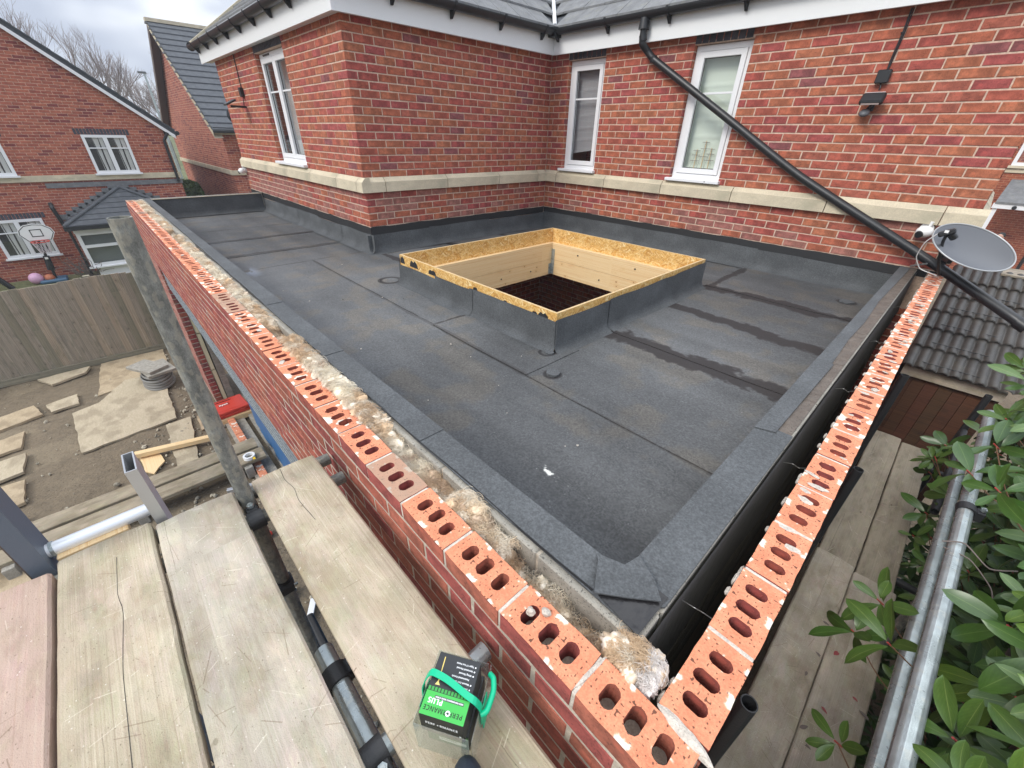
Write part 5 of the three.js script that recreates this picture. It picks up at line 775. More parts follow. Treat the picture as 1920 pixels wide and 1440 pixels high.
// ======================= SCREW BOXES IN A CLEAR TUB =======================
srand(142);
{
  const base = [-0.348, BT + 0.001, -0.190], yaw = Math.atan2(0.049, 0.076);       // x runs to the box's right as seen from the boards
  const W = 0.090, D = 0.112;
  const printTop = canvasTex(720, 896, 1, 1, (c, w, h) => {
    c.fillStyle = '#2a2c2e'; c.fillRect(0, 0, w, h); c.fillStyle = '#3fae4a'; c.fillRect(0, 0, w, h * 0.36);
    c.fillStyle = '#17301c'; c.font = 'bold 92px sans-serif'; c.textAlign = 'center'; c.textBaseline = 'middle'; c.fillText('PERF', 150, 96); c.fillText('RMANCE', 498, 96); c.fillStyle = '#f4f6f4'; c.beginPath(); c.arc(284, 96, 38, 0, 7); c.fill(); c.fillStyle = '#17301c'; c.fillRect(276, 72, 16, 48); c.fillRect(260, 88, 48, 16);
    c.fillStyle = '#f2f7f2'; c.font = 'bold 104px sans-serif'; c.fillText('PLUS', 530, 200); c.fillStyle = '#3a3f3c'; c.fillRect(80, 236, 480, 44); c.fillStyle = '#ffffff'; c.font = 'bold 30px sans-serif'; c.fillText('HIGH PERFORMANCE WOOD SCREW', 320, 259, 460);
    c.fillStyle = '#1d3a22'; c.fillRect(0, h * 0.36, w, 70); for (let i = 0; i < 13; i++) { c.fillStyle = '#3a9a45'; c.fillRect(14 + i * 55, h * 0.36 + 8, 36, 54); }
    c.textAlign = 'left'; c.fillStyle = '#eef0f0'; c.font = 'bold 36px sans-serif'; ['Self Countersinking', 'Waxed Zinc and Yellow', '  Passivated Finish', 'Wing Thread', 'Serrated Thread', 'Type 17 Cut Point'].forEach((t, i) => { c.fillText(t, 92, 470 + i * 66); if (i !== 2) { c.beginPath(); c.arc(62, 468 + i * 66, 12, 0, 7); c.fill(); } });
    c.strokeStyle = '#d8c068'; c.lineWidth = 17; c.lineCap = 'round'; c.beginPath(); c.moveTo(588, 470); c.lineTo(610, 830); c.stroke(); c.fillStyle = '#e2cc7c'; c.beginPath(); c.moveTo(545, 420); c.lineTo(630, 415); c.lineTo(596, 480); c.fill();
  });
  const printFront = canvasTex(512, 256, 1, 1, (c, w, h) => { c.fillStyle = '#1b1c1e'; c.fillRect(0, 0, w, h); c.fillStyle = '#e9ecec'; c.font = 'bold 52px sans-serif'; c.textAlign = 'center'; c.textBaseline = 'middle'; c.fillText('PERF', 120, 110); c.fillText('RMANCE', 338, 110); c.fillRect(198, 106, 22, 7); c.fillRect(205, 99, 8, 22); c.fillRect(455, 180, 24, 24); c.fillStyle = '#555a5c'; c.fillRect(60, 165, 260, 8); });
  const printLow = canvasTex(256, 256, 1, 1, (c, w, h) => { c.fillStyle = '#3f6b3c'; c.fillRect(0, 0, w, h); c.fillStyle = '#e8ece6'; c.fillRect(70, 150, 170, 60); c.fillStyle = '#2f4d2e'; c.fillRect(80, 168, 100, 8); });
  for (const t of [printTop, printFront, printLow]) { t.wrapS = t.wrapT = THREE.ClampToEdgeWrapping; }
  const mt = mat('boxPrint', { map: printTop, roughness: 0.42 }), mf = mat('boxFront', { map: printFront, roughness: 0.42 }), ml = mat('boxLow', { map: printLow, roughness: 0.45 }), card = mat('boxCard', { color: lin(0.03, 0.031, 0.033), roughness: 0.5 });
  const quad = (a, b, c, d) => { const g = new THREE.BufferGeometry(); g.setAttribute('position', new THREE.Float32BufferAttribute([...a, ...b, ...c, ...a, ...c, ...d], 3)); g.setAttribute('uv', new THREE.Float32BufferAttribute([0, 0, 1, 0, 1, 1, 0, 0, 1, 1, 0, 1], 2)); g.computeVertexNormals(); return g; };
  // local frame: x right along A to B, z toward the pinkish boards (D, C side)
  const mk = (label, y0, y1, ox, oz) => { const t = thing('screw_box', label, 'box', [base[0], base[1] + y0, base[2]], yaw); const h = y1 - y0; part('carton', cbox(W, h, D, 0.0012, ox, h / 2, oz), card, t); return t; };
  const low = mk('green and black screw carton under the upper one inside the clear tub', 0.002, 0.071, 0.004, -0.006);
  part('label_print', quad([0.004 - W / 2, 0.004, -0.006 + D / 2 + 0.0006], [0.004 + W / 2, 0.004, -0.006 + D / 2 + 0.0006], [0.004 + W / 2, 0.066, -0.006 + D / 2 + 0.0006], [0.004 - W / 2, 0.066, -0.006 + D / 2 + 0.0006]), ml, low);
  const up = mk('black and green printed screw carton on top of another, held by a green strap', 0.073, 0.150, 0, 0.004), h = 0.077, z1 = 0.004 + D / 2, z0 = 0.004 - D / 2, e = 0.0006;
  part('top_print', quad([W / 2, h + e, z0], [-W / 2, h + e, z0], [-W / 2, h + e, z1], [W / 2, h + e, z1]), mt, up);
  part('front_print', quad([-W / 2, 0.006, z1 + e], [W / 2, 0.006, z1 + e], [W / 2, h - 0.001, z1 + e], [-W / 2, h - 0.001, z1 + e]), mf, up);
  const tub = thing('plastic_tub', 'clear plastic tub with green carry strap round the screw boxes', 'tub', base, yaw), tw = W / 2 + 0.012, td = D / 2 + 0.012, th = 0.118;
  part('shell', merge([box(0.0012, th, td * 2, tw + 0.006, th / 2, 0), box(0.0012, th, td * 2, -tw, th / 2, 0), box(tw * 2, th, 0.0012, 0, th / 2, td + 0.0), box(tw * 2, th, 0.0012, 0, th / 2, -td)]), clearPlastic, tub);
  const ribbon = (pts, w) => { const cv = new THREE.CatmullRomCurve3(pts, false, 'catmullrom', 0.4), n = 60, out = [], ix = [], wv = V(...w); for (let i = 0; i <= n; i++) { const p = cv.getPoint(i / n), t = cv.getTangent(i / n), nn = t.clone().cross(wv).normalize().multiplyScalar(0.0011); for (const [a, b] of [[-1, 1], [1, 1], [1, -1], [-1, -1]]) out.push(p.x + wv.x * a + nn.x * b, p.y + wv.y * a + nn.y * b, p.z + wv.z * a + nn.z * b); } for (let i = 0; i < n; i++) for (let k = 0; k < 4; k++) { const a = i * 4 + k, b = i * 4 + (k + 1) % 4; ix.push(a, b, a + 4, b, b + 4, a + 4); } const g = new THREE.BufferGeometry(); g.setAttribute('position', new THREE.Float32BufferAttribute(out, 3)); g.setIndex(ix); g.computeVertexNormals(); return toCreasedNormals(g, 0.6); };
  part('strap', finish(ribbon([V(-tw - 0.004, 0.05, 0.012), V(-tw - 0.006, 0.12, 0.004), V(-W / 2 - 0.004, 0.155, -0.008), V(-W / 2 + 0.02, 0.158, -0.006), V(0, 0.157, 0.0), V(W / 2 - 0.01, 0.156, 0.012), V(W / 2 + 0.010, 0.150, 0.016), V(tw + 0.008, 0.12, 0.014), V(tw + 0.009, 0.05, 0.01)], [0, 0, 0.0065])), M.greenStrap, tub);
  part('rim', sweep([V(tw + 0.008, 0.118, -0.05), V(tw + 0.018, 0.122, -0.042), V(tw + 0.024, 0.12, -0.02), V(tw + 0.020, 0.115, 0.012), V(tw + 0.01, 0.11, 0.02)], 0.006, 6, 8), M.greenStrap, tub); part('clip', cbox(0.003, 0.10, 0.03, 0.001, tw + 0.010, 0.062, -0.005), M.greenStrap, tub); part('clip', cbox(0.003, 0.09, 0.05, 0.001, -tw - 0.002, 0.06, 0.01), M.greenStrap, tub);
}
// toe of a dark boot at the edge of the picture
{ const g = new THREE.SphereGeometry(1, 24, 16), p = g.attributes.position; for (let i = 0; i < p.count; i++) { const x = p.getX(i), y = p.getY(i), z = p.getZ(i); p.setXYZ(i, x * 0.085, Math.max(-0.028, y * 0.05 * (1 - 0.25 * z)), z * 0.036 * (1 - 0.15 * x)); } g.computeVertexNormals(); single('boot', uvBox(g), mat('boot', { color: lin(0.018, 0.026, 0.04), roughness: 0.6, bumpMap: bumpL, bumpScale: 0.004 }), 'dark navy rounded boot toe on the board beside the screw boxes', 'boot', null, [-0.200, BT + 0.0285, -0.118], -0.5); }
// ======================= GARDEN =======================
srand(150);
const slabThing = (name, pts, h, m, label, cat, group, y = GY) => { const cx = pts.reduce((a, p) => a + p[0], 0) / pts.length, cz = pts.reduce((a, p) => a + p[1], 0) / pts.length; const o = []; pts.forEach((p, i) => { const q = pts[(i + 1) % pts.length], L = Math.hypot(q[0] - p[0], q[1] - p[1]), n = Math.max(1, Math.round(L / 0.12)); for (let k = 0; k < n; k++) o.push([lerp(p[0], q[0], k / n) - cx + (k ? rr(-0.012, 0.012) : 0), lerp(p[1], q[1], k / n) - cz + (k ? rr(-0.012, 0.012) : 0)]); }); const g = plate(o, 0, h); const uv = g.attributes.uv; for (let i = 0; i < uv.count; i++) uv.setXY(i, uv.getX(i) + cx, uv.getY(i) + cz); return single(name, g, m, label, cat, group, [cx, y, cz]); };
slabThing('plywood_sheet', [[-9.28, 1.15], [-9.95, 0.75], [-9.87, 0.18], [-7.87, 0.235], [-7.72, 1.42], [-9.15, 1.50]], 0.03, M.slab, 'large muddy plywood sheet lying in the middle of the garden', 'board');
slabThing('plywood_sheet', [[-11.12, 1.04], [-11.12, 0.0], [-9.9, 0.05], [-9.6, 1.15]], 0.018, M.slab2, 'muddy plywood sheet lying against the foot of the fence', 'board');
slabThing('plywood_sheet', [[-7.74, 0.40], [-7.76, 0.06], [-6.16, 0.20], [-6.19, 0.44]], 0.025, M.slab, 'narrow muddy board leading to the two planks', 'board');
slabThing('plywood_sheet', [[-7.70, -0.02], [-7.72, -0.16], [-7.25, -0.12], [-7.2, 0.0]], 0.025, M.slab2, 'small muddy board by the red tool case', 'board');
[[[-11.02, 1.95], [-11.08, 1.2], [-10.8, 1.28], [-10.6, 1.75]], [[-9.75, 2.38], [-9.87, 1.97], [-9.42, 1.85], [-9.24, 2.35]], [[-9.75, 1.82], [-9.87, 1.415], [-9.45, 1.40], [-9.41, 1.75]], [[-8.85, 2.5], [-8.975, 2.05], [-8.46, 2.07], [-8.42, 2.5]], [[-8.2, 2.45], [-8.25, 2.015], [-7.72, 2.02], [-7.64, 2.45]], [[-7.52, 2.4], [-7.49, 1.995], [-6.93, 1.98], [-6.9, 2.4]], [[-6.6, 2.3], [-6.63, 1.97], [-6.16, 1.89], [-6.16, 2.25]], [[-5.75, 2.3], [-5.65, 1.75], [-5.1, 1.8], [-5.1, 2.3]]].forEach((p, i) => slabThing('paving_slab', p, 0.04, i % 2 ? M.slab2 : M.slab, ['broken sandstone slab flush with the fence foot', 'long sandstone slab next to the short pale one in the mud', 'short pale sandstone slab between the mud and the plywood', 'sandstone stepping slab across the mud', 'sandstone stepping slab across the mud', 'sandstone stepping slab across the mud', 'sandstone stepping slab beside the white tube', 'sandstone stepping slab beyond the steel leg'][i], 'slab', 'sandstone slabs in the mud'));
slabThing('wood_offcut', [[-7.12, 0.81], [-7.05, 0.60], [-6.72, 0.55], [-6.50, 0.70], [-6.64, 0.79]], 0.02, M.pine, 'cut corner of pale plywood under the pine batten', 'timber');
{ const g = cbox(1.0, 0.07, 0.09, 0.003); single('timber_batten', uvBox(g), M.pine, 'clean pine batten lying across the muddy boards', 'timber', null, [-6.90, GY + 0.09, 0.36], Math.PI / 2 - 0.28); }
for (const [x, l, o] of [[-6.03, 'grey weathered plank, farther of two laid side by side below the boards', 0], [-5.72, 'grey weathered plank with a tape roll on it, laid below the boards', 0.05]]) { const g = boardG(2.75 + o, 0.26, 0.045); g.rotateY(Math.PI / 2); single('garden_plank', g, M.boardWet === undefined ? M.boardA : mat('plank' + x, { map: T.boardB, color: lin(0.72, 0.68, 0.60), bumpMap: bumpB, bumpScale: 0.002 }), l, 'plank', null, [x, GY + 0.22, 0.85]); }
for (const z of [-0.3, 0.9, 2.0]) single('plank_bearer', cbox(0.7, 0.175, 0.1, 0.004, 0, 0.0875, 0), M.block, 'concrete block carrying the two weathered planks', 'block', 'blocks under the planks', [-5.87, GY, z]);
{ const t = thing('tape_roll', 'white roll of tape lying on the weathered plank', 'tape', [-5.68, GY + 0.2255, -0.36]); part('roll', pipe(V(0, 0, 0), V(0, 0.045, 0), 0.075, 0.05, 28), M.white, t); part('tail', cbox(0.06, 0.002, 0.03, 0.0005, 0.09, 0.03, -0.04), M.yellow, t); }
{ const t = thing('spirit_level', 'yellow and grey spirit level tip by the blue sheet', 'level', [-5.3, GY + 0.03, -0.2], 1.2); part('body', cbox(0.5, 0.06, 0.05, 0.004, 0, 0.03, 0), M.aluminium, t); part('end_cap', cbox(0.07, 0.07, 0.06, 0.006, 0.27, 0.035, 0), M.yellow, t); }
// coil of grey pipe with two flat blocks on it
{ const t = thing('pipe_coil', 'flattened coil of dark grey pipe beside the plywood sheet', 'coil', [-9.45, GY, 0.26]); for (let k = 0; k < 5; k++) part('loop', (() => { const g = new THREE.TorusGeometry(0.36 - 0.006 * k + rr(-0.01, 0.01), 0.026, 8, 48); g.rotateX(Math.PI / 2); g.scale(1, 1, 0.62); g.translate(rr(-0.01, 0.01), 0.04 + k * 0.052, rr(-0.01, 0.01)); return g; })(), mat('coilGrey', { color: lin(0.20, 0.195, 0.18), roughness: 0.6 }), t); part('wrap', cbox(0.16, 0.006, 0.14, 0.001, 0.1, 0.308, 0.05), clearPlastic, t);
  single('concrete_slip', cbox(0.62, 0.055, 0.34, 0.004), M.block, 'flat grey block tilted on top of the pipe coil', 'block', 'flat blocks on the pipe coil', [-9.46, GY + 0.372, 0.33], 0.5); single('concrete_slip', cbox(0.62, 0.05, 0.44, 0.004), M.block, 'flat grey block lying directly on the pipe coil', 'block', 'flat blocks on the pipe coil', [-9.42, GY + 0.318, 0.22], 0.2); }
// red tool case on a timber block
{ single('timber_bearer', cbox(0.36, 0.10, 0.62, 0.004, 0, 0.05, 0), M.pine, 'pale timber bearer below the red tool case', 'timber', null, [-7.32, GY, -0.44]);
  const lettering = canvasTex(256, 128, 1, 1, (c, w, h) => { c.clearRect(0, 0, w, h); c.fillStyle = '#9c2a20'; c.fillRect(0, 0, w, h); c.fillStyle = '#f4ece6'; for (let i = 0; i < 7; i++) c.fillRect(20 + i * 30, 20 + (i % 3) * 8, 18, 70 - (i % 2) * 22); }); lettering.wrapS = lettering.wrapT = THREE.ClampToEdgeWrapping;
  const t = thing('tool_case', 'closed red plastic tool case with white marks and a carry handle', 'tool case', [-7.40, GY + 0.10, -0.45], 0.06);
  part('shell', merge([cbox(0.46, 0.055, 0.56, 0.012, 0, 0.0285, 0), cbox(0.46, 0.055, 0.56, 0.012, 0, 0.086, 0)]), M.red, t); part('lid_panel', cbox(0.34, 0.006, 0.44, 0.003, 0.01, 0.1155, 0), M.red, t); part('handle_recess', cbox(0.07, 0.004, 0.22, 0.001, -0.16, 0.1195, 0.02), M.inkBlack, t); part('handle', cbox(0.028, 0.012, 0.26, 0.004, -0.15, 0.126, 0.02), M.red, t);
  const q = new THREE.PlaneGeometry(0.16, 0.09); q.rotateX(-Math.PI / 2); q.rotateY(Math.PI / 2); q.translate(-0.02, 0.1192, 0.03); part('marks', q, mat('caseMarks', { map: lettering, roughness: 0.5 }), t);
  for (const z of [-0.17, 0.17]) part('latch', cbox(0.012, 0.04, 0.07, 0.003, 0.235, 0.055, z), M.red, t); }
// floor of the opening, low footing walls, blue sheet
structure('floor_slab', box2(XEND + 0.2, RX1 - 0.02, GY - 0.1, GY + 0.05, Z3 + 0.13, BZ1 - 0.02), M.block);
{ const nx = 150, nz = 16, pos = [], idx = []; for (let j = 0; j <= nz; j++) for (let i = 0; i <= nx; i++) { const x = lerp(-6.75, -0.35, i / nx), v = j / nz; pos.push(x, lerp(WT0 - 1.0, GY + 0.06, v), BZ1 - 0.06 + 0.05 * (fbm(x * 2.2 + 7, v * 2, 3) - 0.5) * (0.3 + v) + 0.03 * v); } for (let j = 0; j < nz; j++) for (let i = 0; i < nx; i++) { const a = j * (nx + 1) + i; idx.push(a, a + nx + 1, a + 1, a + 1, a + nx + 1, a + nx + 2); } const g = new THREE.BufferGeometry(); g.setAttribute('position', new THREE.Float32BufferAttribute(pos, 3)); g.setIndex(idx); g.computeVertexNormals(); single('blue_sheet', g, M.blueSheet, 'blue plastic sheet hung across the wide opening under the new brickwork', 'sheet'); }
{ const t = thing('footing_wall', 'low stub of new brickwork at the sill of the opening', 'wall', [0, GY, 0]); for (let i = 0; i < 12; i++) part('brick', cbox(0.215, 0.065, 0.1, 0.004, -7.62 + i * 0.225, 0.055, -0.415), i % 3 ? M.clay : M.claySmear, t); part('footing', box2(-7.8, -4.9, -0.05, 0.02, -0.6, -0.32), M.block, t); }
{ const t = thing('cavity_closer', 'pale yellow insulation closer standing in the open pier end', 'insulation', [PIER - 0.06, GY, (FZ1 + BZ0) / 2]); for (let k = 0; k < 3; k++) part('board', cbox(0.10, 0.66, 0.055, 0.003, k * 0.006, 0.34 + k * 0.68, 0.004 * (k % 2)), M.insulationBoard, t); }
// debris seen through the gap in the boards
single('red_offcut', cbox(0.12, 0.05, 0.08, 0.012, 0, 0.025, 0), M.red, 'small red plastic piece on the ground below the boards', 'plastic', null, [-4.35, GY, -0.14], 0.4);
single('white_strip', cbox(0.36, 0.02, 0.06, 0.002, 0, 0.01, 0), M.white, 'white plastic strip on the ground below the boards', 'plastic', null, [-3.0, GY + 0.01, -0.15], -0.55);
single('blue_can', cyl(V(0, 0.04, -0.06), V(0, 0.04, 0.06), 0.04, 16), mat('canBlue', { color: lin(0.03, 0.09, 0.14), roughness: 0.4 }), 'dark blue can lying on the ground below the boards', 'can', null, [-3.35, GY, -0.08], 0.8);
// scattered rubble
{ const g = mortarBlob(1, 0.7, 1, 91), n = 520, im = new THREE.InstancedMesh(g, M.block, n), m = new THREE.Matrix4(), q = new THREE.Quaternion(), c = new THREE.Color(); srand(905); for (let i = 0; i < n; i++) { const x = rnd() < 0.6 ? rr(-9.2, -4.5) : rr(-11, -0.5), z = rnd() < 0.6 ? rr(-0.3, 0.6) : rr(-0.3, 2.4), s = 0.008 + 0.03 * Math.pow(rnd(), 3); q.setFromEuler(new THREE.Euler(rr(0, 6), rr(0, 6), rr(0, 6))); m.compose(V(x, GY + 0.0, z), q, V(s, s, s)); im.setMatrixAt(i, m); const k = rr(0.9, 1.7); im.setColorAt(i, c.setRGB(k, k * 0.95, k * 0.85)); } im.name = 'rubble'; tagged(im, 'small pale stones and crumbs scattered on the mud', 'rubble', null, 'stuff'); im.castShadow = im.receiveShadow = true; scene.add(im); }
// fence of upright boards
srand(151);
{ const t = thing('fence', 'tall weathered closeboard fence between the muddy garden and the neighbour', 'fence', [-11.2, GY, 0]); const pick = [M.fence, M.fence2, M.fence3];
  for (let i = 0, z = -2.4; z < 8.5; z += 0.108, i++) { const h = 1.70 + rr(-0.02, 0.02) - (z > 0.95 && z < 1.9 ? 0.03 : 0), w = 0.122, g = uvBox(box(w, h, 0.02, 0, h / 2, 0), rnd() * 3, rnd() * 3, true); g.rotateY(Math.PI / 2 + 0.17 + rr(-0.03, 0.03)); const o = part('fence_board', g, pick[Math.floor(rnd() * 3)], t); o.position.set(rr(-0.004, 0.004), 0, z); o.rotation.x = rr(-0.006, 0.006); }
  for (const y of [0.3, 0.95, 1.5]) part('rail', box(0.05, 0.08, 11, -0.045, y, 3), M.fence2, t); for (const z of [-2, 0.6, 3.2, 5.8]) part('post', box(0.1, 1.72, 0.1, -0.12, 0.86, z), M.fence2, t); part('gravel_board', box(0.03, 0.12, 11, 0.028, 0.05, 3), M.fence2, t); }
// ======================= LEFT NEIGHBOUR =======================
srand(152);
const LX = -19, LG = GY + 0.13;
const left = thing('house', 'red brick neighbour house with a sloping gable and white verge beyond the fence', 'house', [LX, LG, 0]);
{
  const gy = y => y - LG, apexZ = 3.2, ys = z => -0.107 + (z + 2.6) * 0.829;
  const zA = -2.43, zB = 8.83, wallTop = z => gy(ys(z < apexZ ? z : 2 * apexZ - z)) - 0.10;
  const gable = extr([[-zB, 0], [-zA, 0], [-zA, wallTop(zA)], [-apexZ, wallTop(apexZ)], [-zB, wallTop(zB)]], 8); gable.rotateY(Math.PI / 2); gable.translate(-8, 0, 0);
  part('wall', uvBox(gable, 0, 0), M.farBrick, left);
  const slope = (z0, z1, lift, th, x0, x1, m, name) => { const v = []; for (const [z, dz] of [[z0, 0], [z1, 0]]) for (const x of [x0, x1]) for (const d of [0, th]) v.push([x, gy(ys(z < apexZ ? z : 2 * apexZ - z)) + lift + d, z]); return part(name, polyG(v, [[0, 2, 3, 1], [4, 5, 7, 6], [0, 1, 5, 4], [2, 6, 7, 3], [1, 3, 7, 5], [0, 4, 6, 2]]), m, left); };
  slope(-2.75, apexZ, 0.0, 0.13, -8, 0.10, M.slateDark, 'roof'); slope(apexZ, zB + 0.3, 0.0, 0.13, -8, 0.10, M.slateDark, 'roof');
  slope(-2.70, apexZ, -0.11, 0.105, 0.06, 0.13, M.upvc, 'verge_board'); slope(apexZ, zB + 0.3, -0.11, 0.105, 0.06, 0.13, M.upvc, 'verge_board');
  for (let k = 0; k < 22; k++) { const z = -2.72 + k * 0.27; part('verge_tile', box(0.17, 0.035, 0.36).rotateX(-0.66).translate(0.07, gy(ys(z + 0.13)) + 0.145, z + 0.13), M.slateDark, left); }
  part('band', merge([box2(-0.01, 0.05, gy(-1.42), gy(-1.262), zA - 0.05, zB)]), M.stone, left); part('lead_strip', box2(-0.005, 0.035, gy(-1.60), gy(-1.47), zA - 0.04, 0.85), M.slate, left);
  const nWin = (z0, z1, y0, y1, name = 'window') => { const w = part(name, extr([[-z1, gy(y0)], [-z0, gy(y0)], [-z0, gy(y1)], [-z1, gy(y1)]], 0.06, [[[-z1 + 0.07, gy(y0) + 0.09], [-z1 + 0.07, gy(y1) - 0.07], [-(z0 + z1) / 2 - 0.05, gy(y1) - 0.07], [-(z0 + z1) / 2 - 0.05, gy(y0) + 0.09]], [[-(z0 + z1) / 2 + 0.05, gy(y0) + 0.09], [-(z0 + z1) / 2 + 0.05, gy(y1) - 0.07], [-z0 - 0.07, gy(y1) - 0.07], [-z0 - 0.07, gy(y0) + 0.09]]]).rotateY(Math.PI / 2), M.upvc, left);
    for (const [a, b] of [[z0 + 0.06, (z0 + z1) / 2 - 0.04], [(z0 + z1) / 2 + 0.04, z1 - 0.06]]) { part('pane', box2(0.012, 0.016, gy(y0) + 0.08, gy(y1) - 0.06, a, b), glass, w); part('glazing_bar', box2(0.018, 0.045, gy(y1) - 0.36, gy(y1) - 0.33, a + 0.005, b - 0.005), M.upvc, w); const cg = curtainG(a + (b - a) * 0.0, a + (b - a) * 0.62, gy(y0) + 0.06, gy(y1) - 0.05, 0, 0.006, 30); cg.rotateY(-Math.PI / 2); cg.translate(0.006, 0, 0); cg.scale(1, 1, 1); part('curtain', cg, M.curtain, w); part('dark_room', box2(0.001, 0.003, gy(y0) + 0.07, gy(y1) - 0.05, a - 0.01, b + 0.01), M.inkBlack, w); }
    part('sill', box2(0, 0.11, gy(y0) - 0.03, gy(y0) + 0.015, z0 - 0.05, z1 + 0.05), M.upvc, w);
    for (let z = z0 - 0.1; z < z1 + 0.08; z += 0.075) part('lintel_brick', box2(-0.01, 0.008, gy(y1) + 0.005, gy(y1) + 0.155, z, z + 0.062), M.darkSoldier, left); };
  nWin(-1.44, -0.40, -1.262, -0.225); nWin(1.30, 2.40, -1.262, -0.30); nWin(1.29, 2.40, -3.42, -2.37);
  part('downpipe', merge([sweep([V(0.12, gy(-0.13), -2.52), V(0.10, gy(-0.22), -2.46), V(0.07, gy(-0.35), -2.36)], 0.04, 6, 8), cyl(V(0.07, gy(-0.35), -2.36), V(0.07, gy(-1.55), -2.36), 0.04, 10)]), M.blackPlastic, left);
  part('gutter', cyl(V(0.12, gy(-0.14), -2.78), V(-8, gy(-0.14), -2.78), 0.06, 10), M.blackPlastic, left);
  part('waste_pipe', merge([sweep([V(0.02, gy(-2.0), 0.95), V(0.12, gy(-2.1), 0.95), V(0.13, gy(-2.3), 0.93), V(0.10, gy(-2.6), 0.9)], 0.05, 6, 8)]), M.blackPlastic, left);
  // bay with hipped slate roof
  const bz0 = 0.86, bz1 = -2.35, bx = 1.22, ey = gy(-2.52), ry = gy(-1.64), rz = (bz0 + bz1) / 2;
  const bay = part('bay_wall', merge([box2(0.001, 1.0, 0, 0.35, bz1 + 0.25, bz0 - 0.25), box2(0.001, 1.05, ey - 0.22, ey - 0.12, bz1 + 0.12, bz0 - 0.12)]), M.upvc, left);
  const hip = part('bay_roof', polyG([[bx, ey, bz0], [bx, ey, bz1], [0.3, ry, rz], [0, ey, bz0], [0, ey, bz1], [0, ry, rz]], [[0, 2, 1], [0, 3, 5, 2], [1, 2, 5, 4], [0, 1, 4, 3]]), M.slateDark, left);
  for (let k = 0; k < 7; k++) { const t0 = k / 7, t1 = (k + 1.06) / 7, P = t => [lerp(bx, 0.3, t), lerp(ey, ry, t), lerp(bz0, rz, t), lerp(bz1, rz, t)], a = P(t0), b = P(Math.min(1, t1)); part('slate_course', polyG([[a[0], a[1] + 0.03, a[2]], [a[0], a[1] + 0.03, a[3]], [b[0], b[1] + 0.006, b[3]], [b[0], b[1] + 0.006, b[2]], [a[0], a[1], a[2]], [a[0], a[1], a[3]]], [[0, 1, 2, 3], [4, 5, 1, 0]]), M.slateDark, hip); }
  for (const z of [bz0, bz1]) part('hip_ridge', cyl(V(bx, ey + 0.03, z), V(0.3, ry + 0.03, rz), 0.05, 6), M.slateDark, hip);
  for (const z of [bz0, bz1]) for (let k = 0; k < 9; k++) { const t = (k + 0.5) / 9.3; part('lead_step', box2(0.001, 0.03, lerp(ey, ry, t) + 0.0, lerp(ey, ry, t) + 0.15, lerp(z, rz, t) - 0.12, lerp(z, rz, t) + 0.12), M.slate, hip); }
  part('bay_gutter', box2(bx - 0.06, bx + 0.06, ey - 0.10, ey + 0.01, bz1 - 0.03, bz0 + 0.03), M.blackPlastic, left);
  const bayWin = (z0, z1) => { const y0 = 0.36, y1 = ey - 0.22, f = part('bay_window', extr([[-z1, y0], [-z0, y0], [-z0, y1], [-z1, y1]], 0.06, [[[-z1 + 0.09, y0 + 0.09], [-z1 + 0.09, y1 - 0.42], [-z0 - 0.07, y1 - 0.42], [-z0 - 0.07, y0 + 0.09]], [[-z1 + 0.09, y1 - 0.34], [-z1 + 0.09, y1 - 0.06], [-z0 - 0.07, y1 - 0.06], [-z0 - 0.07, y1 - 0.34]]]).rotateY(Math.PI / 2).translate(1.0, 0, 0), M.upvc, left); part('pane', box2(1.02, 1.024, y0 + 0.06, y1 - 0.04, z0 + 0.06, z1 - 0.07), glass, f); part('blind', box2(0.94, 0.945, y0 + 0.02, y1 - 0.02, z0 + 0.02, z1 - 0.02), mat('bayBlind' + z0, { color: lin(0.13, 0.15, 0.15), roughness: 0.9 }), f); };
  bayWin(-0.45, 0.72); bayWin(-1.45, -0.46); part('bay_sill', box2(0.96, 1.12, 0.32, 0.36, bz1 + 0.2, bz0 - 0.08), M.upvc, left); part('bay_side', box2(0.02, 0.99, 0.35, ey - 0.22, bz0 - 0.20, bz0 - 0.14), M.farBrick, left); part('bay_pipe', cyl(V(0.99, 0, bz0 - 0.07), V(1.0, ey - 0.1, bz0 - 0.05), 0.035, 8), M.blackPlastic, left);
}
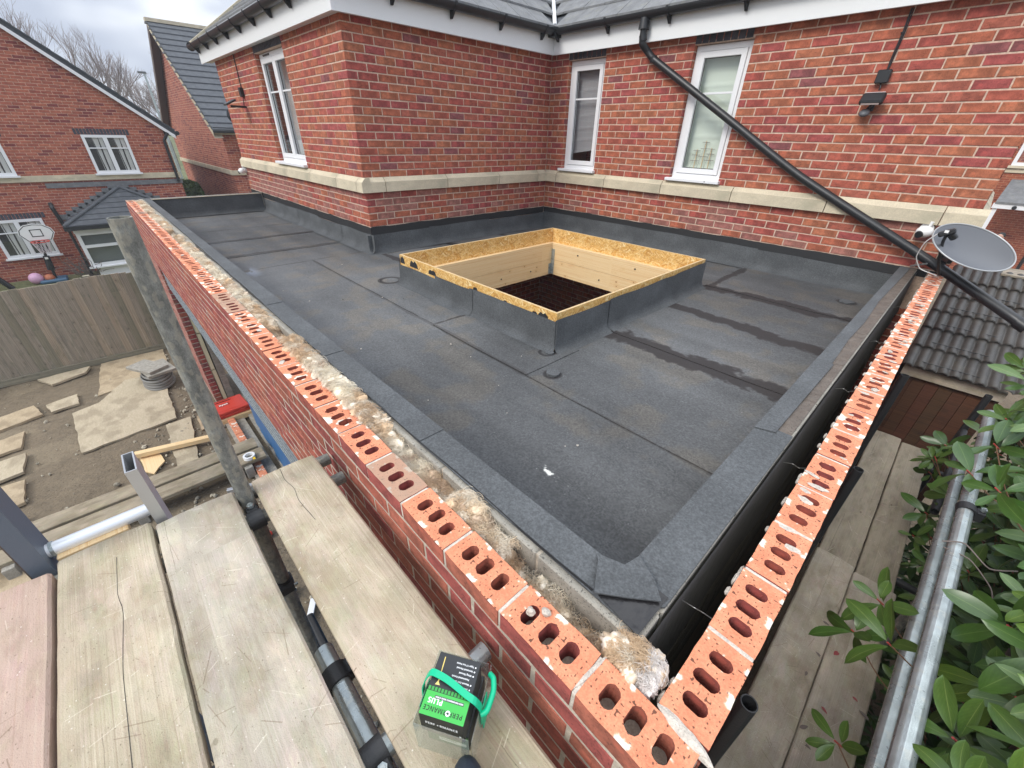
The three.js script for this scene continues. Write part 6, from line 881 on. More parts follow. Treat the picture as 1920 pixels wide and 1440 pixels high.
// basketball stand and balls
{ const t = thing('basketball_hoop', 'white basketball backboard on a black stand in front of the neighbour window', 'basketball hoop', [-18.4, LG, 1.62]), by = 1.40;
  const bb = []; for (const [y, z] of [[-0.22, -0.25], [-0.22, 0.25], [-0.02, 0.37], [0.10, 0.34], [0.22, 0.2], [0.25, 0], [0.22, -0.2], [0.10, -0.34], [-0.02, -0.37]]) bb.push([-z, y]);
  const tr = g => g.rotateY(Math.PI / 2).translate(0.08, by, -0.12); const board2 = part('backboard', tr(extr(bb, 0.03)), M.white, t); part('edge_stripe', tr(extr(bb.map(p => [p[0] * 0.95, p[1] * 0.93]), 0.004, [bb.map(p => [p[0] * 0.90, p[1] * 0.87]).reverse()])).translate(0.03, 0, 0), M.inkBlack, board2); part('target_square', tr(extr([[-0.12, -0.1], [0.12, -0.1], [0.12, 0.1], [-0.12, 0.1]], 0.004, [[[-0.1, -0.08], [-0.1, 0.08], [0.1, 0.08], [0.1, -0.08]]])).translate(0.031, 0, 0), M.inkBlack, board2);
  const ring = new THREE.TorusGeometry(0.19, 0.012, 6, 28); ring.rotateX(Math.PI / 2); ring.translate(0.33, by - 0.2, -0.12); part('ring', ring, M.red, t);
  const net = []; for (let i = 0; i < 12; i++) { const a = i * Math.PI / 6, b = a + 0.5, c = a - 0.5, P = (r, an, y) => V(0.33 + r * Math.cos(an), by - 0.2 - y, -0.12 + r * Math.sin(an)); net.push(sweep([P(0.19, a, 0), P(0.15, (a + b) / 2, 0.15), P(0.11, b, 0.32)], 0.005, 3, 4), sweep([P(0.19, a, 0), P(0.15, (a + c) / 2, 0.15), P(0.11, c, 0.32)], 0.005, 3, 4)); } part('net', merge(net), mat('net', { color: lin(0.6, 0.55, 0.58), roughness: 0.9 }), t);
  part('pole', cyl(V(0.02, 0.1, 0), V(0.06, by + 0.05, -0.1), 0.035, 10), M.blackPlastic, t); part('pole_pad', cyl(V(0.025, 0.35, 0.0), V(0.045, 0.75, -0.05), 0.085, 12, 0.07), M.blackPlastic, t); part('pad_tag', cbox(0.01, 0.06, 0.07, 0.002, 0.125, 0.70, -0.04), M.white, t); part('base', cbox(0.5, 0.1, 0.6, 0.03, 0, 0.05, 0.05), mat('baseBlue', { color: lin(0.05, 0.12, 0.2), roughness: 0.5 }), t);
  for (const [z, r, c, l] of [[2.02, 0.16, [0.62, 0.36, 0.52], 'pink ball on the grass behind the fence'], [1.74, 0.12, [0.46, 0.15, 0.07], 'orange ball on the grass behind the fence']]) { const g = new THREE.SphereGeometry(r, 20, 14); g.translate(0, r, 0); single('ball', g, mat('ball' + r, { color: lin(...c), roughness: 0.5 }), l, 'ball', null, [-18.35, LG, z]); }
  const tt = thing('trampoline_arch', 'dark padded arch of garden play equipment by the neighbour wall', 'play equipment', [-18.2, LG, 2.9]); part('arch', sweep([V(0, 0, -0.35), V(0, 0.25, -0.22), V(0, 0.75, 0.05), V(0, 1.0, 0.5), V(0, 1.05, 1.1)], 0.07, 8, 8), M.blackPlastic, tt);
  const bush = thing('dead_shrub', 'dark tangled dead shrub against the neighbour bay', 'shrub', [-18.1, LG, 0.86]); srand(999); const tw = []; for (let i = 0; i < 60; i++) { const a = V(rr(-0.1, 0.1), 0, rr(-0.2, 0.2)), b = a.clone().add(V(rr(-0.3, 0.3), rr(0.2, 0.6), rr(-0.35, 0.35))), c = b.clone().add(V(rr(-0.2, 0.2), rr(-0.1, 0.25), rr(-0.25, 0.25))); tw.push(sweep([a, b, c], 0.007, 3, 4)); } part('branches', merge(tw), M.bark, bush); }
// ======================= HOUSE BEHIND, WITH THE STEEP SLATE ROOF =======================
srand(153);
{
  const Zg = -4.0, x1 = -18.75, xr = -23.7, x0 = 2 * xr - x1, ey = 0.02, ry = 3.36, t = thing('house', 'red brick gable house with a dark slate roof and brown bargeboard behind the main house', 'house', [xr, GY, Zg]);
  const L = x => x - xr, gy = y => y - GY, sl = (ry - ey) / (x1 + 0.25 - xr), yr = x => ry - Math.abs(x - xr) * sl;
  part('wall', uvBox(extr([[L(x0), 0], [L(x1), 0], [L(x1), gy(yr(x1)) - 0.12], [0, gy(ry) - 0.12], [L(x0), gy(yr(x0)) - 0.12]], 9).translate(0, 0, -9), 0, 0), M.farBrick, t);
  part('band', merge([box2(L(x0), L(x1) + 0.05, gy(-1.40), gy(-1.25), 0, 0.05), box2(L(x1), L(x1) + 0.05, gy(-1.40), gy(-1.25), -9, 0)]), M.stone, t);
  const rs = (s) => { const xa = L(xr), xb = s > 0 ? L(x1) + 0.30 : L(x0) - 0.30, ya = gy(ry), yb = gy(ry) - Math.abs(xb) * sl; return polyG([[xa, ya, 0.28], [xb, yb, 0.28], [xb, yb, -9], [xa, ya, -9], [xa, ya - 0.1, 0.28], [xb, yb - 0.1, 0.28], [xb, yb - 0.1, -9], [xa, ya - 0.1, -9]], [[0, 1, 2, 3], [4, 7, 6, 5], [0, 4, 5, 1], [1, 5, 6, 2]]); };
  const roof = part('roof', merge([rs(1), rs(-1)]), M.slateDark, t); const N = 17; for (let k = 0; k < N; k++) { const a = k / N, b = (k + 1.1) / N, xb = L(x1) + 0.34, X = f => xb * f, Yy = f => gy(ry) - X(f) * sl; part('tile_course', polyG([[X(a), Yy(a) + 0.012, 0.30], [X(b), Yy(b) + 0.055, 0.30], [X(b), Yy(b) + 0.055, -8], [X(a), Yy(a) + 0.012, -8], [X(b), Yy(b), 0.30], [X(b), Yy(b), -8], [X(a), Yy(a) - 0.02, 0.30]], [[0, 1, 2, 3], [1, 4, 5, 2], [0, 6, 4, 1]]), M.slateDark, roof); part('verge_clip', box(0.24, 0.05, 0.06, X((a + b) / 2), Yy((a + b) / 2) + 0.03, 0.33), M.slate, roof).rotation.z = 0; }
  part('ridge', box2(-0.12, 0.12, gy(ry) - 0.02, gy(ry) + 0.09, -9, 0.32), M.stone, roof);
  const barge = (s) => { const xb = s > 0 ? L(x1) + 0.28 : L(x0) - 0.28, yb = gy(ry) - Math.abs(xb) * sl; return polyG([[0, gy(ry) - 0.02, 0.285], [xb, yb - 0.02, 0.285], [xb, yb - 0.26, 0.285], [0, gy(ry) - 0.26, 0.285], [0, gy(ry) - 0.26, 0.02], [xb, yb - 0.26, 0.02]], [[0, 3, 2, 1], [3, 4, 5, 2]]); };
  part('bargeboard', barge(-1), mat('brownBoard', { color: lin(0.12, 0.085, 0.07), roughness: 0.7 }), t); part('bargeboard', barge(1), M.stone, t);
  part('fascia', box2(L(x1) + 0.14, L(x1) + 0.20, gy(-0.16), gy(-0.04), -9, 0.24), M.stone, t); part('gutter', box2(L(x1) + 0.20, L(x1) + 0.32, gy(-0.05), gy(0.05), -9, 0.26), M.blackPlastic, t);
  const d = thing('satellite_dish', 'small dark satellite dish on the wall of the house behind', 'satellite dish', [-18.25, 0.02, -4.45]); const dg = new THREE.SphereGeometry(0.6, 20, 8, 0, Math.PI * 2, 0, 0.42); dg.rotateZ(-Math.PI / 2); dg.translate(-0.5, 0.38, 0); part('reflector', dg, M.blackPlastic, d); part('arm', merge([cyl(V(-0.05, 0.2, 0), V(0.3, 0.15, 0.1), 0.012, 6), cyl(V(0, 0, 0), V(0, 0.3, 0), 0.02, 6), box(0.05, 0.05, 0.08, 0.3, 0.15, 0.1)]), M.greyPlastic, d);
  single('boiler_flue', merge([cyl(V(-18.7, -0.55, -4.6), V(-18.35, -0.55, -4.6), 0.06, 10), cyl(V(-18.6, -0.35, -4.62), V(-18.6, -1.1, -4.62), 0.03, 8), cyl(V(-18.6, -0.35, -4.75), V(-18.6, -0.9, -4.75), 0.03, 8)]), M.galv, 'grey flue pipes on the side wall of the house behind', 'pipe');
}
{ const g = new THREE.IcosahedronGeometry(1, 5), p = g.attributes.position; for (let i = 0; i < p.count; i++) { const k = 0.75 + 0.5 * fbm(p.getX(i) * 5 + 9, p.getY(i) * 5 + p.getZ(i) * 4 + 9, 4); p.setXYZ(i, p.getX(i) * 1.5 * k, p.getY(i) * 1.1 * k + 0.8, p.getZ(i) * 0.9 * k); } g.computeVertexNormals(); const h = thing('hedge', 'clipped green hedge in the passage between the two neighbour houses', 'hedge', [-26.5, LG, -3.55]); part('foliage', uvBox(g), mat('hedge', { color: lin(0.07, 0.12, 0.03), roughness: 0.9, bumpMap: bumpL, bumpScale: 0.15 }), h); const n = 2600, lg = new THREE.PlaneGeometry(0.09, 0.06), im = new THREE.InstancedMesh(lg, mat('hedgeLeaf', { color: lin(0.11, 0.19, 0.05), roughness: 0.7 }), n); srand(77); const m = new THREE.Matrix4(), q = new THREE.Quaternion(); for (let i = 0; i < n; i++) { const a = rr(0, 6.28), b = Math.acos(rr(-1, 1)); q.setFromEuler(new THREE.Euler(rr(0, 6), rr(0, 6), rr(0, 6))); m.compose(V(Math.sin(b) * Math.cos(a) * 1.55, Math.cos(b) * 1.15 + 0.8, Math.sin(b) * Math.sin(a) * 0.95), q, V(1, 1, 1)); im.setMatrixAt(i, m); } im.name = 'leaves'; im.userData.kind = 'stuff'; h.add(im); }
// grassy bank and low ground behind
{ const nx = 30, nz = 30, pos = [], idx = [], uv = []; for (let j = 0; j <= nz; j++) for (let i = 0; i <= nx; i++) { const x = lerp(-34, -95, i / nx), z = lerp(60, -80, j / nz), h = GY + 3.0 * sstep(-34, -70, x) + 1.2 * (fbm(x * 0.1 + 40, z * 0.1 + 40, 3) - 0.3) * sstep(-34, -45, x); pos.push(x, h, z); uv.push(x, z); } for (let j = 0; j < nz; j++) for (let i = 0; i < nx; i++) { const a = j * (nx + 1) + i; idx.push(a, a + 1, a + nx + 1, a + 1, a + nx + 2, a + nx + 1); } const g = new THREE.BufferGeometry(); g.setAttribute('position', new THREE.Float32BufferAttribute(pos, 3)); g.setAttribute('uv', new THREE.Float32BufferAttribute(uv, 2)); g.setIndex(idx); g.computeVertexNormals(); structure('grassy_bank', g, M.grassBank); }
// bare trees
function bareTree(x, z, y0, H, sd, label, lean = 0, spread = 1) {
  srand(sd); const t = thing('bare_tree', label, 'tree', [x, y0, z], 0, 'bare trees behind the houses'), tr = [], br = [];
  const grow = (p, d, len, r, lev) => { const q = p.clone().addScaledVector(d, len); (lev < 2 ? tr : br).push(cyl(p, q, r, lev < 2 ? 7 : lev < 4 ? 5 : 3, r * 0.68)); if (lev > 5) return; const n = lev < 1 ? 3 : lev < 5 ? 3 : 2; for (let i = 0; i < n; i++) { const nd = d.clone().add(V(rr(-1, 1) * 0.55 * spread + lean * 0.1, rr(-0.15, 0.45), rr(-1, 1) * 0.55 * spread)).normalize(); grow(i === 0 ? q : p.clone().lerp(q, rr(0.55, 1)), nd, len * rr(0.62, 0.82), r * rr(0.5, 0.66), lev + 1); } };
  grow(V(0, 0, 0), V(rr(-0.05, 0.05) + lean * 0.1, 1, rr(-0.05, 0.05)).normalize(), H * 0.30, H * 0.018, 0);
  part('trunk', merge(tr), M.bark, t); part('branches', merge(br), M.twig, t);
}
bareTree(-55, 0.4, -3, 12.5, 11, 'bare winter tree with fine brown twigs behind the gable roof', 0, 0.8); bareTree(-60, -1.6, -3, 11.5, 23, 'bare winter tree with fine brown twigs behind the gable roof', 0, 0.9); bareTree(-54, -3.7, -3, 10.3, 37, 'bare winter tree with fine brown twigs behind the gable roof', 0, 0.9); bareTree(-53, -5.0, -3, 8.6, 51, 'bare winter tree with fine brown twigs behind the gable roof', 0, 1); bareTree(-49, -7.1, -3, 9.0, 63, 'bare winter tree with fine brown twigs behind the gable roof', 0, 1.1); bareTree(-47, -6.2, -3, 6.8, 64, 'bare winter tree with fine brown twigs behind the gable roof', 0, 1.1); bareTree(-62, -13.2, -3, 13.0, 79, 'bare winter tree with fine brown twigs behind the gable roof', 0, 0.9); bareTree(-66, 4.5, -3, 15, 91, 'bare winter tree with fine brown twigs behind the gable roof', 0, 1);
{ const t = thing('street_lamp', 'thin grey street lamp column between the houses', 'street lamp', [-44, GY, -5.75]); part('column', cyl(V(0, 0, 0), V(0, 7.5, 0), 0.11, 10, 0.06), M.galv, t); part('lantern', cbox(0.2, 0.12, 0.5, 0.03, 0, 7.5, 0.12), M.greyPlastic, t); }
// ======================= THINGS FIXED TO THE HOUSE =======================
srand(160);
// long diagonal downpipe
{ const A = V(-3.34, 1.14, Z3 + GO), B = V(-3.34, 0.99, Z3 + GO), C = V(-3.335, 0.93, Z3 + 0.155), D = V(-3.22, 0.80, Z3 + 0.075), t = thing('downpipe', 'black downpipe sloping across the house wall from the gutter past the dish', 'downpipe', [A.x, D.y, A.z]); const b = V(A.x, D.y, A.z), r = v => v.clone().sub(b), r0 = 0.034;
  const a1 = V(-1.336, -0.281, Z3 + 0.065), a2 = V(-0.128, -0.845, Z3 + 0.13), a3 = V(0.60, -1.158, -4.9), dir = a1.clone().sub(D);
  part('outlet', merge([cyl(r(V(A.x, 1.16, A.z)), r(V(A.x, 1.06, A.z)), 0.05, 18, 0.062), cyl(r(V(A.x, 1.07, A.z)), r(B), r0 + 0.002, 18)]), M.blackPlastic, t);
  part('elbow', sweep([r(B), r(V(-3.34, 0.955, Z3 + GO - 0.008)), r(C), r(V(-3.29, 0.865, Z3 + 0.09)), r(D), r(D.clone().addScaledVector(dir.clone().normalize(), 0.1))], r0 + 0.003, 6, 18), M.blackPlastic, t);
  const pts = [r(D), r(D.clone().lerp(a1, 0.5)), r(a1), r(a2), r(a3.clone().add(V(-0.05, 0.03, 0))), r(a3)]; part('pipe', sweep(pts, r0 + 0.004, 14, 20), M.blackPlastic, t);
  for (const p of [B, D]) part('socket', cyl(r(p).add(V(0, 0.02, 0.0)), r(p).add(V(0.012, -0.03, -0.004)), r0 + 0.008, 18), M.blackPlastic, t);
  part('end_socket', cyl(r(a3).add(V(-0.02, 0.01, 0)), r(a3).add(V(0.05, -0.02, 0.02)), r0 + 0.011, 18), M.blackPlastic, t); }
// floodlight with junction box and cable
{ const z = Z3, t = thing('floodlight', 'black floodlight with a sensor and cable box high on the right of the house wall', 'floodlight', [-0.97, 0.3, z]); const p = (x, y, d) => V(x + 0.97, y - 0.3, d);
  part('cable', sweep([p(-0.969, 0.955, 0.008), p(-0.965, 0.80, 0.008), p(-0.972, 0.62, 0.008), p(-0.968, 0.56, 0.01)], 0.007, 6, 6), M.blackPlastic, t); part('cable', sweep([p(-0.955, 0.955, 0.008), p(-0.953, 0.8, 0.008), p(-0.962, 0.57, 0.01)], 0.004, 6, 6), M.blackPlastic, t); part('cable_clip', cbox(0.03, 0.008, 0.016, 0.002, 0.005, 0.50, 0.01), M.blackPlastic, t);
  part('junction_box', cbox(0.095, 0.095, 0.05, 0.006, -0.005, 0.208, 0.027), M.blackPlastic, t); part('lead', sweep([p(-0.975, 0.46, 0.02), p(-0.965, 0.43, 0.03), p(-0.97, 0.41, 0.03)], 0.006, 4, 6), M.blackPlastic, t);
  const h = cbox(0.17, 0.10, 0.05, 0.012); h.rotateX(-0.75); h.translate(-0.005, 0.045, 0.10); part('head', h, M.blackPlastic, t); const l = cbox(0.135, 0.05, 0.004, 0.001); l.rotateX(-0.75 + Math.PI / 2 * 0); l.translate(-0.005, 0.03, 0.122); part('lamp_glass', cbox(0.13, 0.035, 0.004, 0.001, -0.005, 0.018, 0.137), mat('lampGlass', { color: lin(0.30, 0.24, 0.22), roughness: 0.25 }), t); part('label', cbox(0.14, 0.003, 0.022, 0.0005, -0.005, 0.094, 0.075), M.white, t);
  part('bracket', cbox(0.03, 0.12, 0.02, 0.004, 0, 0.02, 0.012), M.blackPlastic, t); const s = new THREE.SphereGeometry(0.034, 16, 12); s.scale(1.2, 0.8, 1.3); s.rotateX(0.5); s.translate(-0.03, -0.055, 0.075); part('sensor', s, M.greyPlastic, t); part('sensor_arm', cyl(V(-0.01, 0, 0.03), V(-0.025, -0.04, 0.07), 0.014, 10), M.blackPlastic, t); }
// bracket lamp left of the bay window on face 1
{ const t = thing('floodlight', 'slim black floodlight on a bracket beside the left window of the house', 'floodlight', [-8.6, 0.33, Z1]); part('cable', sweep([V(0.05, 0.63, 0.01), V(0.03, 0.40, 0.01), V(0.02, 0.2, 0.012)], 0.007, 6, 6), M.blackPlastic, t); part('junction_box', cbox(0.09, 0.12, 0.05, 0.006, 0.02, 0.17, 0.027), M.blackPlastic, t); part('lead', sweep([V(0.02, 0.11, 0.02), V(0.03, 0.06, 0.03), V(0.0, 0.0, 0.03)], 0.006, 4, 6), M.blackPlastic, t); part('arm', cbox(0.04, 0.03, 0.22, 0.005, -0.02, -0.02, 0.11), M.blackPlastic, t); const h = cbox(0.20, 0.025, 0.16, 0.006); h.rotateX(0.45); h.translate(-0.02, 0.03, 0.22); part('head', h, M.blackPlastic, t); }
// white dome cameras
function dome(label, x, y, z) { const t = thing('security_camera', label, 'camera', [x, y, z]); part('mount', merge([cyl(V(0, 0.02, 0), V(0, 0.02, 0.03), 0.05, 20), cyl(V(0.015, 0.05, 0.04), V(0.02, 0.085, 0.05), 0.014, 10)]), M.white, t); const s = new THREE.SphereGeometry(0.055, 24, 18); s.scale(1.1, 0.9, 1.05); s.translate(0, 0, 0.075); part('body', s, M.white, t); const e = cyl(V(-0.022, -0.018, 0.112), V(-0.028, -0.024, 0.134), 0.031, 20, 0.027); part('lens', e, M.blackPlastic, t); return t; }
dome('white ball security camera beside the black satellite dish', -0.215, -0.645, Z3); dome('white ball security camera at the far end of the stone band on the left wall', -9.70, -0.66, Z1 + 0.0);
// satellite dish
{ const t = thing('satellite_dish', 'large dark grey satellite dish seen edge on at the end of the house wall', 'satellite dish', [-0.01, -0.95, Z3]);
  const prof = []; const R = 0.275; for (let i = 0; i <= 10; i++) { const r = R * i / 10; prof.push(new THREE.Vector2(r, 0.045 * (r / R) * (r / R))); } for (let i = 10; i >= 0; i--) { const r = R * i / 10; prof.push(new THREE.Vector2(r, 0.045 * (r / R) * (r / R) - 0.004)); }
  const d = new THREE.LatheGeometry(prof, 48); d.scale(1, 1, 0.9); const n = V(0.30, 0.86, 0.42).normalize(); d.applyQuaternion(new THREE.Quaternion().setFromUnitVectors(V(0, 1, 0), n)); d.translate(0.115, 0.245, 0.40); part('reflector', d, mat('dishGrey', { color: lin(0.10, 0.105, 0.115), roughness: 0.35, metalness: 0.2 }), t);
  const ring = new THREE.TorusGeometry(R, 0.006, 8, 60); ring.rotateX(Math.PI / 2); ring.scale(1, 1, 0.9); ring.translate(0, 0.045, 0); ring.applyQuaternion(new THREE.Quaternion().setFromUnitVectors(V(0, 1, 0), n)); ring.translate(0.115, 0.245, 0.40); part('rim', ring, mat('dishRim', { color: lin(0.42, 0.43, 0.43), roughness: 0.35, metalness: 0.4 }), t);
  part('arm', merge([sweep([V(0.03, 0.03, 0.37), V(-0.01, 0.14, 0.47), V(-0.05, 0.30, 0.52), V(-0.05, 0.36, 0.54)], 0.011, 6, 8)]), M.blackPlastic, t); const h = cbox(0.10, 0.04, 0.05, 0.008); h.rotateZ(0.5); h.translate(-0.055, 0.375, 0.54); part('receiver', merge([h, cyl(V(-0.03, 0.37, 0.54), V(0.0, 0.34, 0.52), 0.026, 14)]), M.blackPlastic, t); part('sticker', cbox(0.025, 0.02, 0.002, 0.0005, -0.06, 0.385, 0.567), M.white, t);
  part('cable', sweep([V(-0.1, 0.365, 0.54), V(-0.15, 0.28, 0.5), V(-0.16, 0.15, 0.42), V(-0.1, 0.05, 0.36), V(0.02, 0.02, 0.37)], 0.004, 8, 6), M.white, t);
  part('wall_bracket', merge([cyl(V(0.0, 0.1, 0), V(0.05, 0.12, 0.25), 0.016, 10), cyl(V(0.05, 0.12, 0.25), V(0.06, 0.2, 0.34), 0.016, 10), cbox(0.08, 0.14, 0.01, 0.003, 0, 0.1, 0.006)]), M.blackPlastic, t); part('strut', cyl(V(-0.18, 0.0, 0.02), V(-0.08, 0.07, 0.20), 0.008, 8), M.galv, t); }
// ornaments behind the glass
{ const t = thing('model_ship', 'model sailing ship with bare masts on the sill of the right window', 'ornament', [-2.47, -0.375, Z3 - 0.16]); const hull = new THREE.SphereGeometry(1, 18, 10, 0, Math.PI * 2, Math.PI / 2, Math.PI / 2); hull.scale(0.15, 0.05, 0.03); hull.translate(0, 0.055, 0); part('hull', hull, mat('shipWood', { color: lin(0.10, 0.06, 0.03), roughness: 0.6 }), t); for (const [x, h] of [[-0.09, 0.24], [0, 0.33], [0.08, 0.26]]) { part('mast', cyl(V(x, 0.05, 0), V(x, 0.05 + h, 0), 0.004, 6), M.pine, t); for (const k of [0.5, 0.75, 0.95]) part('yard', cyl(V(x - 0.06 * (1.2 - k * 0.5), 0.05 + h * k, 0.005), V(x + 0.06 * (1.2 - k * 0.5), 0.05 + h * k, 0.005), 0.0025, 5), M.bark, t); } part('rigging', merge([[-0.09, 0.24], [0, 0.33], [0.08, 0.26]].flatMap(([x, h]) => [cyl(V(x - 0.05, 0.05, 0.02), V(x, 0.05 + h, 0), 0.001, 4), cyl(V(x + 0.05, 0.05, 0.02), V(x, 0.05 + h, 0), 0.001, 4)])), M.inkBlack, t);
  const c = thing('cat_figure', 'dark cat shaped ornament beside the model ship', 'ornament', [-2.27, -0.375, Z3 - 0.17]); part('figure', (() => { const pr = [[0, 0], [0.05, 0], [0.055, 0.05], [0.04, 0.11], [0.025, 0.14], [0.032, 0.17], [0.022, 0.2], [0, 0.205]].map(p => new THREE.Vector2(...p)); return uvBox(new THREE.LatheGeometry(pr, 14)); })(), M.inkBlack, c);
  for (const [x, h, m, l] of [[-4.40, 0.05, M.white, 'small white figurine on the narrow window sill'], [-4.05, 0.10, M.stone, 'cream candle jar on the narrow window sill']]) { const pr = [[0, 0], [0.03, 0], [0.034, h * 0.5], [0.026, h * 0.8], [0.03, h], [0, h]].map(p => new THREE.Vector2(...p)); single('sill_ornament', uvBox(new THREE.LatheGeometry(pr, 12)), m, l, 'ornament', null, [x, -0.375, Z3 - 0.18]); }
  single('cable_bundle', merge([sweep([V(0, 0.012, 0), V(0.04, 0.03, 0.02), V(0.09, 0.012, 0.0), V(0.05, 0.02, -0.02), V(0.12, 0.02, 0.01), V(0.16, 0.04, 0)], 0.008, 6, 6), sweep([V(0.02, 0.01, 0.02), V(0.08, 0.028, -0.01), V(0.14, 0.01, 0.02)], 0.006, 6, 6)]), M.blackPlastic, 'tangle of black cable on the ledge at the foot of the right window', 'cable', null, [-2.33, -0.437, Z3 + 0.035]); }

// ======================= RIGHT SIDE: WALKWAY, RAILS, SHED, FENCE =======================
srand(161);
const DK = -2.4;
function rboard(label, m, x0, x1, z0, z1, top, ou) { const g = boardG(z1 - z0, x1 - x0); const uv = g.attributes.uv; for (let i = 0; i < uv.count; i++) uv.setXY(i, uv.getX(i) + ou, uv.getY(i) + ou * 0.3); g.rotateY(Math.PI / 2); return single('scaffold_board', g, m, label, 'scaffold board', 'scaffold boards of the side walkway', [(x0 + x1) / 2, top, (z0 + z1) / 2]); }
rboard('damp scaffold board of the low side walkway, closer to the brick wall', M.boardWet, 0.185, 0.396, -4.85, -2.75, DK, 0.4); rboard('damp scaffold board of the low side walkway, closer to the shrub', M.boardWet, 0.404, 0.602, -4.80, -2.70, DK, 1.3);
rboard('near scaffold board lapped over the damp one beside the brick wall', M.boardB, 0.175, 0.388, -2.80, 1.0, DK + 0.04, 0.8); rboard('near scaffold board lapped over the damp one beside the shrub', M.boardB, 0.392, 0.610, -2.76, 1.0, DK + 0.04, 0.1);
const stub = 'short dark scaffold tube stopping beside the side wall, its open top showing';
for (const z of [-4.6, -3.0, -1.2, 0.6]) tube('cross tube carrying the side walkway boards', V(0.09, DK - 0.063, z), V(0.75, DK - 0.063, z), M.blackSteel, 'tubes under the side walkway');
tube(stub, V(0.128, GY, -2.53), V(0.128, -1.51, -2.53), M.blackSteel, 'upright tubes beside the side wall'); tube(stub, V(0.118, GY, -0.90), V(0.118, -1.42, -0.90), M.blackSteel, 'upright tubes beside the side wall');
tube('tall dark scaffold tube between the side wall and the shed eave', V(0.128, GY, -3.62), V(0.128, -1.335, -3.62), M.blackSteel);
tube('dark outer scaffold tube in front of the brown shed wall', V(0.70, GY, -4.84), V(0.70, -1.75, -4.84), M.blackSteel);
tube('upper galvanised rail running past the shrub', V(0.425, -1.38, -0.75), V(0.560, -1.38, -3.52), M.galv, null, 0.0265); tube('lower galvanised rail running past the shrub', V(0.492, -1.745, -1.05), V(0.602, -1.745, -3.70), M.galv, null, 0.0255);
tube('upright tube holding the two rails inside the shrub', V(0.60, GY, -2.35), V(0.60, -1.70, -2.35), M.dirtySteel); tube('short tube joining the shed side to the rails', V(0.70, -2.1, -4.79), V(0.62, -2.1, -3.4), M.blackSteel);
{ const c = coupler('coupler clasping the upper rail in the shrub', 0.505, -1.38, -2.35, 0.05); const wireM = M.tieWire; single('tie_wire', merge([sweep([V(0.44, -1.36, -2.02), V(0.50, -1.345, -2.05), V(0.58, -1.37, -2.0), V(0.66, -1.38, -2.08)], 0.003, 5, 5), sweep([V(0.45, -1.37, -2.0), V(0.52, -1.35, -1.97), V(0.6, -1.40, -1.93), V(0.63, -1.46, -1.9)], 0.0025, 5, 5)]), M.bark, 'thin dark twigs lying over the upper rail', 'twig'); }
// shed: corrugated tile-effect roof, brown front
{ const x0 = 0.115, x1 = 0.93, ze = -5.28, zb = -7.4, pitch = 0.30, ey = -1.86, t = thing('shed', 'brown garden shed with a dark corrugated tile effect roof beyond the walkway', 'shed', [0.5, GY, -6.3]); const L = (x, y, z) => [x - 0.5, y - GY, z + 6.3];
  const wv = (g, m, n) => part(n, g.translate(-0.5, -GY, 6.3), m, t);
  const sheetG = (za, zb2, lift, k) => { const nx = 96, nz = 6, pos = [], idx = []; for (let j = 0; j <= nz; j++) for (let i = 0; i <= nx; i++) { const x = lerp(x0, x1, i / nx), z = lerp(za, zb2, j / nz), c = Math.abs(Math.sin((x - x0) / 0.085 * Math.PI)); pos.push(x, ey + (ze - z) * pitch + lift * (1 - j / nz) + 0.030 * Math.pow(c, 0.7), z + (j === 0 ? 0.022 * c : 0)); } const w = nx + 1; for (let j = 0; j < nz; j++) for (let i = 0; i < nx; i++) { const a = j * w + i; idx.push(a, a + 1, a + w, a + 1, a + w + 1, a + w); } const b = pos.length / 3; for (let i = 0; i <= nx; i++) pos.push(pos[i * 3], pos[i * 3 + 1] - 0.012, pos[i * 3 + 2]); for (let i = 0; i < nx; i++) idx.push(i, b + i, i + 1, i + 1, b + i, b + i + 1); const g = new THREE.BufferGeometry(); g.setAttribute('position', new THREE.Float32BufferAttribute(pos, 3)); g.setIndex(idx); g.computeVertexNormals(); const u = uvBox(g); const h = g.toNonIndexed(); h.setAttribute('uv', u.attributes.uv); return h; };
  const rm = mat('shedRoof', { map: T.slate, color: lin(0.34, 0.31, 0.27), roughness: 0.5, bumpMap: bumpB, bumpScale: 0.002 });
  for (let k = 0; k < 6; k++) wv(sheetG(ze - k * 0.34, ze - (k + 1.12) * 0.34, 0.024, k), rm, 'tile_course');
  srand(44); for (let k = 0; k < 5; k++) for (let i = 0; i < 3; i++) wv(cyl(V(x0 + 0.085 * (2 * Math.floor(rr(0, 4)) + 0.5 + i), ey + 0.35 * k * pitch * 0.97 + 0.065, ze - 0.34 * k - 0.06), V(x0 + 0.085 * (2 * i + 1.5), ey + 0.35 * k * pitch * 0.97 + 0.068, ze - 0.34 * k - 0.06), 0.004, 5), M.blackPlastic, 'fixing');
  wv(box2(x0 + 0.03, x1 - 0.06, -1.975, -1.88, -5.42, -5.37), M.boardB, 'eave_beam');
  for (let i = 0, x = x0 + 0.04; x < x1 - 0.1; x += 0.102, i++) wv(box2(x, x + 0.098, GY + 0.02, -1.9, -5.455 - 0.004 * (i % 2), -5.43), mat('shedBoard' + i, { map: T.fence, color: lin(0.26 + 0.03 * (i % 3), 0.13 + 0.015 * (i % 2), 0.08), bumpMap: bumpB, bumpScale: 0.002, roughness: 0.8 }), 'cladding_board');
  wv(merge([box2(x0 + 0.03, x1 - 0.08, GY, -1.9, -7.3, -5.47)]), M.brownFence, 'shed_body'); wv(box2(x0 + 0.4, x1 + 0.3, ey + 0.62, ey + 0.64, -7.7, -7.25), M.boardB, 'ridge_board'); }
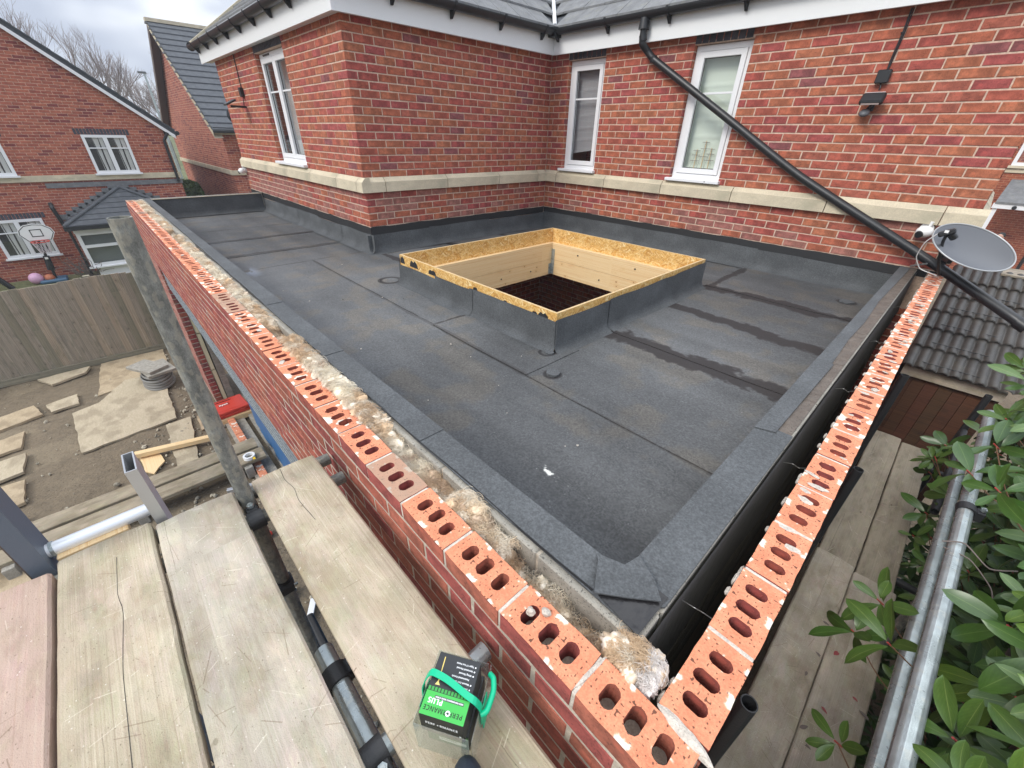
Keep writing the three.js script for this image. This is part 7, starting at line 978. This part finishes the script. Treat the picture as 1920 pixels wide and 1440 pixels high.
// brown fence behind the shrub
{ const t = thing('fence', 'dark red brown slatted fence behind the leafy shrub', 'fence', [1.35, GY, 0]); for (let i = 0, z = -5.3; z < 0.6; z += 0.105, i++) { const g = uvBox(box(0.1, 2.62, 0.02, 0, 1.31, 0), rnd() * 3, rnd() * 3, true); g.rotateY(Math.PI / 2); const o = part('fence_slat', g, M.brownFence, t); o.position.set((i % 2) * 0.018, 0, z); } part('rail', box(0.05, 0.09, 5.9, 0.05, 0.6, -2.35), M.brownFence, t); part('rail', box(0.05, 0.09, 5.9, 0.05, 2.1, -2.35), M.brownFence, t); }
structure('side_path', box2(0.07, 1.33, GY - 0.02, GY + 0.01, -5.4, 1.0), M.mud);
// house across the street, seen past the corner, with a porch and a passer-by
{ const t = thing('house', 'brown brick house across the street with a small slate porch, seen past the house corner', 'house', [4.2, GY, -24]); const gy = y => y - GY; part('wall', uvBox(box2(-4.5, 4, 0, 6.2, -6, 0)), M.farBrickBrown, t); part('roof', polyG([[-4.8, 6.1, 0.4], [4.3, 6.1, 0.4], [4.3, 9, -3], [-4.8, 9, -3], [4.3, 6.1, -6.4], [-4.8, 6.1, -6.4]], [[0, 1, 2, 3], [3, 2, 4, 5], [0, 3, 5], [1, 4, 2]]), M.slateDark, t);
  const w = part('window', extr([[-3.88, gy(-0.50)], [-2.7, gy(-0.50)], [-2.7, gy(0.75)], [-3.88, gy(0.75)]], 0.05, [[[-3.78, gy(-0.40)], [-3.78, gy(0.66)], [-2.8, gy(0.66)], [-2.8, gy(-0.40)]]]), M.upvc, t); part('pane', box2(-3.8, -2.78, gy(-0.42), gy(0.68), 0.01, 0.014), glass, w); part('sill', box2(-3.98, -2.6, gy(-0.58), gy(-0.50), 0, 0.12), M.stone, w);
  part('band', box2(-4.5, 4, gy(-0.72), gy(-0.60), 0, 0.05), M.stone, t);
  const pr = part('porch_roof', polyG([[-3.75, gy(-1.55), 1.5], [-2.55, gy(-1.55), 1.5], [-2.65, gy(-0.92), 0.05], [-3.65, gy(-0.92), 0.05], [-3.75, gy(-1.62), 1.5], [-2.55, gy(-1.62), 1.5]], [[0, 1, 2, 3], [4, 5, 1, 0]]), M.slate, t); part('porch_fascia', box2(-3.78, -2.5, gy(-1.76), gy(-1.60), 1.4, 1.48), M.upvc, t); part('porch_lamp', cyl(V(-3.25, gy(-1.70), 1.48), V(-3.25, gy(-1.70), 1.56), 0.06, 12), M.blackPlastic, t); part('porch_post', box2(-3.74, -3.62, 0, gy(-1.76), 1.3, 1.42), M.upvc, t);
  part('downpipe', cyl(V(-2.2, 0, 0.06), V(-2.2, 6, 0.06), 0.05, 8), M.blackPlastic, t); }
{ // passer-by: continuous body from blended capsules
  const t = thing('person', 'person in a blue jacket walking by, head and shoulder visible past the dish', 'person', [1.02, GY, -22.0], -0.4);
  const cap = (p, a, b, r1, r2) => { const ba = [b[0] - a[0], b[1] - a[1], b[2] - a[2]], pa = [p[0] - a[0], p[1] - a[1], p[2] - a[2]], h = clamp((pa[0] * ba[0] + pa[1] * ba[1] + pa[2] * ba[2]) / (ba[0] ** 2 + ba[1] ** 2 + ba[2] ** 2)); return Math.hypot(pa[0] - ba[0] * h, pa[1] - ba[1] * h, pa[2] - ba[2] * h) - lerp(r1, r2, h); };
  const field = (bones, k) => p => { let d = 1e3; for (const [a, b, r1, r2] of bones) { const e = cap(p, a, b, r1, r2), h = clamp(0.5 + 0.5 * (e - d) / k); d = lerp(e, d, h) - k * h * (1 - h); } return d; };
  const meshIt = (f, c, s, n) => { const mc = new MarchingCubes(n, new THREE.MeshBasicMaterial(), false, false, 60000); mc.isolation = 0; for (let z = 0; z < n; z++) for (let y = 0; y < n; y++) for (let x = 0; x < n; x++) mc.field[x + y * n + z * n * n] = -f([c[0] + (x / n * 2 - 1) * s, c[1] + (y / n * 2 - 1) * s, c[2] + (z / n * 2 - 1) * s]); mc.update(); const g = new THREE.BufferGeometry(), k = mc.count; g.setAttribute('position', new THREE.Float32BufferAttribute(Array.from(mc.positionArray.subarray(0, k * 3)), 3)); g.setAttribute('normal', new THREE.Float32BufferAttribute(Array.from(mc.normalArray.subarray(0, k * 3)), 3)); g.scale(s, s, s); g.translate(...c); return g; };
  const legs = [[[-0.10, 0.92, 0], [-0.11, 0.50, 0.06], 0.085, 0.06], [[-0.11, 0.50, 0.06], [-0.11, 0.09, -0.06], 0.058, 0.04], [[0.10, 0.92, 0], [0.11, 0.50, 0.03], 0.085, 0.06], [[0.11, 0.50, 0.03], [0.11, 0.09, 0.10], 0.058, 0.04], [[-0.11, 0.06, -0.09], [-0.12, 0.05, 0.09], 0.042, 0.035], [[0.11, 0.06, 0.07], [0.12, 0.05, 0.25], 0.042, 0.035], [[-0.09, 0.95, 0], [0.09, 0.95, 0], 0.12, 0.12]];
  const torso = [[[0, 0.95, 0], [0, 1.25, 0.01], 0.13, 0.15], [[-0.12, 1.38, 0], [0.12, 1.38, 0], 0.09, 0.09], [[0, 1.25, 0], [0, 1.40, 0], 0.14, 0.11], [[-0.18, 1.38, 0], [-0.24, 1.12, 0.02], 0.062, 0.05], [[-0.24, 1.12, 0.02], [-0.20, 0.92, 0.14], 0.048, 0.036], [[0.18, 1.38, 0], [0.25, 1.13, 0.03], 0.062, 0.05], [[0.25, 1.13, 0.03], [0.22, 1.10, 0.24], 0.048, 0.036]];
  const head = [[[0, 1.42, 0], [0, 1.52, 0.01], 0.052, 0.05], [[0, 1.60, 0.01], [0, 1.67, 0.0], 0.078, 0.09], [[0, 1.565, 0.045], [0, 1.58, 0.05], 0.045, 0.045], [[0, 1.61, 0.10], [0, 1.60, 0.108], 0.014, 0.016], [[-0.085, 1.61, 0], [-0.087, 1.635, 0], 0.016, 0.018], [[0.085, 1.61, 0], [0.087, 1.635, 0], 0.016, 0.018]];
  const hand = (x, y, z, dz) => { const b = [[[x, y, z], [x, y - 0.02, z + dz * 0.07], 0.032, 0.03]]; for (let i = 0; i < 4; i++) b.push([[x - 0.03 + i * 0.02, y - 0.02, z + dz * 0.08], [x - 0.03 + i * 0.02, y - 0.05, z + dz * (0.13 + 0.01 * (i % 3))], 0.010, 0.008]); b.push([[x + (x > 0 ? -0.03 : 0.03), y, z + 0.02], [x + (x > 0 ? -0.05 : 0.05), y - 0.01, z + dz * 0.07], 0.011, 0.009]); return b; };
  const skin = mat('skin', { color: lin(0.55, 0.33, 0.24), roughness: 0.6 });
  const all = [...legs.map(([a, b, r, s]) => [a, b, r - 0.012, s - 0.01]), ...torso.map(([a, b, r, s]) => [a, b, r - 0.014, s - 0.008]), ...head];
  part('body', merge([meshIt(field([...all], 0.025), [0, 0.88, 0.02], 0.95, 76), meshIt(field(hand(-0.20, 0.91, 0.15, 1), 0.008), [-0.2, 0.88, 0.22], 0.14, 44), meshIt(field(hand(0.22, 1.09, 0.25, 1), 0.008), [0.22, 1.06, 0.32], 0.14, 44)].map(g => finish(g))), skin, t);
  part('jacket', meshIt(p => Math.max(field(torso, 0.04)(p), p[1] - 1.455), [0, 1.18, 0.03], 0.42, 56), mat('jacket', { color: lin(0.04, 0.09, 0.32), roughness: 0.8 }), t); part('trousers', meshIt(p => Math.max(field(legs, 0.03)(p), 0.11 - p[1]), [0, 0.55, 0.03], 0.56, 56), mat('trousers', { color: lin(0.03, 0.035, 0.05), roughness: 0.85 }), t);
  part('hair', meshIt(p => Math.max(field([[[0, 1.655, -0.012], [0, 1.68, -0.02], 0.096, 0.10], [[0, 1.60, -0.05], [0, 1.64, -0.05], 0.07, 0.08]], 0.02)(p), (p[2] - 0.055) * 0.8 - (p[1] - 1.68) * 0.9), [0, 1.66, -0.02], 0.16, 44), M.inkBlack, t); part('eyes', merge([-0.033, 0.033].map(x => { const e = new THREE.SphereGeometry(0.011, 10, 8); e.translate(x, 1.625, 0.082); return uvBox(e); })), M.inkBlack, t); }

// ======================= SHRUB =======================
srand(162);
function leafG(L, W, bend, fold) {
  const n = 9, pos = [], uv = [], idx = []; for (let i = 0; i <= n; i++) { const t = i / n, w = W * Math.pow(Math.max(0, Math.sin(Math.PI * Math.pow(t, 1.28))), 0.62) * 0.5, x = L * t, y = -bend * L * t * t + bend * L * 0.25 * t; for (const [s, k] of [[-1, 0], [0, 1], [1, 2]]) { pos.push(x, y + Math.abs(s) * fold * w + (s ? 0.002 * Math.sin(t * 9 + s) : 0), s * w); uv.push(t, 0.5 + s * 0.5); } }
  for (let i = 0; i < n; i++) for (const k of [0, 1]) { const a = i * 3 + k; idx.push(a, a + 1, a + 3, a + 1, a + 4, a + 3); } const g = new THREE.BufferGeometry(); g.setAttribute('position', new THREE.Float32BufferAttribute(pos, 3)); g.setAttribute('uv', new THREE.Float32BufferAttribute(uv, 2)); g.setIndex(idx); g.computeVertexNormals(); return g;
}
const leaves = [leafG(0.150, 0.054, 0.22, 0.24), leafG(0.13, 0.050, 0.05, 0.32), leafG(0.165, 0.056, 0.4, 0.18), leafG(0.115, 0.056, 0.15, 0.12)];
{
  const base = V(1.0, GY, -1.9), shrub = thing('leafy_shrub', 'broad leaved evergreen shrub with red leaf stalks crowding over the rails', 'shrub', [base.x, base.y, base.z]);
  const whorls = []; const inside = (x, y, z) => true;
  // outer shell of the crown, densest where it leans over the rails
  for (let i = 0; i < 5200 && whorls.length < 300; i++) {
    const z = rr(-4.1, -0.35), y = rr(-2.35, -0.72), lim = 0.64 + 0.14 * Math.sin(z * 2.1) + 0.10 * Math.sin(y * 5 + z) + (y > -1.0 ? 0.18 : 0) + (z < -3.2 ? 0.10 : 0), x = lim + Math.abs(rr(0, 1)) * 0.5 * rnd();
    const top = -0.95 + 0.10 * Math.sin(z * 3) - 0.22 * sstep(-3.0, -4.2, z); if (y > top) continue; const ratio = x / -y; if (ratio < 0.40 && ratio > 0.26 && rnd() < 0.75) continue; if (ratio < 0.26) continue;
    whorls.push([x, y, z, V(-0.55 + rr(-0.3, 0.3), 0.55 + rr(-0.2, 0.35), 0.25 + rr(-0.4, 0.4)).normalize()]);
  }
  for (const [x, y, z] of [[0.43, -1.62, -1.62], [0.40, -1.75, -1.95], [0.36, -1.80, -1.75], [0.47, -1.30, -2.55], [0.52, -1.22, -2.75], [0.56, -1.06, -2.9], [0.55, -1.20, -3.05], [0.44, -1.95, -1.35], [0.42, -2.05, -1.1], [0.50, -1.15, -2.2], [0.58, -1.10, -1.55], [0.60, -1.02, -1.7], [0.64, -0.92, -2.1], [0.62, -1.0, -1.3], [0.66, -1.05, -1.1]]) whorls.push([x, y, z, V(-0.6, 0.5, 0.3).normalize()]);
  const items = []; const q = new THREE.Quaternion(), q2 = new THREE.Quaternion(), stems = [], tips = [];
  for (const [x, y, z, d] of whorls) {
    const p = V(x, y, z), n = 4 + Math.floor(rnd() * 4), ph = rr(0, 6.28), kind = rnd(), sc = rr(0.75, 1.15); q.setFromUnitVectors(V(0, 1, 0), d);
    for (let k = 0; k < n; k++) { const a = ph + k * 2.399 + rr(-0.3, 0.3), up = rr(-0.1, 0.75); q2.setFromEuler(new THREE.Euler(rr(-0.5, 0.5), -a, up, 'YZX')); const qq = q.clone().multiply(q2); const off = V(0.012, 0, 0).applyQuaternion(qq); items.push({ p: p.clone().add(off).addScaledVector(d, -0.012 * k * 0.5), q: qq, s: sc * rr(0.7, 1.1), g: Math.floor(rnd() * 4), m: kind < 0.45 ? 0 : kind < 0.72 ? 1 : kind < 0.85 ? 2 : 3 }); }
    const inner = V(lerp(x, 1.05, 0.55), y - rr(0.15, 0.4), z + rr(-0.15, 0.15)); stems.push(sweep([inner, p.clone().lerp(inner, 0.4).add(V(0, -0.03, 0)), p.clone().addScaledVector(d, -0.005)], 0.0028, 3, 5)); tips.push(cyl(p.clone().addScaledVector(d, -0.03), p.clone().addScaledVector(d, 0.012), 0.0032, 5));
  }
  const tr = g => g.translate(-base.x, -base.y, -base.z);
  part('stems', tr(merge(stems)), M.stem, shrub); part('leaf_stalks', tr(merge(tips)), M.redStem, shrub);
  const trunks = []; for (let i = 0; i < 9; i++) { const a = V(1.0 + rr(-0.08, 0.08), GY, -1.9 + rr(-0.25, 0.25)), z2 = rr(-3.6, -0.6), c = V(rr(0.85, 1.15), rr(-1.9, -1.2), z2); trunks.push(sweep([a, a.clone().lerp(c, 0.5).add(V(0.05, 0.2, 0)), c], 0.016, 5, 7)); } part('trunk', tr(merge(trunks)), M.bark, shrub);
  items.forEach(e => { e.d = e.p.length(); }); items.sort((a, b) => a.d - b.d);
  items.slice(0, 300).forEach((e, i) => { const o = new THREE.Mesh(leaves[e.g], i === 47 ? leafRed : leafMats[e.m]); o.name = 'leaf'; o.position.copy(e.p).sub(base); o.quaternion.copy(e.q); o.scale.setScalar(e.s); o.castShadow = o.receiveShadow = true; shrub.add(o); });
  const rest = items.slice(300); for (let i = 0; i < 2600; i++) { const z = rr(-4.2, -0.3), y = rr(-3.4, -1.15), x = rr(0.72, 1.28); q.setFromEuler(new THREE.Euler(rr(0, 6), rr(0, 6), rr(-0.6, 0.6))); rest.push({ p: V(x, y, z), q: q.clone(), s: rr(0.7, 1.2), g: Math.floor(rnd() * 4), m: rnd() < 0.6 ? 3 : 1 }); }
  const fol = new THREE.Group(); const byMat = leafMats.map((m, mi) => { const gs = rest.filter(e => e.m === mi).map(e => leaves[e.g].clone().applyMatrix4(new THREE.Matrix4().compose(e.p.clone().sub(base), e.q, V(e.s, e.s, e.s)))); return gs.length ? [m, mergeGeometries(gs)] : null; }).filter(Boolean);
  const o = part('foliage', mergeGeometries(byMat.map(b => b[1]), true), byMat.map(b => b[0]), shrub); o.userData.kind = 'stuff';
}
// fallen leaves and crumbs on the near walkway boards
{ srand(163); for (let i = 0; i < 16; i++) { const o = single('fallen_leaf', leaves[i % 4], i % 3 ? M.bark : leafRed, 'small brown fallen leaf on the side walkway boards', 'leaf', 'fallen leaves on the walkway', [rr(0.30, 0.58), DK + 0.044, rr(-2.4, -1.0)], rr(0, 6)); o.scale.setScalar(rr(0.2, 0.4)); } }
// ---------- lift to the ground and draw ----------
for (const o of scene.children) if (!o.isLight && o !== sun.target) o.position.y += EYE;
sun.position.y += EYE; sun.target.position.y += EYE; camera.position.set(0, EYE, 0); camera.updateMatrixWorld();
const renderer = new THREE.WebGLRenderer({ antialias: true }); renderer.setSize(1024, 768);
renderer.toneMapping = THREE.LinearToneMapping; renderer.toneMappingExposure = EXPOSURE; renderer.shadowMap.enabled = true;
renderer.render(scene, camera);
